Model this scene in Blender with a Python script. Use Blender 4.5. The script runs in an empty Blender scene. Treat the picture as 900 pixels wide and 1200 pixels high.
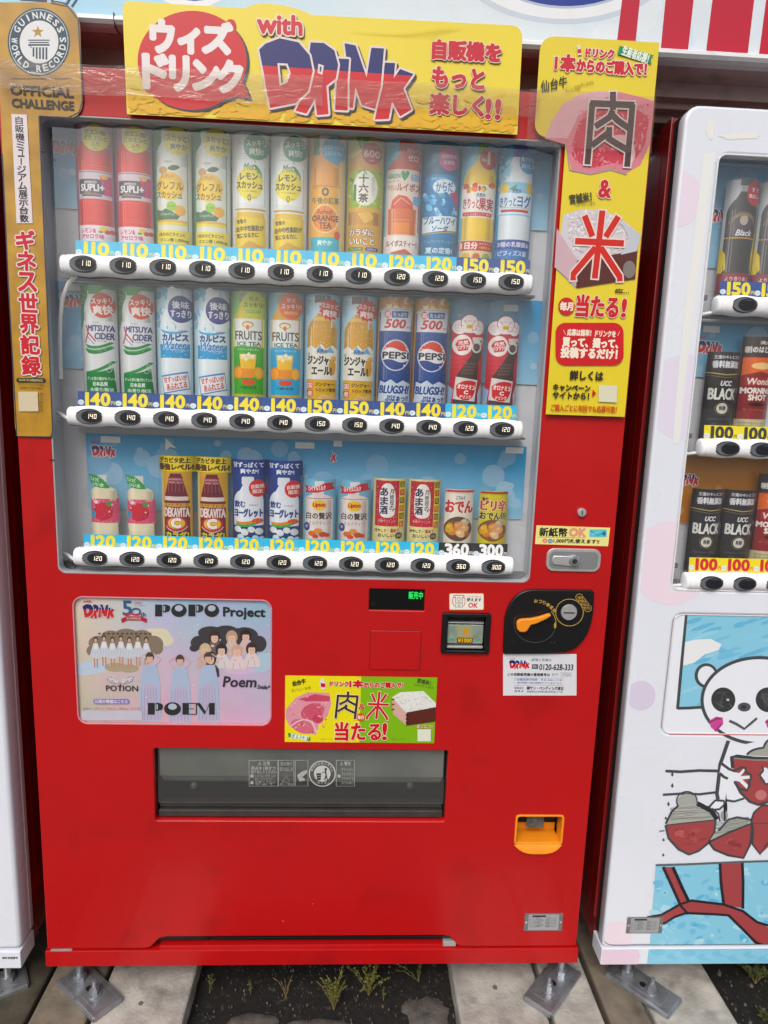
import bpy, bmesh, math, random
from mathutils import Vector, Matrix
from mathutils.geometry import tessellate_polygon
R = math.radians
rnd = random.Random(7)
S = bpy.context.scene
C = S.collection

# ------------------------------------------------------------------ camera
CP = Vector((0.65019, -1.34877, 1.23994))
YAW, PITCH, ROLL, FOC = 0.049393, -0.170986, 0.0340106, 793.154
def _basis():
    cy, sy, cp, sp, cr, sr = math.cos(YAW), math.sin(YAW), math.cos(PITCH), math.sin(PITCH), math.cos(ROLL), math.sin(ROLL)
    f = Vector((sy*cp, cy*cp, sp)); r0 = Vector((cy, -sy, 0)); u0 = r0.cross(f)
    return cr*r0 + sr*u0, -sr*r0 + cr*u0, f
CR, CU, CF = _basis()
cam = bpy.data.cameras.new('camera')
camo = bpy.data.objects.new('camera', cam); C.objects.link(camo)
camo.matrix_world = Matrix(((CR.x, CU.x, -CF.x, CP.x), (CR.y, CU.y, -CF.y, CP.y), (CR.z, CU.z, -CF.z, CP.z), (0, 0, 0, 1)))
cam.sensor_fit = 'VERTICAL'; cam.sensor_height = 24.0; cam.lens = FOC/1200*24.0
cam.clip_start = 0.02; cam.clip_end = 2000
S.camera = camo

# ------------------------------------------------------------------ sky, sun, exposure
SUN_EL, SUN_AZ = 48, 200          # azimuth clockwise from +Y; 180 = straight behind the camera
w = bpy.data.worlds.new('World'); S.world = w; w.use_nodes = True
nt = w.node_tree; bg = nt.nodes['Background']
sky = nt.nodes.new('ShaderNodeTexSky'); sky.sky_type = 'NISHITA'; sky.sun_disc = False
sky.sun_elevation = R(SUN_EL); sky.sun_rotation = R(SUN_AZ); sky.air_density = 1.6; sky.dust_density = 6.0; sky.ozone_density = 1.0
hs = nt.nodes.new('ShaderNodeHueSaturation'); hs.inputs['Saturation'].default_value = 0.38
nt.links.new(sky.outputs[0], hs.inputs['Color']); nt.links.new(hs.outputs[0], bg.inputs[0])
bg.inputs[1].default_value = 0.13
sun = bpy.data.lights.new('sun', 'SUN'); sun.energy = 1.2; sun.angle = R(25); sun.color = (1.0, 0.985, 0.965)
suno = bpy.data.objects.new('sun', sun); C.objects.link(suno)
az = R(SUN_AZ); d = Vector((math.sin(az)*math.cos(R(SUN_EL)), math.cos(az)*math.cos(R(SUN_EL)), math.sin(R(SUN_EL))))
suno.rotation_euler = d.to_track_quat('Z', 'Y').to_euler(); suno.location = d*5
S.view_settings.view_transform = 'Standard'; S.view_settings.look = 'None'
S.view_settings.exposure = 0.02; S.view_settings.gamma = 1.0
S.cycles.max_bounces = 8; S.cycles.transparent_max_bounces = 16; S.cycles.sample_clamp_indirect = 6

# ------------------------------------------------------------------ helpers
def ray(px, py):
    return CF + CR*((px-450)/FOC) - CU*((py-600)/FOC)
def at(px, py, Y=0.0):            # photo pixel -> point on the upright plane y = Y
    d = ray(px, py); return CP + d*((Y-CP.y)/d.y)
def atz(px, py, Z):               # photo pixel -> point on the level plane z = Z
    d = ray(px, py); return CP + d*((Z-CP.z)/d.z)
def hexc(h):
    if not isinstance(h, str): return tuple(h)[:3]
    h = h.lstrip('#'); v = [int(h[i:i+2], 16)/255 for i in (0, 2, 4)]
    return tuple(((x/12.92) if x <= .04045 else ((x+.055)/1.055)**2.4)*0.88 for x in v)
def tag(o, label=None, cat=None, group=None, kind=None):
    if label: o['label'] = label
    if cat: o['category'] = cat
    if group: o['group'] = group
    if kind: o['kind'] = kind
    return o
def empty(name, loc, label, cat, group=None):
    o = bpy.data.objects.new(name, None); C.objects.link(o); o.location = loc; o.empty_display_size = .05
    return tag(o, label, cat, group)
def wpos(o):
    v = Vector((0, 0, 0))
    while o: v += o.location; o = o.parent
    return v
def link(name, me, mats, parent=None, local=False, smooth=False):
    o = bpy.data.objects.new(name, me); C.objects.link(o)
    for m in (mats if isinstance(mats, (list, tuple)) else [mats]): me.materials.append(m)
    if smooth:
        for p in me.polygons: p.use_smooth = True
    if parent:
        o.parent = parent
        if not local: o.location = -wpos(parent)
    return o
def mesh_py(name, vs, fs):
    me = bpy.data.meshes.new(name); me.from_pydata([tuple(v) for v in vs], [], fs); me.update(); return me
def copy_tree(o, parent=None):
    c = o.copy(); C.objects.link(c)
    if parent: c.parent = parent
    for ch in list(o.children): copy_tree(ch, c)
    return c

# ------------------------------------------------------------------ materials
MATS = {}
def mat(name, col=(.8, .8, .8), rough=.5, metal=0.0, var=0.0, vscale=8, bump=0.0, bscale=200, coat=0.0, spec=.5, dirt=None, attr=False, sat=None, rvar=0.0, wave=0.0, emit=None, col2=None, contrast=(.4, .6)):
    if name in MATS: return MATS[name]
    m = bpy.data.materials.new(name); m.use_nodes = True; n = m.node_tree.nodes; L = m.node_tree.links
    b = n['Principled BSDF']; b.inputs['Roughness'].default_value = rough; b.inputs['Metallic'].default_value = metal
    b.inputs['Coat Weight'].default_value = coat; b.inputs['Coat Roughness'].default_value = .06
    b.inputs['Specular IOR Level'].default_value = spec
    tc = n.new('ShaderNodeTexCoord'); co = tc.outputs['Object']
    def noise(sc, det=4):
        t = n.new('ShaderNodeTexNoise'); t.inputs['Scale'].default_value = sc; t.inputs['Detail'].default_value = det; L.new(co, t.inputs['Vector']); return t.outputs['Fac']
    if attr:
        a = n.new('ShaderNodeAttribute'); a.attribute_name = 'Col'; src = a.outputs['Color']
        if sat:
            hv = n.new('ShaderNodeHueSaturation'); hv.inputs['Saturation'].default_value = sat[0]; hv.inputs['Value'].default_value = sat[1]; L.new(src, hv.inputs['Color']); src = hv.outputs[0]
    else:
        r = n.new('ShaderNodeRGB'); r.outputs[0].default_value = (*hexc(col), 1); src = r.outputs[0]
    if col2 is not None:
        mp = n.new('ShaderNodeMapRange'); mp.inputs[1].default_value = contrast[0]; mp.inputs[2].default_value = contrast[1]; L.new(noise(vscale, 8), mp.inputs[0])
        mx = n.new('ShaderNodeMix'); mx.data_type = 'RGBA'; L.new(mp.outputs[0], mx.inputs[0]); L.new(src, mx.inputs[6]); mx.inputs[7].default_value = (*hexc(col2), 1); src = mx.outputs[2]
    if var:
        mp = n.new('ShaderNodeMapRange'); mp.inputs[1].default_value = .3; mp.inputs[2].default_value = .7; mp.inputs[3].default_value = 1-var; mp.inputs[4].default_value = 1+var*.5; L.new(noise(vscale, 6), mp.inputs[0])
        mu = n.new('ShaderNodeVectorMath'); mu.operation = 'SCALE'; L.new(src, mu.inputs[0]); L.new(mp.outputs[0], mu.inputs['Scale']); src = mu.outputs[0]
    if dirt:
        mp = n.new('ShaderNodeMapRange'); mp.inputs[1].default_value = .55; mp.inputs[2].default_value = .8; mp.inputs[4].default_value = dirt[1]; L.new(noise(dirt[2] if len(dirt) > 2 else 30, 10), mp.inputs[0])
        mx = n.new('ShaderNodeMix'); mx.data_type = 'RGBA'; L.new(mp.outputs[0], mx.inputs[0]); L.new(src, mx.inputs[6]); mx.inputs[7].default_value = (*hexc(dirt[0]), 1); src = mx.outputs[2]
    L.new(src, b.inputs['Base Color'])
    if rvar:
        mp = n.new('ShaderNodeMapRange'); mp.inputs[3].default_value = max(rough-rvar, .02); mp.inputs[4].default_value = rough+rvar; L.new(noise(vscale*1.7), mp.inputs[0]); L.new(mp.outputs[0], b.inputs['Roughness'])
    if bump:
        bp = n.new('ShaderNodeBump'); bp.inputs['Strength'].default_value = bump; bp.inputs['Distance'].default_value = .002; L.new(noise(bscale, 5), bp.inputs['Height']); L.new(bp.outputs[0], b.inputs['Normal'])
        if wave:
            b2 = n.new('ShaderNodeBump'); b2.inputs['Strength'].default_value = wave; b2.inputs['Distance'].default_value = .02; L.new(noise(2.6, 1), b2.inputs['Height']); L.new(b2.outputs[0], bp.inputs['Normal']); L.new(b2.outputs[0], b.inputs['Coat Normal'])
    if emit:
        b.inputs['Emission Color'].default_value = (*hexc(emit[0]), 1); b.inputs['Emission Strength'].default_value = emit[1]
    MATS[name] = m; return m
def clear(name, tint=(1, 1, 1), gloss=.06, rough=.02, haze=0.0, hazecol=(.8, .8, .8), bump=0.0, bscale=30, fres=True, stretch=None):
    m = bpy.data.materials.new(name); m.use_nodes = True; n = m.node_tree.nodes; L = m.node_tree.links
    n.remove(n['Principled BSDF']); out = n['Material Output']
    tr = n.new('ShaderNodeBsdfTransparent'); tr.inputs[0].default_value = (*tint, 1)
    last = tr.outputs[0]
    if haze:
        df = n.new('ShaderNodeBsdfDiffuse'); df.inputs[0].default_value = (*hazecol, 1)
        mx = n.new('ShaderNodeMixShader'); mx.inputs[0].default_value = haze; L.new(last, mx.inputs[1]); L.new(df.outputs[0], mx.inputs[2]); last = mx.outputs[0]
    gl = n.new('ShaderNodeBsdfGlossy'); gl.inputs['Roughness'].default_value = rough; gl.inputs[0].default_value = (1, 1, 1, 1)
    mx = n.new('ShaderNodeMixShader'); L.new(last, mx.inputs[1]); L.new(gl.outputs[0], mx.inputs[2])
    if fres:
        lw = n.new('ShaderNodeFresnel'); geo = n.new('ShaderNodeNewGeometry'); ior = n.new('ShaderNodeMapRange')
        ior.inputs[3].default_value = 1.45; ior.inputs[4].default_value = 1/1.45; L.new(geo.outputs['Backfacing'], ior.inputs[0]); L.new(ior.outputs[0], lw.inputs[0])
        ml = n.new('ShaderNodeMath'); ml.operation = 'MULTIPLY'; ml.inputs[1].default_value = gloss/.04; L.new(lw.outputs[0], ml.inputs[0]); ml.use_clamp = True
        L.new(ml.outputs[0], mx.inputs[0])
    else: mx.inputs[0].default_value = gloss
    if bump:
        tc = n.new('ShaderNodeTexCoord'); t = n.new('ShaderNodeTexNoise'); t.inputs['Scale'].default_value = bscale; t.inputs['Detail'].default_value = 4; t.inputs['Distortion'].default_value = 1.5
        v = tc.outputs['Object']
        if stretch:
            mpn = n.new('ShaderNodeMapping'); mpn.inputs['Scale'].default_value = stretch; L.new(v, mpn.inputs[0]); v = mpn.outputs[0]
        L.new(v, t.inputs['Vector']); bp = n.new('ShaderNodeBump'); bp.inputs['Strength'].default_value = bump; bp.inputs['Distance'].default_value = .01
        L.new(t.outputs['Fac'], bp.inputs['Height']); L.new(bp.outputs[0], gl.inputs['Normal'])
        if fres: L.new(bp.outputs[0], lw.inputs['Normal'])
    L.new(mx.outputs[0], out.inputs[0]); MATS[name] = m; return m

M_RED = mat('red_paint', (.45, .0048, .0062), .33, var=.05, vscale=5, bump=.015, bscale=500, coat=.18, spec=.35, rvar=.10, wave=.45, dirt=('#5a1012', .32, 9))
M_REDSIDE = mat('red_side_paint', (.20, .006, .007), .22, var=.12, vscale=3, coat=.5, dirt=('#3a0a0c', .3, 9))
M_WHITE = mat('white_paint', '#e9edf8', .28, var=.03, vscale=4, coat=.3, rvar=.05, dirt=('#dcdbe2', .3, 12))
M_LINER = mat('grey_liner', '#d9dce1', .5, var=.05, vscale=9, dirt=('#8d9096', .25, 30))
M_LINERD = mat('dark_grey_ledge', '#7f8184', .6, var=.12, vscale=20, dirt=('#4a4846', .5, 50))
M_RAIL = mat('white_rail_plastic', '#fbfcff', .33, var=.03, vscale=20, dirt=('#b9b5ae', .28, 60))
M_BLACK = mat('black_plastic', '#121214', .32, bump=.05, bscale=900)
M_DARK = mat('dark_recess', '#0c0c0e', .7)
M_GASKET = mat('black_rubber', '#0b0b0c', .8)
M_METAL = mat('zinc_steel', '#aeb2b8', .32, metal=.7, var=.25, vscale=34, bump=.10, bscale=120, rvar=.14, dirt=('#8a6a6c', .5, 18))
M_CHROME = mat('brushed_steel', '#cfd1d2', .32, metal=.55, var=.1, vscale=40, rvar=.08)
M_ORANGE = mat('orange_plastic', '#f7961e', .38, var=.04, vscale=20)
M_PRINT = mat('printed_sheet', rough=.42, attr=True, sat=(1.12, 1.0), coat=.12, var=.03, vscale=25)
M_CARD = mat('printed_card', rough=.34, attr=True, var=.05, vscale=40, coat=.2, sat=(1.22, 1.12))
M_BTN = mat('button_plastic', attr=True, rough=.28, var=.06, vscale=60)
M_LED = mat('lit_price_digits', '#fff6e0', .5, emit=('#fff2d8', .9))
M_GREEN = mat('lit_green_text', '#0c3018', .5, emit=('#25ff6a', 1.1))
M_CONC = mat('weathered_concrete', '#b9b4ac', .9, var=.38, vscale=18, bump=1.0, bscale=150, dirt=('#4f4840', .85, 15))
M_CONC2 = mat('brown_stained_concrete', '#7e7364', .92, var=.35, vscale=16, bump=.8, bscale=110, dirt=('#3b342b', .8, 13))
M_CONC3 = mat('mossy_dark_concrete', '#4e4739', .95, var=.4, vscale=22, bump=.9, bscale=120, dirt=('#23211a', .8, 16))
M_SOIL = mat('damp_soil', '#1c1815', .95, var=.6, vscale=60, bump=1.0, bscale=160, col2='#4c4640', contrast=(.62, .74))
M_ASPH = mat('light_pavement', '#64625f', .9, var=.2, vscale=12, bump=.5, bscale=220)
M_STONE = mat('grey_pebble', '#6a635d', .85, var=.4, vscale=30)
M_LEAF = mat('yellow_green_leaf', '#757a30', .6, var=.5, vscale=60, attr=False)
M_LEAF2 = mat('dry_green_leaf', '#52602a', .6, var=.5, vscale=50)
M_STEM = mat('tan_stem', '#8a7640', .7)
M_BEAM = mat('maroon_painted_beam', '#c4aeaa', .5, var=.15, vscale=10, dirt=('#3f2b2a', .5, 20), coat=.1)
M_SIGNW = mat('sign_white_trim', '#e6e7ea', .4, var=.04, vscale=6, dirt=('#9a8c88', .35, 25))
G_WIN = clear('window_acrylic', (.97, .97, .98), .085, .015, haze=.016, hazecol=(.7, .66, .68), bump=.01, bscale=3)
G_TUBE = clear('clear_tube_plastic', (.985, .99, .99), .045, .07)
G_TAPE = clear('clear_packing_tape', (.88, .84, .81), .05, .10, haze=.03, hazecol=(.6, .52, .5), bump=.22, bscale=20, stretch=(1, 1, 2.6))
G_FLAP = clear('smoked_flap_plastic', (.74, .75, .74), .17, .10, haze=.08, hazecol=(.30, .31, .30), bump=.05, bscale=9)
G_CLR = clear('clear_cover_plastic', (.9, .92, .9), .08, .05, haze=.12, hazecol=(.55, .6, .5))

# ------------------------------------------------------------------ printed artwork: flat colour shapes in thin layers
DZ = 2e-5
_txt = {}
_tobj = None
def glyphs(s, shear=0.0, res=2):
    global _tobj
    k = (s, shear, res)
    if k in _txt: return _txt[k]
    c = bpy.data.curves.new('lettering', 'FONT'); c.body = s; c.resolution_u = res; c.shear = shear
    o = bpy.data.objects.new('lettering', c); C.objects.link(o)
    bpy.context.view_layer.update()
    dg = bpy.context.evaluated_depsgraph_get(); me = o.evaluated_get(dg).to_mesh(); me.calc_loop_triangles()
    co = [(v.co.x, v.co.y) for v in me.vertices]
    tris = []
    for t in me.loop_triangles:
        a, b, c3 = (co[i] for i in t.vertices)
        if (b[0]-a[0])*(c3[1]-a[1])-(b[1]-a[1])*(c3[0]-a[0]) < 0: b, c3 = c3, b
        tris.append((a, b, c3))
    bpy.data.objects.remove(o); bpy.data.curves.remove(c)
    if not tris: tris = [((0, 0), (1e-4, 0), (0, 1e-4))]
    xs = [p[0] for t in tris for p in t]; ys = [p[1] for t in tris for p in t]
    r = (tris, min(xs), max(xs), min(ys), max(ys)); _txt[k] = r; return r
def clip(poly, a, b, c):          # keep a*x+b*y+c >= 0
    out = []
    for i, p in enumerate(poly):
        q = poly[(i+1) % len(poly)]; dp = a*p[0]+b*p[1]+c; dq = a*q[0]+b*q[1]+c
        if dp >= 0: out.append(p)
        if (dp >= 0) != (dq >= 0):
            t = dp/(dp-dq); out.append((p[0]+(q[0]-p[0])*t, p[1]+(q[1]-p[1])*t))
    return out
def inpoly(x, y, P):
    c = False
    for i in range(len(P)):
        (x0, y0), (x1, y1) = P[i-1], P[i]
        if (y0 > y) != (y1 > y) and x < (x1-x0)*(y-y0)/(y1-y0)+x0: c = not c
    return c
class Art:
    def __init__(s, mapf, clipbox=None):
        s.m = mapf; s.t = []; s.l = 0; s.box = clipbox
    def add(s, tris, col, dl=0.0, dx=0, dy=0):
        for t in tris: s.t.append(([(p[0]+dx, p[1]+dy) for p in t], col, s.l*DZ+dl))
    def poly(s, pts, col, holes=(), raw=False):
        s.l += .2; col = hexc(col)
        P = [[p if raw else s.m(*p) for p in L] for L in [pts]+list(holes)]
        flat = [p for L in P for p in L]
        tr = tessellate_polygon([[Vector((p[0], p[1], 0)) for p in L] for L in P])
        out = []
        for a, b, c in tr:
            a, b, c = flat[a], flat[b], flat[c]
            if (b[0]-a[0])*(c[1]-a[1])-(b[1]-a[1])*(c[0]-a[0]) < 0: b, c = c, b
            out.append((a, b, c))
        s.add(out, col); return out
    def rect(s, x0, y0, x1, y1, col): return s.poly([(x0, y0), (x1, y0), (x1, y1), (x0, y1)], col)
    def rrect(s, x0, y0, x1, y1, r, col, n=5):
        p = []
        for cx, cy, a in ((x1-r, y1-r, 0), (x0+r, y1-r, 90), (x0+r, y0+r, 180), (x1-r, y0+r, 270)):
            for i in range(n+1): t = R(a+90*i/n); p.append((cx+r*math.cos(t), cy+r*math.sin(t)))
        return s.poly(p, col)
    def ell(s, cx, cy, rx, ry, col, n=24, rot=0, a0=0, a1=360):
        p = []; c, q = math.cos(R(rot)), math.sin(R(rot))
        for i in range(n if a1-a0 == 360 else n+1):
            t = R(a0+(a1-a0)*i/n); x, y = rx*math.cos(t), ry*math.sin(t); p.append((cx+x*c-y*q, cy+x*q+y*c))
        return s.poly(p, col)
    def ring(s, cx, cy, rx, ry, wd, col, n=28, a0=0, a1=360):
        s.line([(cx+rx*math.cos(R(a0+(a1-a0)*i/n)), cy+ry*math.sin(R(a0+(a1-a0)*i/n))) for i in range(n+1)], wd, col)
    def star(s, cx, cy, r0, r1, n, col, rot=-90, sy=1.0):
        s.poly([(cx+(r0 if i % 2 == 0 else r1)*math.cos(R(rot+180*i/n)), cy+sy*(r0 if i % 2 == 0 else r1)*math.sin(R(rot+180*i/n))) for i in range(2*n)], col)
    def line(s, pts, wd, col):
        s.l += .2; col = hexc(col); L = [s.m(*p) for p in pts]
        a0 = s.m(0, 0); k = math.hypot(s.m(wd, 0)[0]-a0[0], s.m(wd, 0)[1]-a0[1]) if not hasattr(s, 'k') else wd*s.k
        N = []
        for i, p in enumerate(L):
            a, b = L[max(i-1, 0)], L[min(i+1, len(L)-1)]; dx, dy = b[0]-a[0], b[1]-a[1]; h = math.hypot(dx, dy) or 1
            N.append((-dy/h*k/2, dx/h*k/2))
        for i in range(len(L)-1):
            p, q, n0, n1 = L[i], L[i+1], N[i], N[i+1]
            a, b, c, e = (p[0]+n0[0], p[1]+n0[1]), (p[0]-n0[0], p[1]-n0[1]), (q[0]-n1[0], q[1]-n1[1]), (q[0]+n1[0], q[1]+n1[1])
            s.add([(a, b, c), (a, c, e)], col)
    def spray(s, tris, col, wd, n, l0):
        for i in range(n):
            t = 2*math.pi*(i+.5)/n; s.add(tris, col, l0+i*.8e-6, wd*math.cos(t), wd*math.sin(t))
    def glyph_tris(s, txt, x0, y0, x1, y1, shear=0.0, vert=False, res=2):
        if vert:
            out = []; n = len(txt); h = (y1-y0)/n
            for i, ch in enumerate(txt):
                cx0, cx1 = (x0 if not isinstance(x0, tuple) else x0[0]+(x0[1]-x0[0])*i/n), (x1 if not isinstance(x1, tuple) else x1[0]+(x1[1]-x1[0])*i/n)
                if ch == 'ー': out += s.glyph_tris('|', (cx0+cx1)/2-.06*(cx1-cx0), y0+h*(i+.08), (cx0+cx1)/2+.06*(cx1-cx0), y0+h*(i+.92))
                elif ch in 'ィュョっ': out += s.glyph_tris(ch, cx0+.2*(cx1-cx0), y0+h*(i+.22), cx1-.1*(cx1-cx0), y0+h*(i+.86))
                else: out += s.glyph_tris(ch, cx0, y0+h*(i+.06), cx1, y0+h*(i+.94))
            return out
        tr, gx0, gx1, gy0, gy1 = glyphs(txt, shear, res)
        c = s.m((x0+x1)/2, (y0+y1)/2); l = s.m(x0, (y0+y1)/2); r = s.m(x1, (y0+y1)/2); tp = s.m((x0+x1)/2, y0); bt = s.m((x0+x1)/2, y1)
        W = math.hypot(r[0]-l[0], r[1]-l[1]); H = math.hypot(tp[0]-bt[0], tp[1]-bt[1])
        if len(txt) == 1 and txt not in 'ー—': W = min(W, H*(gx1-gx0)/(gy1-gy0)*1.35)
        return [tuple((c[0]+((p[0]-gx0)/(gx1-gx0)-.5)*W, c[1]+((p[1]-gy0)/(gy1-gy0)-.5)*H) for p in t) for t in tr]
    def text(s, txt, x0, y0, x1, y1, col, b=0.0, out=None, shear=0.0, rot=0, vert=False, res=2, shadow=None):
        # b: stroke thickening, out: (width, colour) outline, both in metres; rot in degrees
        tr = s.glyph_tris(txt, x0, y0, x1, y1, shear, vert, res)
        if rot:
            c = s.m((x0+x1)/2 if not isinstance(x0, tuple) else x0[0], (y0+y1)/2); co, si = math.cos(R(rot)), math.sin(R(rot))
            tr = [tuple((c[0]+(p[0]-c[0])*co-(p[1]-c[1])*si, c[1]+(p[0]-c[0])*si+(p[1]-c[1])*co) for p in t) for t in tr]
        if shadow:
            s.l += 1; sx, sy, sc, sw = shadow
            s.spray([tuple((p[0]+sx, p[1]+sy) for p in t) for t in tr], hexc(sc), sw, 10, s.l*DZ*0)
        if out:
            s.l += 1; s.spray(tr, hexc(out[1]), out[0]+b, 12, 0)
        s.l += 1
        if b: s.spray(tr, hexc(col), b, 4 if b < .0006 else (8 if b < .002 else 22), 0); s.l += 1
        s.add(tr, hexc(col)); return tr
    def grad(s, x0, y0, x1, y1, f, nx=12, ny=12):       # f(u, v) -> colour, printed gradient
        s.l += 1
        for i in range(nx):
            for j in range(ny):
                q = [(x0+(x1-x0)*(i+a)/nx, y0+(y1-y0)*(j+b)/ny) for a, b in ((0, 0), (0, 1), (1, 1), (1, 0))]
                P = [s.m(*p) for p in q]; cs = [f((i+a)/nx, (j+b)/ny) for a, b in ((0, 0), (0, 1), (1, 1), (1, 0))]
                s.t.append(([P[0], P[1], P[2]], [cs[0], cs[1], cs[2]], s.l*DZ)); s.t.append(([P[0], P[2], P[3]], [cs[0], cs[2], cs[3]], s.l*DZ))
    def build(s, name, place, material=None, parent=None, clipx=None, clipy=None, local=False, slabs=None, tone=None):
        vs, fs, cs = [], [], []
        for tri, col, off in s.t:
            polys = [tri]
            single = not isinstance(col, list)
            if clipx and single:
                polys = [clip(clip(p, 1, 0, -clipx[0]), -1, 0, clipx[1]) for p in polys]; polys = [p for p in polys if len(p) > 2]
            if clipy and single:
                polys = [clip(clip(p, 0, 1, -clipy[0]), 0, -1, clipy[1]) for p in polys]; polys = [p for p in polys if len(p) > 2]
            if slabs and single:
                x0, x1, n = slabs; st = (x1-x0)/n; o2 = []
                for p in polys:
                    i0 = int((min(q[0] for q in p)-x0)/st); i1 = int((max(q[0] for q in p)-x0)/st)
                    if i0 == i1: o2.append(p); continue
                    for i in range(max(i0, 0), min(i1, n-1)+1):
                        q = clip(p, 1, 0, -(x0+i*st)); q = clip(q, -1, 0, x0+(i+1)*st) if len(q) > 2 else q
                        if len(q) > 2: o2.append(q)
                polys = o2
            for p in polys:
                b = len(vs); vs += [place(q[0], q[1], off) for q in p]; fs.append(list(range(b, b+len(p))))
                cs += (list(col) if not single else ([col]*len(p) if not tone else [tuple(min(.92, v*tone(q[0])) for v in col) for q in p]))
        me = mesh_py(name, vs, fs)
        ca = me.color_attributes.new('Col', 'FLOAT_COLOR', 'CORNER')
        buf = []
        for c in cs: buf += [c[0], c[1], c[2], 1.0]
        ca.data.foreach_set('color', buf)
        return link(name, me, material or M_PRINT, parent, local)
def wall_place(Y):                # artwork coordinates are world x, z
    return lambda u, v, off: (u, Y-off, v)
def pixmap(Y=0.0, ox=0, oy=0, k=1.0):   # crop pixels of the photograph -> point on the front plane
    def f(x, y):
        p = at(ox+x/k, oy+y/k, Y); return (p.x, p.z)
    return f

# the comic-lettered DRINK logo, in its own 0..500 x 0..250 frame
LOGO = [([(0, 40), (20, 20), (65, 0), (125, 10), (160, 50), (170, 100), (155, 165), (115, 205), (35, 225), (25, 175), (15, 115)], [(58, 80), (90, 80), (100, 110), (90, 140), (65, 153)]),
        ([(163, 8), (205, 8), (238, 30), (250, 75), (243, 120), (213, 145), (220, 235), (183, 240), (177, 187), (150, 237), (115, 230), (145, 165), (170, 100), (158, 50)], [(187, 75), (205, 80), (200, 110), (185, 105)]),
        ([(248, 55), (285, 55), (280, 125), (280, 220), (240, 220), (245, 135)], None),
        ([(270, 5), (305, 10), (340, 110), (355, 15), (395, 15), (385, 135), (367, 210), (325, 200), (305, 145), (296, 212), (270, 206), (284, 120)], None),
        ([(398, 60), (430, 60), (426, 108), (446, 78), (488, 92), (456, 140), (482, 206), (446, 230), (420, 184), (410, 240), (366, 244), (382, 165)], None)]
def logo(A, x0, y0, x1, y1, out=.0012, shadow=None, outcol='#f2f2f4', dy=0):
    fx = lambda p: (x0+(x1-x0)*p[0]/490, y0+(y1-y0)*p[1]/245+dy*p[0]/490)
    L = []
    for o, h in LOGO:
        tmp = Art(A.m); L.append(tmp.poly([fx(p) for p in o], '#000000', [[fx(p) for p in h]] if h else []))
    if shadow:
        A.l += 1
        for T in L: A.spray([tuple((p[0]+shadow[0], p[1]+shadow[1]) for p in t) for t in T], hexc(shadow[2]), out, 10, 0); A.l += .3
    top, bot = hexc('#26286a'), hexc('#d3202c')
    a = A.m(*fx((0, 90))); b = A.m(*fx((490, 98))); nx, ny = -(b[1]-a[1]), (b[0]-a[0]); cc = -(nx*a[0]+ny*a[1])
    for T in L[::-1]:
        if out: A.l += 1; A.spray(T, hexc(outcol), out, 12, 0)
        A.l += 1
        for t in T:
            for sgn, col in ((1, top), (-1, bot)):
                p = clip(list(t), nx*sgn, ny*sgn, cc*sgn)
                if len(p) > 2: A.t.append((p, col, A.l*DZ))

# ------------------------------------------------------------------ solids
def rr(x0, z0, x1, z1, r, n=6):
    p = []
    for cx, cz, a in ((x1-r, z1-r, 0), (x0+r, z1-r, 90), (x0+r, z0+r, 180), (x1-r, z0+r, 270)):
        for i in range(n+1): t = R(a+90*i/n); p.append((cx+r*math.cos(t), cz+r*math.sin(t)))
    return p
def plate(name, outline, holes, y0, y1, m, parent=None, bevel=.0, local=False, smooth=False):
    c = bpy.data.curves.new(name, 'CURVE'); c.dimensions = '2D'; c.fill_mode = 'BOTH'; c.extrude = max((y1-y0)/2-bevel, 1e-5)
    if bevel: c.bevel_depth = bevel; c.bevel_resolution = 2; c.offset = -bevel
    for L in [outline]+list(holes):
        sp = c.splines.new('POLY'); sp.points.add(len(L)-1)
        for i, p in enumerate(L): sp.points[i].co = (p[0], p[1], 0, 1)
        sp.use_cyclic_u = True
    o = bpy.data.objects.new(name, c); C.objects.link(o); bpy.context.view_layer.update()
    me = bpy.data.meshes.new_from_object(o.evaluated_get(bpy.context.evaluated_depsgraph_get()))
    bpy.data.objects.remove(o)
    me.transform(Matrix(((1, 0, 0, 0), (0, 0, -1, (y0+y1)/2), (0, 1, 0, 0), (0, 0, 0, 1))))
    me.materials.clear(); me.name = name
    return link(name, me, m, parent, local)
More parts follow.
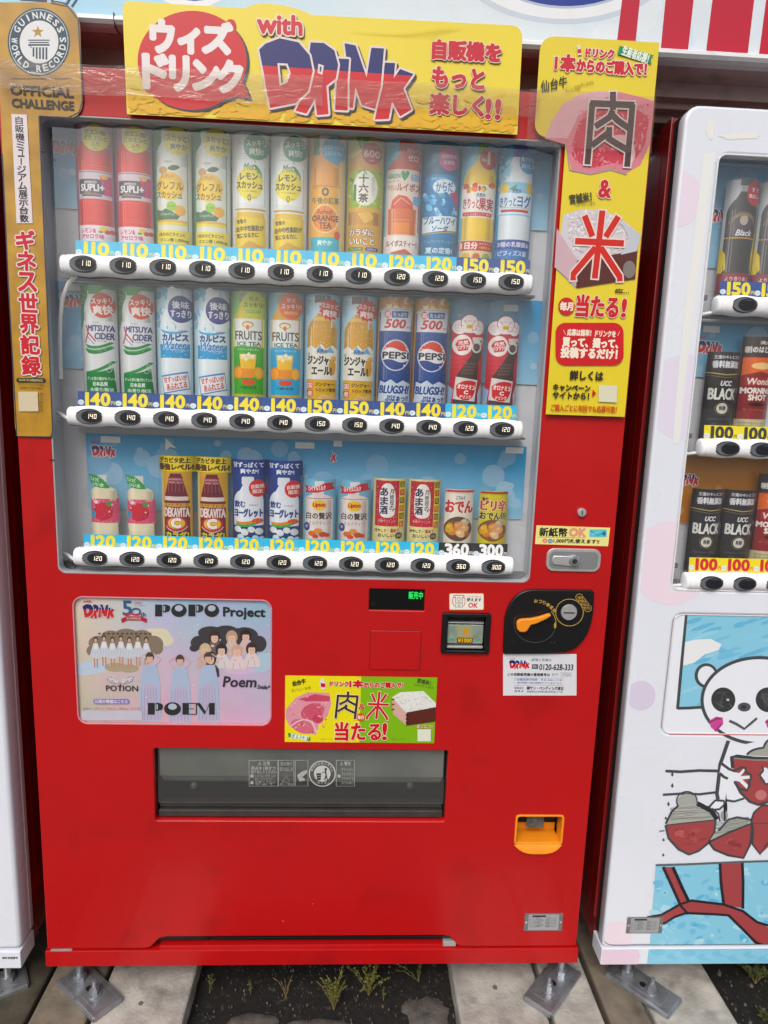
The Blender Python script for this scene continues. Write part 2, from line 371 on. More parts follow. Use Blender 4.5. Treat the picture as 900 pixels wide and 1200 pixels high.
class MB:
    def __init__(s): s.b = bmesh.new()
    def box(s, x0, y0, z0, x1, y1, z1, bev=0.0, rot=None):
        g = bmesh.ops.create_cube(s.b, size=1); v = g['verts']
        M = Matrix.Translation(((x0+x1)/2, (y0+y1)/2, (z0+z1)/2)) @ (rot or Matrix()) @ Matrix.Diagonal((abs(x1-x0), abs(y1-y0), abs(z1-z0), 1))
        bmesh.ops.transform(s.b, matrix=M, verts=v)
        if bev:
            e = list({e for q in v for e in q.link_edges}); bmesh.ops.bevel(s.b, geom=e, offset=bev, segments=2, affect='EDGES', profile=.5)
        return s
    def cyl(s, p, q, r, n=16, r2=None, cap=True):
        p, q = Vector(p), Vector(q); d = q-p
        g = bmesh.ops.create_cone(s.b, cap_ends=cap, segments=n, radius1=r, radius2=r if r2 is None else r2, depth=d.length)
        bmesh.ops.transform(s.b, matrix=Matrix.Translation((p+q)/2) @ d.to_track_quat('Z', 'Y').to_matrix().to_4x4(), verts=g['verts']); return s
    def tube(s, pts, r, n=8):
        rings = []
        for i, p in enumerate(pts):
            a, b = Vector(pts[max(i-1, 0)]), Vector(pts[min(i+1, len(pts)-1)]); q = (b-a).to_track_quat('Z', 'Y')
            rings.append([s.b.verts.new(Vector(p)+q @ Vector((r*math.cos(2*math.pi*j/n), r*math.sin(2*math.pi*j/n), 0))) for j in range(n)])
        for A, B in zip(rings, rings[1:]):
            for j in range(n): s.b.faces.new((A[j], A[(j+1) % n], B[(j+1) % n], B[j]))
        s.b.faces.new(rings[0][::-1]); s.b.faces.new(rings[-1]); return s
    def ball(s, c, rx, ry, rz, n=12):
        g = bmesh.ops.create_uvsphere(s.b, u_segments=n, v_segments=max(n//2, 4), radius=1)
        bmesh.ops.transform(s.b, matrix=Matrix.Translation(c) @ Matrix.Diagonal((rx, ry, rz, 1)), verts=g['verts']); return s
    def build(s, name, m, parent=None, smooth=False, local=False):
        me = bpy.data.meshes.new(name); s.b.to_mesh(me); s.b.free()
        if smooth: me.shade_smooth() if hasattr(me, 'shade_smooth') else None
        o = link(name, me, m, parent, local)
        if smooth:
            try: me.set_sharp_from_angle(angle=R(40))
            except Exception: pass
        return o

# ------------------------------------------------------------------ the ground
GZ, PZ = -0.175, -0.130            # soil level, top of the concrete sleepers
def sheet(name, x0, y0, x1, y1, z, m, n=1, amp=0):
    vs, fs = [], []
    for i in range(n+1):
        for j in range(n+1):
            vs.append((x0+(x1-x0)*i/n, y0+(y1-y0)*j/n, z+(amp*(rnd.random()-.5) if 0 < i < n and 0 < j < n else 0)))
    for i in range(n):
        for j in range(n):
            a = i*(n+1)+j; fs.append((a, a+n+1, a+n+2, a+1))
    return link(name, mesh_py(name, vs, fs), m, smooth=n > 1)
tag(sheet('ground', -400, -400, 400, 400, GZ-.03, M_ASPH), kind='structure')
tag(sheet('bare_soil', -2.2, -.38, 4.2, 1.3, GZ-.004, M_SOIL, 60, .014), kind='structure')
PLANKS = [(-.42, -.155, M_CONC2, 'brown concrete sleeper under the white cabinet at the left'),
          (-.145, -.032, M_CONC3, 'dark mossy concrete sleeper between the left cabinet and the red one'),
          (-.024, .100, M_CONC2, 'brown stained concrete sleeper under the left front foot of the red machine'),
          (.110, .309, M_CONC, 'pale wide concrete sleeper left of the weeds, with a small hole in it'),
          (.923, 1.124, M_CONC, 'pale wide concrete sleeper right of the weeds, under the red machine'),
          (1.136, 1.249, M_CONC, 'narrow pale concrete sleeper under the right front foot of the red machine'),
          (1.262, 1.356, M_CONC2, 'narrow brownish concrete sleeper between the red machine and the panda machine'),
          (1.366, 1.553, M_CONC, 'pale concrete sleeper under the left foot of the panda machine'),
          (2.20, 2.42, M_CONC, 'pale concrete sleeper under the far end of the panda machine')]
for i, (x0, x1, m, lab) in enumerate(PLANKS):
    b = MB(); dz = rnd.uniform(-.003, .002) if i not in (2, 3, 5, 7) else 0
    b.box(x0, -.40-rnd.random()*.06, GZ-.02, x1, .95, PZ+dz, .006)
    if lab.startswith('pale wide'):
        pass
    o = b.build('concrete_sleeper', m); tag(o, lab, 'concrete sleeper', 'concrete sleepers under the vending machines')
# casting holes in the two wide sleepers, drawn as darker discs
for px, py in ((165, 1176), (580, 1157)):
    p = atz(px, py, PZ); 
    me = MB().cyl((p.x, p.y, PZ-.004), (p.x, p.y, PZ+.0012), .0055, 14).build('casting_hole', mat('hole_dirt', '#6b635a', .95), smooth=False)
    tgt = [o for o in C.objects if o.name.startswith('concrete_sleeper') and o.data.vertices and min(v.co.x for v in o.data.vertices) < p.x < max(v.co.x for v in o.data.vertices)][0]
    me.parent = tgt
# pebbles and crumbs on the soil
def scatter(name, n, xr, yr, smin, smax, m, mask=None):
    vs, fs = [], []
    for _ in range(n):
        x, y = rnd.uniform(*xr), rnd.uniform(*yr)
        if mask and not mask(x, y): continue
        s = smin*(smax/smin)**(rnd.random()**2.5); a = rnd.random()*6.28; b = len(vs)
        for k in range(5):
            t = a+k*1.2566; q = s*rnd.uniform(.7, 1.1); vs.append((x+q*math.cos(t), y+q*math.sin(t), GZ-.003))
        for k in range(5):
            t = a+k*1.2566; q = s*rnd.uniform(.4, .7); vs.append((x+q*math.cos(t), y+q*math.sin(t), GZ+s*rnd.uniform(.5, .9)))
        fs += [(b+k, b+(k+1) % 5, b+5+(k+1) % 5, b+5+k) for k in range(5)]+[tuple(b+5+k for k in range(5))]
    return tag(link(name, mesh_py(name, vs, fs), m, smooth=False), kind='stuff')
inb = lambda a, b: (lambda x, y: a < x < b)
scatter('gravel', 2200, (.31, .92), (-.35, .55), .0005, .0028, M_STONE)
scatter('gravel', 1300, (1.56, 2.2), (-.35, .55), .0010, .007, M_STONE)
def patch(cx, cy, rx, ry, label):
    vs = [(cx, cy, GZ+.004)]; n = 26
    rad = [rnd.uniform(.8, 1.12) for _ in range(n)]
    for k in range(n): t = 6.283*k/n; vs.append((cx+rx*rad[k]*.8*math.cos(t), cy+ry*rad[k]*.8*math.sin(t), GZ+.003+rnd.uniform(0, .002)))
    for k in range(n): t = 6.283*k/n; vs.append((cx+rx*rad[k]*math.cos(t), cy+ry*rad[k]*math.sin(t), GZ-.006))
    fs = [(0, 1+k, 1+(k+1) % n) for k in range(n)]+[(1+k, 1+n+k, 1+n+(k+1) % n, 1+(k+1) % n) for k in range(n)]
    tag(link('mortar_patch', mesh_py('mortar_patch', vs, fs), mat('rough_mortar', '#5f5853', .95, var=.5, vscale=40, bump=1.0, bscale=170, dirt=('#332d29', .8, 30)), smooth=True), label, 'mortar patch', 'mortar patches on the soil')
for px, py, rx, ry, lab in ((296, 1199, .065, .030, 'rough grey mortar patch on the soil beside the left pale sleeper'), (372, 1206, .085, .028, 'rough grey mortar patch in the middle of the soil strip'), (500, 1188, .062, .055, 'tall rough grey mortar patch against the right pale sleeper')):
    p = atz(px, py, GZ); patch(p.x, p.y, rx, ry, lab)
def weed(px, py, h, spread, n, m, label, leaf=.006, group='small weeds rooted in the soil', at_y=None, name='weed'):
    p = atz(px, py, GZ); r = empty(name, (p.x, p.y, GZ), label, 'weed', group)
    st, vs, fs = MB(), [], []
    for k in range(n):
        a = rnd.random()*6.283; l = spread*rnd.random(); top = Vector((l*math.cos(a), l*math.sin(a)*.6, h*rnd.uniform(.45, 1)))
        pts = [Vector((0, 0, 0)).lerp(top, t)+Vector((0, 0, .15*h*math.sin(t*3.1)))+Vector((rnd.uniform(-1, 1), rnd.uniform(-1, 1), 0))*.002 for t in (0, .3, .6, 1)]
        st.tube([tuple(q) for q in pts], .00045, 4)
        for _ in range(int(16+h*260)):
            t = rnd.uniform(.25, 1)*3; i = min(int(t), 2); q = pts[i].lerp(pts[i+1], t-i); s = leaf*rnd.uniform(.4, 1)
            d = Vector((rnd.uniform(-1, 1), rnd.uniform(-1, 1), rnd.uniform(-.2, 1))).normalized(); e = d.cross(Vector((rnd.uniform(-1, 1), rnd.uniform(-1, 1), .3))).normalized()
            b = len(vs); vs += [q, q+d*s*.5+e*s*.28, q+d*s, q+d*s*.5-e*s*.28]; fs.append((b, b+1, b+2, b+3))
    st.build('stem', M_STEM, r, local=True); link('leaves', mesh_py('leaves', vs, fs), m, r, local=True)
weed(246, 1163, .055, .012, 3, M_LEAF2, 'thin green sprig leftmost in the soil under the red machine')
weed(294, 1165, .052, .012, 3, M_LEAF2, 'thin green sprig second from the left under the red machine')
weed(391, 1183, .10, .055, 17, M_LEAF, 'yellowing bushy weed in the middle of the soil strip', leaf=.0055)
weed(449, 1172, .03, .012, 3, M_LEAF2, 'tiny green sprig right of the yellowing weed')
weed(566, 1177-20, .07, .045, 12, M_LEAF, 'broad yellow green weed beside the right pale sleeper', leaf=.007) if False else None
weed(574-144+2, 1166, .085, .080, 18, M_LEAF, 'broad yellow green weed with round leaves near the right pale sleeper', leaf=.007)
weed(490, 1150, .06, .06, 8, M_LEAF2, 'trailing weed in front of the right pale sleeper', leaf=.006)
weed(335, 1168, .055, .05, 5, M_STEM, 'dry spindly stalks left of the yellowing weed', leaf=.003)
weed(885, 1152, .07, .06, 14, M_LEAF2, 'tuft of green weed under the panda machine', leaf=.012)
weed(895, 1196, .03, .05, 8, M_LEAF2, 'low green weed at the lower right corner', leaf=.008)

# ------------------------------------------------------------------ red cabinet, its door and its openings
W, H = 1.196, 1.800
WX0, WX1, WZ0, WZ1 = .066, 1.024, .866, 1.717
def p2(px, py, Y=0): p = at(px, py, Y); return (p.x, p.z)
red = empty('vending_machine', (W/2, .36, PZ), 'red drinks vending machine in the middle, three rows of samples behind its window', 'vending machine', 'vending machines')
notch = [(.215, 0), (.226, .003), (.236, .014), (.246, .026), (.262, .030), (.885, .030), (.902, .026), (.911, .014), (.920, .003), (.931, 0)]
outl = [(0.003, 0)]+notch+[(W-.003, 0), (W, .003), (W, H-.006), (W-.006, H), (.006, H), (0, H-.006), (0, .003)]
PX0, PX1, PZ0, PZ1 = .0905, .492, .540, .8165
DX0, DX1, DZ0, DZ1 = .2440, .8745, .3158, .4853
holes = [rr(WX0, WZ0, WX1, WZ1, .016), rr(PX0, PZ0, PX1, PZ1, .020), rr(DX0, DZ0, DX1, DZ1, .006)]
bs = [p2(518, 717), p2(576, 717), p2(576, 766), p2(518, 766)]
BX0, BX1, BZ1, BZ0 = bs[0][0]+.002, bs[1][0]-.002, bs[0][1]-.002, bs[2][1]+.002
holes.append(rr(BX0, BZ0, BX1, BZ1, .004))
ds = [p2(433, 690), p2(497, 716)]
holes.append(rr(ds[0][0], ds[1][1], ds[1][0], ds[0][1], .001))
cr = [p2(606, 956), p2(657, 989), ]
CX0, CX1, CZ1, CZ0 = cr[0][0], cr[1][0], cr[0][1], cr[1][1]
holes.append(rr(CX0, CZ0, CX1, CZ1, .006))
plate('door_panel', outl, holes, 0, .018, M_RED, red, bevel=.0022)
MB().box(.0, .0185, .032, .018, .13, H-.004, .001).box(W-.018, .0185, .032, W, .13, H-.004, .001).box(.0185, .0185, H-.022, W-.0185, .13, H-.002, .001).build('door_edge', M_RED, red)
MB().box(.012, .131, .0, W-.012, .139, H-.012).build('door_gasket', M_GASKET, red)
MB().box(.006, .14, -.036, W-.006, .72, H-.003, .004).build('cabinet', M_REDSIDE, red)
MB().box(-.004, -.003, -.042, W+.005, .71, -.0035, .0012).build('base_skirt', M_RED, red)
# kick slot behind the notch
b = MB()
b.box(.21, .022, -.003, .95, .024, .034)
b.build('kick_recess', M_DARK, red)
b = MB(); b.box(.24, .006, .021, .91, .0215, .0285, .001).box(.24, .010, .012, .35, .0215, .019, .001).box(.36, .010, .012, .905, .0215, .018, .001); b.build('kick_louvre', M_BLACK, red)
MB().box(.245, .004, -.0034, .90, .021, .0035, .001).build('kick_lip', M_RED, red)
MB().box(.886, .002, -.001, .916, .02, .012, .001).build('hinge_pin_cover', M_CHROME, red)
MB().box(.008, -.002, -.0033, .054, .004, -.0008).build('door_shim', M_CHROME, red)
# window: rim, liner, back wall
def window(parent, x0, x1, z0, z1, depth, ledges, rim=mat('grey_rim', '#a5a8ad', .4), xin=.012, cut=None):
    plate('window_frame', rr(x0-.001, z0-.001, x1+.001, z1+.001, .016), [rr(x0+.0018, z0+.0018, x1-.0018, z1-.0018, .0145)], -.0010, .020, rim, parent, bevel=.0006)
    b = MB(); b.box(x0-xin-.004, .0205, z0-.004, x0-xin, depth, z1+.010).box(x1+xin-.004, .0205, z0-.004, x1+xin, depth, z1+.010).box(x0-xin, .0205, z1+.006, x1+xin-.004, depth, z1+.010)
    b.build('side_liner', M_LINER, parent)
    MB().box(x0-xin, .0205, z0-.004, x1+xin-.004, depth, z0+.002).build('window_floor', M_LINERD, parent)
    MB().box(x0-xin-.003, depth+.0005, z0-.004, x1+xin, depth+.004, z1+.009).build('back_wall', M_LINER, parent)
    for z in ledges: MB().box(x0-xin+.03, .040, z-.0045, x1+xin-.03, depth-.006, z, .001).build('sample_ledge', M_LINERD, parent)
    g = mesh_py('window_glass', [(x0+.001, .021, z0+.001), (x1-.001, .021, z0+.001), (x1-.001, .021, z1-.001), (x0+.001, .021, z1-.001)], [(0, 1, 2, 3)])
    link('window_glass', g, G_WIN, parent)
ROWZ = [1.4615, 1.180, .8985]; SHELF = [1.446, 1.163, .881]
window(red, WX0, WX1, WZ0, WZ1, .082, SHELF[:2])
# small black clips on the left frame
for px, py in ((50, 178), (61, 539), (55, 470)):
    x, z = p2(px, py); MB().box(x-.004, -.002, z-.001, x+.005, .0, z+.001).build('frame_clip', M_BLACK, red)
# backdrops printed with a summer sky
def backdrop(parent, x0, x1, z0, z1, Y, seed, logos=(), tabs=(), warm=False, zoff=None):
    A = Art(lambda x, y: (x, y)); q = random.Random(seed)
    c0, c1 = (hexc('#4f9fcf'), hexc('#a9cfe4')) if not warm else (hexc('#c98a3c'), hexc('#b8732a'))
    A.grad(x0, z0, x1, z1, lambda u, v: tuple(c1[i]+(c0[i]-c1[i])*min(1, max(0, v+.25*math.sin(u*9+seed)*.5)) for i in range(3)), 24, 6)
    A.rect(x0, z0, x1, z0+.0005, '#dfe8ee')
    for _ in range(70 if not warm else 14):
        r = q.choice((.004, .007, .012, .018, .024)); cx, cz = q.uniform(x0+r, x1-r), q.uniform(z0+r, max(z1-r, z0+r+.001))
        if r*2 > z1-z0: continue
        t = q.uniform(.15, .45); v = min(1, (cz-z0)/(z1-z0)); base = tuple(c1[i]+(c0[i]-c1[i])*v for i in range(3))
        A.ell(cx, cz, r, r, tuple(base[i]+(.75-base[i])*t*(.6 if r > .01 else 1) for i in range(3)), 20)
    for lx, lz, s in logos:
        A2 = Art(lambda x, y: (lx+x*s, lz-y*s)); logo(A2, 0, 0, 1, .5, out=.0012)
        for t, c, o in A2.t: A.t.append((t, c, o+A.l*DZ))
        A.text('with', lx-.001, lz+.010, lx+.016, lz+.004, '#c8405a', b=.0003)
        A.l += 12
    for tx, tz, tw in tabs: A.rect(tx, tz, tx+tw, tz+.013, '#e4e7ea')
    return A.build('sky_backdrop', wall_place(Y), M_CARD, parent, clipx=(x0, x1))
backdrop(red, .057, 1.030, 1.578, 1.722, .079, 3, logos=[(.058, 1.702, .052)])
backdrop(red, .057, 1.032, 1.272, 1.441, .079, 4, logos=[(.060, 1.418, .055)], tabs=[(.074, 1.424, .035), (.952, 1.418, .030)])
backdrop(red, .100, 1.020, .985, 1.142, .079, 5, logos=[(.110, 1.118, .050)], tabs=[(.130, 1.124, .040), (.530, 1.124, .040), (.610, 1.130, .018), (.975, 1.127, .038)])
A = Art(lambda x, y: (x, y))
A.poly([(.262, 1.138), (.262, 1.112), (.272, 1.119), (.285, 1.116)], '#e8eef2')
A2 = Art(lambda x, y: (.6+x*.052-.035, 1.122-y*.052)); logo(A2, 0, 0, 1, .5)
for t, c, o in A2.t:
    p = clip(list(t), 1, 0, -.605)
    if len(p) > 2: A.t.append((p, c, o+4*DZ))
A.build('backdrop_print', wall_place(.0775), M_CARD, red)
# button rails
BX = [.1405+.0732*k for k in range(12)]
def rail(parent, x0, x1, z, bxs, seams=()):
    n = int((x1-x0)/.0022); vs, fs = [], []; m = 22
    for i in range(n+1):
        x = x0+(x1-x0)*i/n; e = min(x-x0, x1-x); k = 1.0 if e > .011 else math.sqrt(max(0, 1-((.011-e)/.011)**2))*.30+.70
        if e < .0004: k = .60
        wav = .0012*math.cos(2*math.pi*(x-bxs[0])/(bxs[1]-bxs[0]))
        g = 1.0 if not any(abs(x-s) < .0012 for s in list(seams)+[x0+.010, x1-.010]) else .955
        for j in range(m):
            t = 2*math.pi*j/m; cz, cy = math.cos(t), math.sin(t)
            sz = math.copysign(abs(cz)**.8, cz); sy = math.copysign(abs(cy)**.85, cy)
            vs.append((x, .0125+sy*.0185*k*g, z+sz*(.0195+wav)*k*g))
    for i in range(n):
        for j in range(m): a, b2 = i*m+j, i*m+(j+1) % m; fs.append((a, a+m, b2+m, b2))
    fs.append(tuple(range(m))[::-1]); fs.append(tuple(n*m+j for j in range(m)))
    me = mesh_py('button_rail', vs, fs); bm = bmesh.new(); bm.from_mesh(me); bmesh.ops.recalc_face_normals(bm, faces=bm.faces); bm.to_mesh(me); bm.free()
    return link('button_rail', me, M_RAIL, parent, smooth=True)
SEG = {'1': 'bc', '2': 'abged', '3': 'abgcd', '4': 'fgbc', '5': 'afgcd', '6': 'afgedc', '0': 'abcdef'}
_btn = {}
def button(parent, x, z, price, rx=.0262, rz=.0152, lit=True):
    key = (price, lit)
    if key not in _btn:
        A = Art(lambda a, b: (a, b)); A.ell(0, 0, rx, rz, '#1b1c1f', 40)
        A.ell(0, 0, rx*.95, rz*.92, '#55585d', 40); A.ell(-.0005, .0002, rx*.90, rz*.85, '#6a6d73', 36)
        A.ell(rx*.16, rz*.02, rx*.72, rz*.78, '#33363c', 36); A.ell(rx*.18, 0, rx*.66, rz*.70, '#1e2126', 36)
        A.ell(-rx*.28, rz*.0, .0007, .0007, '#6c7078', 8); A.ell(rx*.72, rz*.02, .0007, .0007, '#6c7078', 8)
        A.ell(rx*.2, rz*.55, rx*.3, rz*.05, '#4c5058', 14)
        def place(u, v, off):
            q = min(1, (u/rx)**2+(v/rz)**2); return (u, -off-.0022*math.sqrt(max(0, 1-q)) if q < .999 else -off+.0005, v)
        vs, fs, cs, ms = [], [], [], []
        # concentric rings give the lens its dome
        tmp = Art(A.m)
        for tri, col, off in A.t:
            for p in ([tri]):
                b = len(vs); vs += [place(a, c, off) for a, c in p]; fs.append(tuple(range(b, b+len(p)))); cs += [col]*len(p); ms.append(0)
        # digits
        if lit:
            cw, chh, th = .0049, .0092, .0012; tot = len(price)*cw+(len(price)-1)*.0020; x0 = rx*.20-tot/2+.0005
            for i, ch in enumerate(price):
                ox = x0+i*(cw+.0020)
                segs = {'a': (0, chh/2-th, cw, chh/2), 'g': (0, -th/2, cw, th/2), 'd': (0, -chh/2, cw, -chh/2+th), 'f': (0, 0, th, chh/2), 'e': (0, -chh/2, th, 0), 'b': (cw-th, 0, cw, chh/2), 'c': (cw-th, -chh/2, cw, 0)}
                for sg in SEG[ch]:
                    q = segs[sg]; b = len(vs); sh = .10
                    vs += [(ox+a+sh*c+.0001, -.0034, c+.0008) for a, c in ((q[0]+.0001, q[1]+.00015), (q[2]-.0001, q[1]+.00015), (q[2]-.0001, q[3]-.00015), (q[0]+.0001, q[3]-.00015))]
                    fs.append((b, b+1, b+2, b+3)); cs += [(1, 1, 1)]*4; ms.append(1)
        # rim wall so the lens is solid
        b = len(vs); n = 40
        for k in range(n):
            t = 2*math.pi*k/n; vs.append((rx*math.cos(t), .0003, rz*math.sin(t))); vs.append((rx*math.cos(t), .006, rz*math.sin(t)))
        for k in range(n):
            a, c = b+2*k, b+2*((k+1) % n); fs.append((a, a+1, c+1, c)); cs += [hexc('#101113')]*4; ms.append(0)
        me = mesh_py('button', vs, fs); ca = me.color_attributes.new('Col', 'FLOAT_COLOR', 'CORNER'); buf = []
        for c in cs: buf += [*c, 1.0]
        ca.data.foreach_set('color', buf); me.materials.append(M_BTN); me.materials.append(M_LED)
        me.polygons.foreach_set('material_index', ms); _btn[key] = me
    o = bpy.data.objects.new('button', _btn[key]); C.objects.link(o); o.parent = parent; o.location = Vector((x, -.0062, z))-wpos(parent); return o
def price_card(parent, x0, x1, z0, z1, txt, bgc, fg, Y=.0345):
    A = Art(lambda a, b: (a, b)); wd = x1-x0
    A.rect(x0, z0, x1, z1, bgc)
    A.ell(x0+wd*.085, z1-.0215, .0062, .0052, '#dfeef6', 18)
    A.text('つめた〜い', x0+wd*.085-.0048, z1-.0202, x0+wd*.085+.0048, z1-.0228, '#3a7fb0')
    ws = [.60 if ch == '1' else 1.0 for ch in txt]; cw = wd*.71/sum(ws); cx = x0+wd*.165
    for ch, k_ in zip(txt, ws):
        A.text(ch, cx+cw*k_*.10, z1-.0030, cx+cw*k_*.92, z1-.0265, fg, b=.0017, res=3); cx += cw*k_
    A.text('円', x0+wd*.895, z1-.018, x0+wd*.985, z1-.025, fg, b=.0002)
    o = A.build('price_card', lambda u, v, off: (u, Y-off+(v-z0)*.10, v), M_CARD, parent)
    return o
SKY, NAVY, BLK, YEL = '#46bfe8', '#24498f', '#17181c', '#f6e23a'
PR = [['110']*8+['120']*2+['150']*2, ['140']*6+['150']*2+['140']*2+['120']*2, ['120']*10+['360', '300']]
def bgof(p): return NAVY if p in ('140', '150') else (BLK if p in ('360', '300') else SKY)
SEGT = ((.070, .013), (.070, .013), (.070, .013))
PTOP = [1.5115, 1.2275, .9385]
for r in range(3):
    rl = rail(red, .0945, .9905, ROWZ[r], BX, seams=(.5065,))
    for k in range(12):
        button(rl, BX[k], ROWZ[r], PR[r][k])
        x0 = .1115+.0733*k-(.008 if r else 0)
        price_card(rl, x0, x0+.0731, ROWZ[r]+.012, PTOP[r], PR[r][k], bgof(PR[r][k]), YEL if PR[r][k] not in ('360', '300') else '#f4f4f4')
# rail stays at the left end
b = MB(); b.tube([(.112, .030, 1.446), (.096, .034, 1.430), (.082, .040, 1.405), (.073, .046, 1.370), (.068, .05, 1.32), (.066, .052, 1.25)], .0042, 10); b.build('rail_stay', M_RAIL, red, smooth=True)
for z in (1.172, .886): MB().tube([(.100, .022, z), (.085, .024, z+.003), (.072, .030, z+.010), (.060, .036, z+.012)], .0036, 10).build('rail_stay', M_RAIL, red, smooth=True)
MB().box(.058, .022, .868, .088, .032, .884, .001).build('cable_cover', M_BLACK, red)

# poster window
A = Art(pixmap(.0))
def pg(u, v):
    v = 1-v; a, b, c, d2 = hexc('#e4d6c4'), hexc('#b9cfe4'), hexc('#d9bcd6'), hexc('#a9c3dc')
    l = [a[i]*(1-v*.25)+.03 for i in range(3)]; m_ = [b[i]*(1-v)+hexc('#e8b8c6')[i]*v for i in range(3)]; r_ = [d2[i]*(1-v)+c[i]*v for i in range(3)]
    if u < .5: t = u*2; t = t*t*(3-2*t); x = [l[i]*(1-t)+m_[i]*t for i in range(3)]
    else: t = u*2-1; x = [m_[i]*(1-t)+r_[i]*t for i in range(3)]
    k = .06*math.sin(u*14+v*9)*math.cos(v*11-u*5); return tuple(min(.9, max(0, x[i]+k*(.6 if i == 0 else -.3 if i == 1 else .3))) for i in range(3))
A.m = lambda x, y: (x, y); A.grad(PX0, PZ0, PX1, PZ1, lambda u, v: pg(u, v), 26, 18)
K = 900/270.; A.m = pixmap(.006, 70, 680, K)
def puffs(L, col):
    for x, y, rx, ry in L: A.ell(x, y, rx, ry, col, 22)
puffs([(390, 215, 42, 28), (415, 235, 30, 22), (360, 205, 30, 18)], '#e8dfc2')
puffs([(130, 340, 60, 26), (100, 350, 40, 22)], '#c9d9ea'); puffs([(770, 330, 62, 30), (800, 310, 38, 25)], '#bcd4e4'); puffs([(700, 350, 60, 18)], '#dfc4dc')
puffs([(150, 245, 38, 28), (200, 222, 40, 26), (260, 215, 48, 26), (320, 222, 42, 28), (365, 250, 40, 34), (230, 262, 100, 36), (130, 275, 26, 22), (380, 268, 24, 22)], '#8d7d6c')
for i in range(12): A.rect(150+i*18, 205, 160+i*18, 212, '#4a4038')
puffs([(220, 340, 45, 18), (270, 345, 40, 16)], '#b8a890')
for i in range(7):
    x = 140+i*33; y = 235-(i % 2)*6; A.ell(x, y-4, 9, 11, '#3a2c26', 14); A.ell(x, y, 6, 8, '#e0b79e', 12)
    for s in (-5, 6): A.poly([(x+s-3, y+60), (x+s+3, y+60), (x+s+4, y+105), (x+s-1, y+108)], '#c99a80')
    A.poly([(x-8, y+10), (x+8, y+10), (x+24, y+62), (x+4, y+72), (x-24, y+64)], '#d6d9e2'); A.poly([(x-7, y+12), (x+7, y+12), (x+9, y+34), (x-9, y+34)], '#eceef2')
    for q in range(3): A.line([(x-12+q*10, y+40), (x-15+q*13, y+64)], 1.6, '#b4bac8')
puffs([(545, 244, 34, 28), (590, 205, 50, 26), (650, 200, 48, 24), (720, 215, 55, 32), (780, 248, 28, 32), (640, 250, 110, 44), (525, 265, 18, 14)], '#3b363b')
for x, y, hc, cl in ((605, 222, '#3a2622', '#6b6266'), (672, 222, '#c9a890', '#d9c8c4'), (727, 218, '#1f1a1e', '#d8c4c8'), (568, 272, '#d8c49c', '#d9b9ae'), (632, 272, '#2c2020', '#e3dcdc'), (692, 277, '#dcb2a0', '#ecd8dc'), (750, 268, '#3c2422', '#e8d8d8'), (590, 305, '#2a2224', '#3a3438')):
    A.ell(x, y, 23, 27, hc, 18); A.poly([(x-13, y+14), (x+13, y+14), (x+32, y+42), (x+34, y+72), (x-34, y+72), (x-30, y+42)], cl)
    A.ell(x, y+5, 14, 18, '#ecc8b4', 16); A.poly([(x-15, y-6), (x+15, y-6), (x+10, y-14), (x-10, y-14)], hc)
    A.ell(x-5, y+5, 1.6, 1.4, '#503430', 8); A.ell(x+5, y+5, 1.6, 1.4, '#503430', 8); A.line([(x-3, y+14), (x+3, y+14)], 1.4, '#b85c5c')
    A.ell(x+rnd.uniform(-12, 12), y+34, 7, 5, '#ecc8b4', 12); A.line([(x-12, y+44), (x-16, y+70)], 2, '#a89ca4'); A.line([(x+10, y+44), (x+14, y+70)], 2, '#b8a8ac')
for x, y in ((352, 300), (470, 310), (580, 300)):
    A.poly([(x-26, y+30), (x+26, y+30), (x+40, y+100), (x+44, y+250), (x-44, y+250), (x-36, y+100)], '#b9c8e0')
    A.poly([(x-20, y+105), (x+22, y+105), (x+40, y+245), (x-38, y+245)], '#c6bcd4')
    for q in range(6): A.line([(x-30+q*11, y+120), (x-36+q*14, y+245)], 2.5, '#a9a6c4')
    A.line([(x-20, y+36), (x-44, y+8), (x-14, y-14)], 5, '#dcbcae'); A.line([(x+20, y+36), (x+44, y+8), (x+14, y-14)], 5, '#dcbcae')
    A.ell(x, y-1, 17, 20, '#5a4644', 16); A.ell(x, y+6, 13, 17, '#e3bba8', 14); A.poly([(x-14, y-2), (x+14, y-2), (x+8, y-12), (x-8, y-12)], '#4a3634')
for i in range(26): A.star(rnd.uniform(90, 820), rnd.uniform(170, 550), 4, 1.3, 4, '#eef0f8')
logo(A, 90, 92, 215, 150, out=.0009, outcol='#dcd8dc'); A.text('with', 92, 76, 124, 86, '#cc5a64', b=.0002)
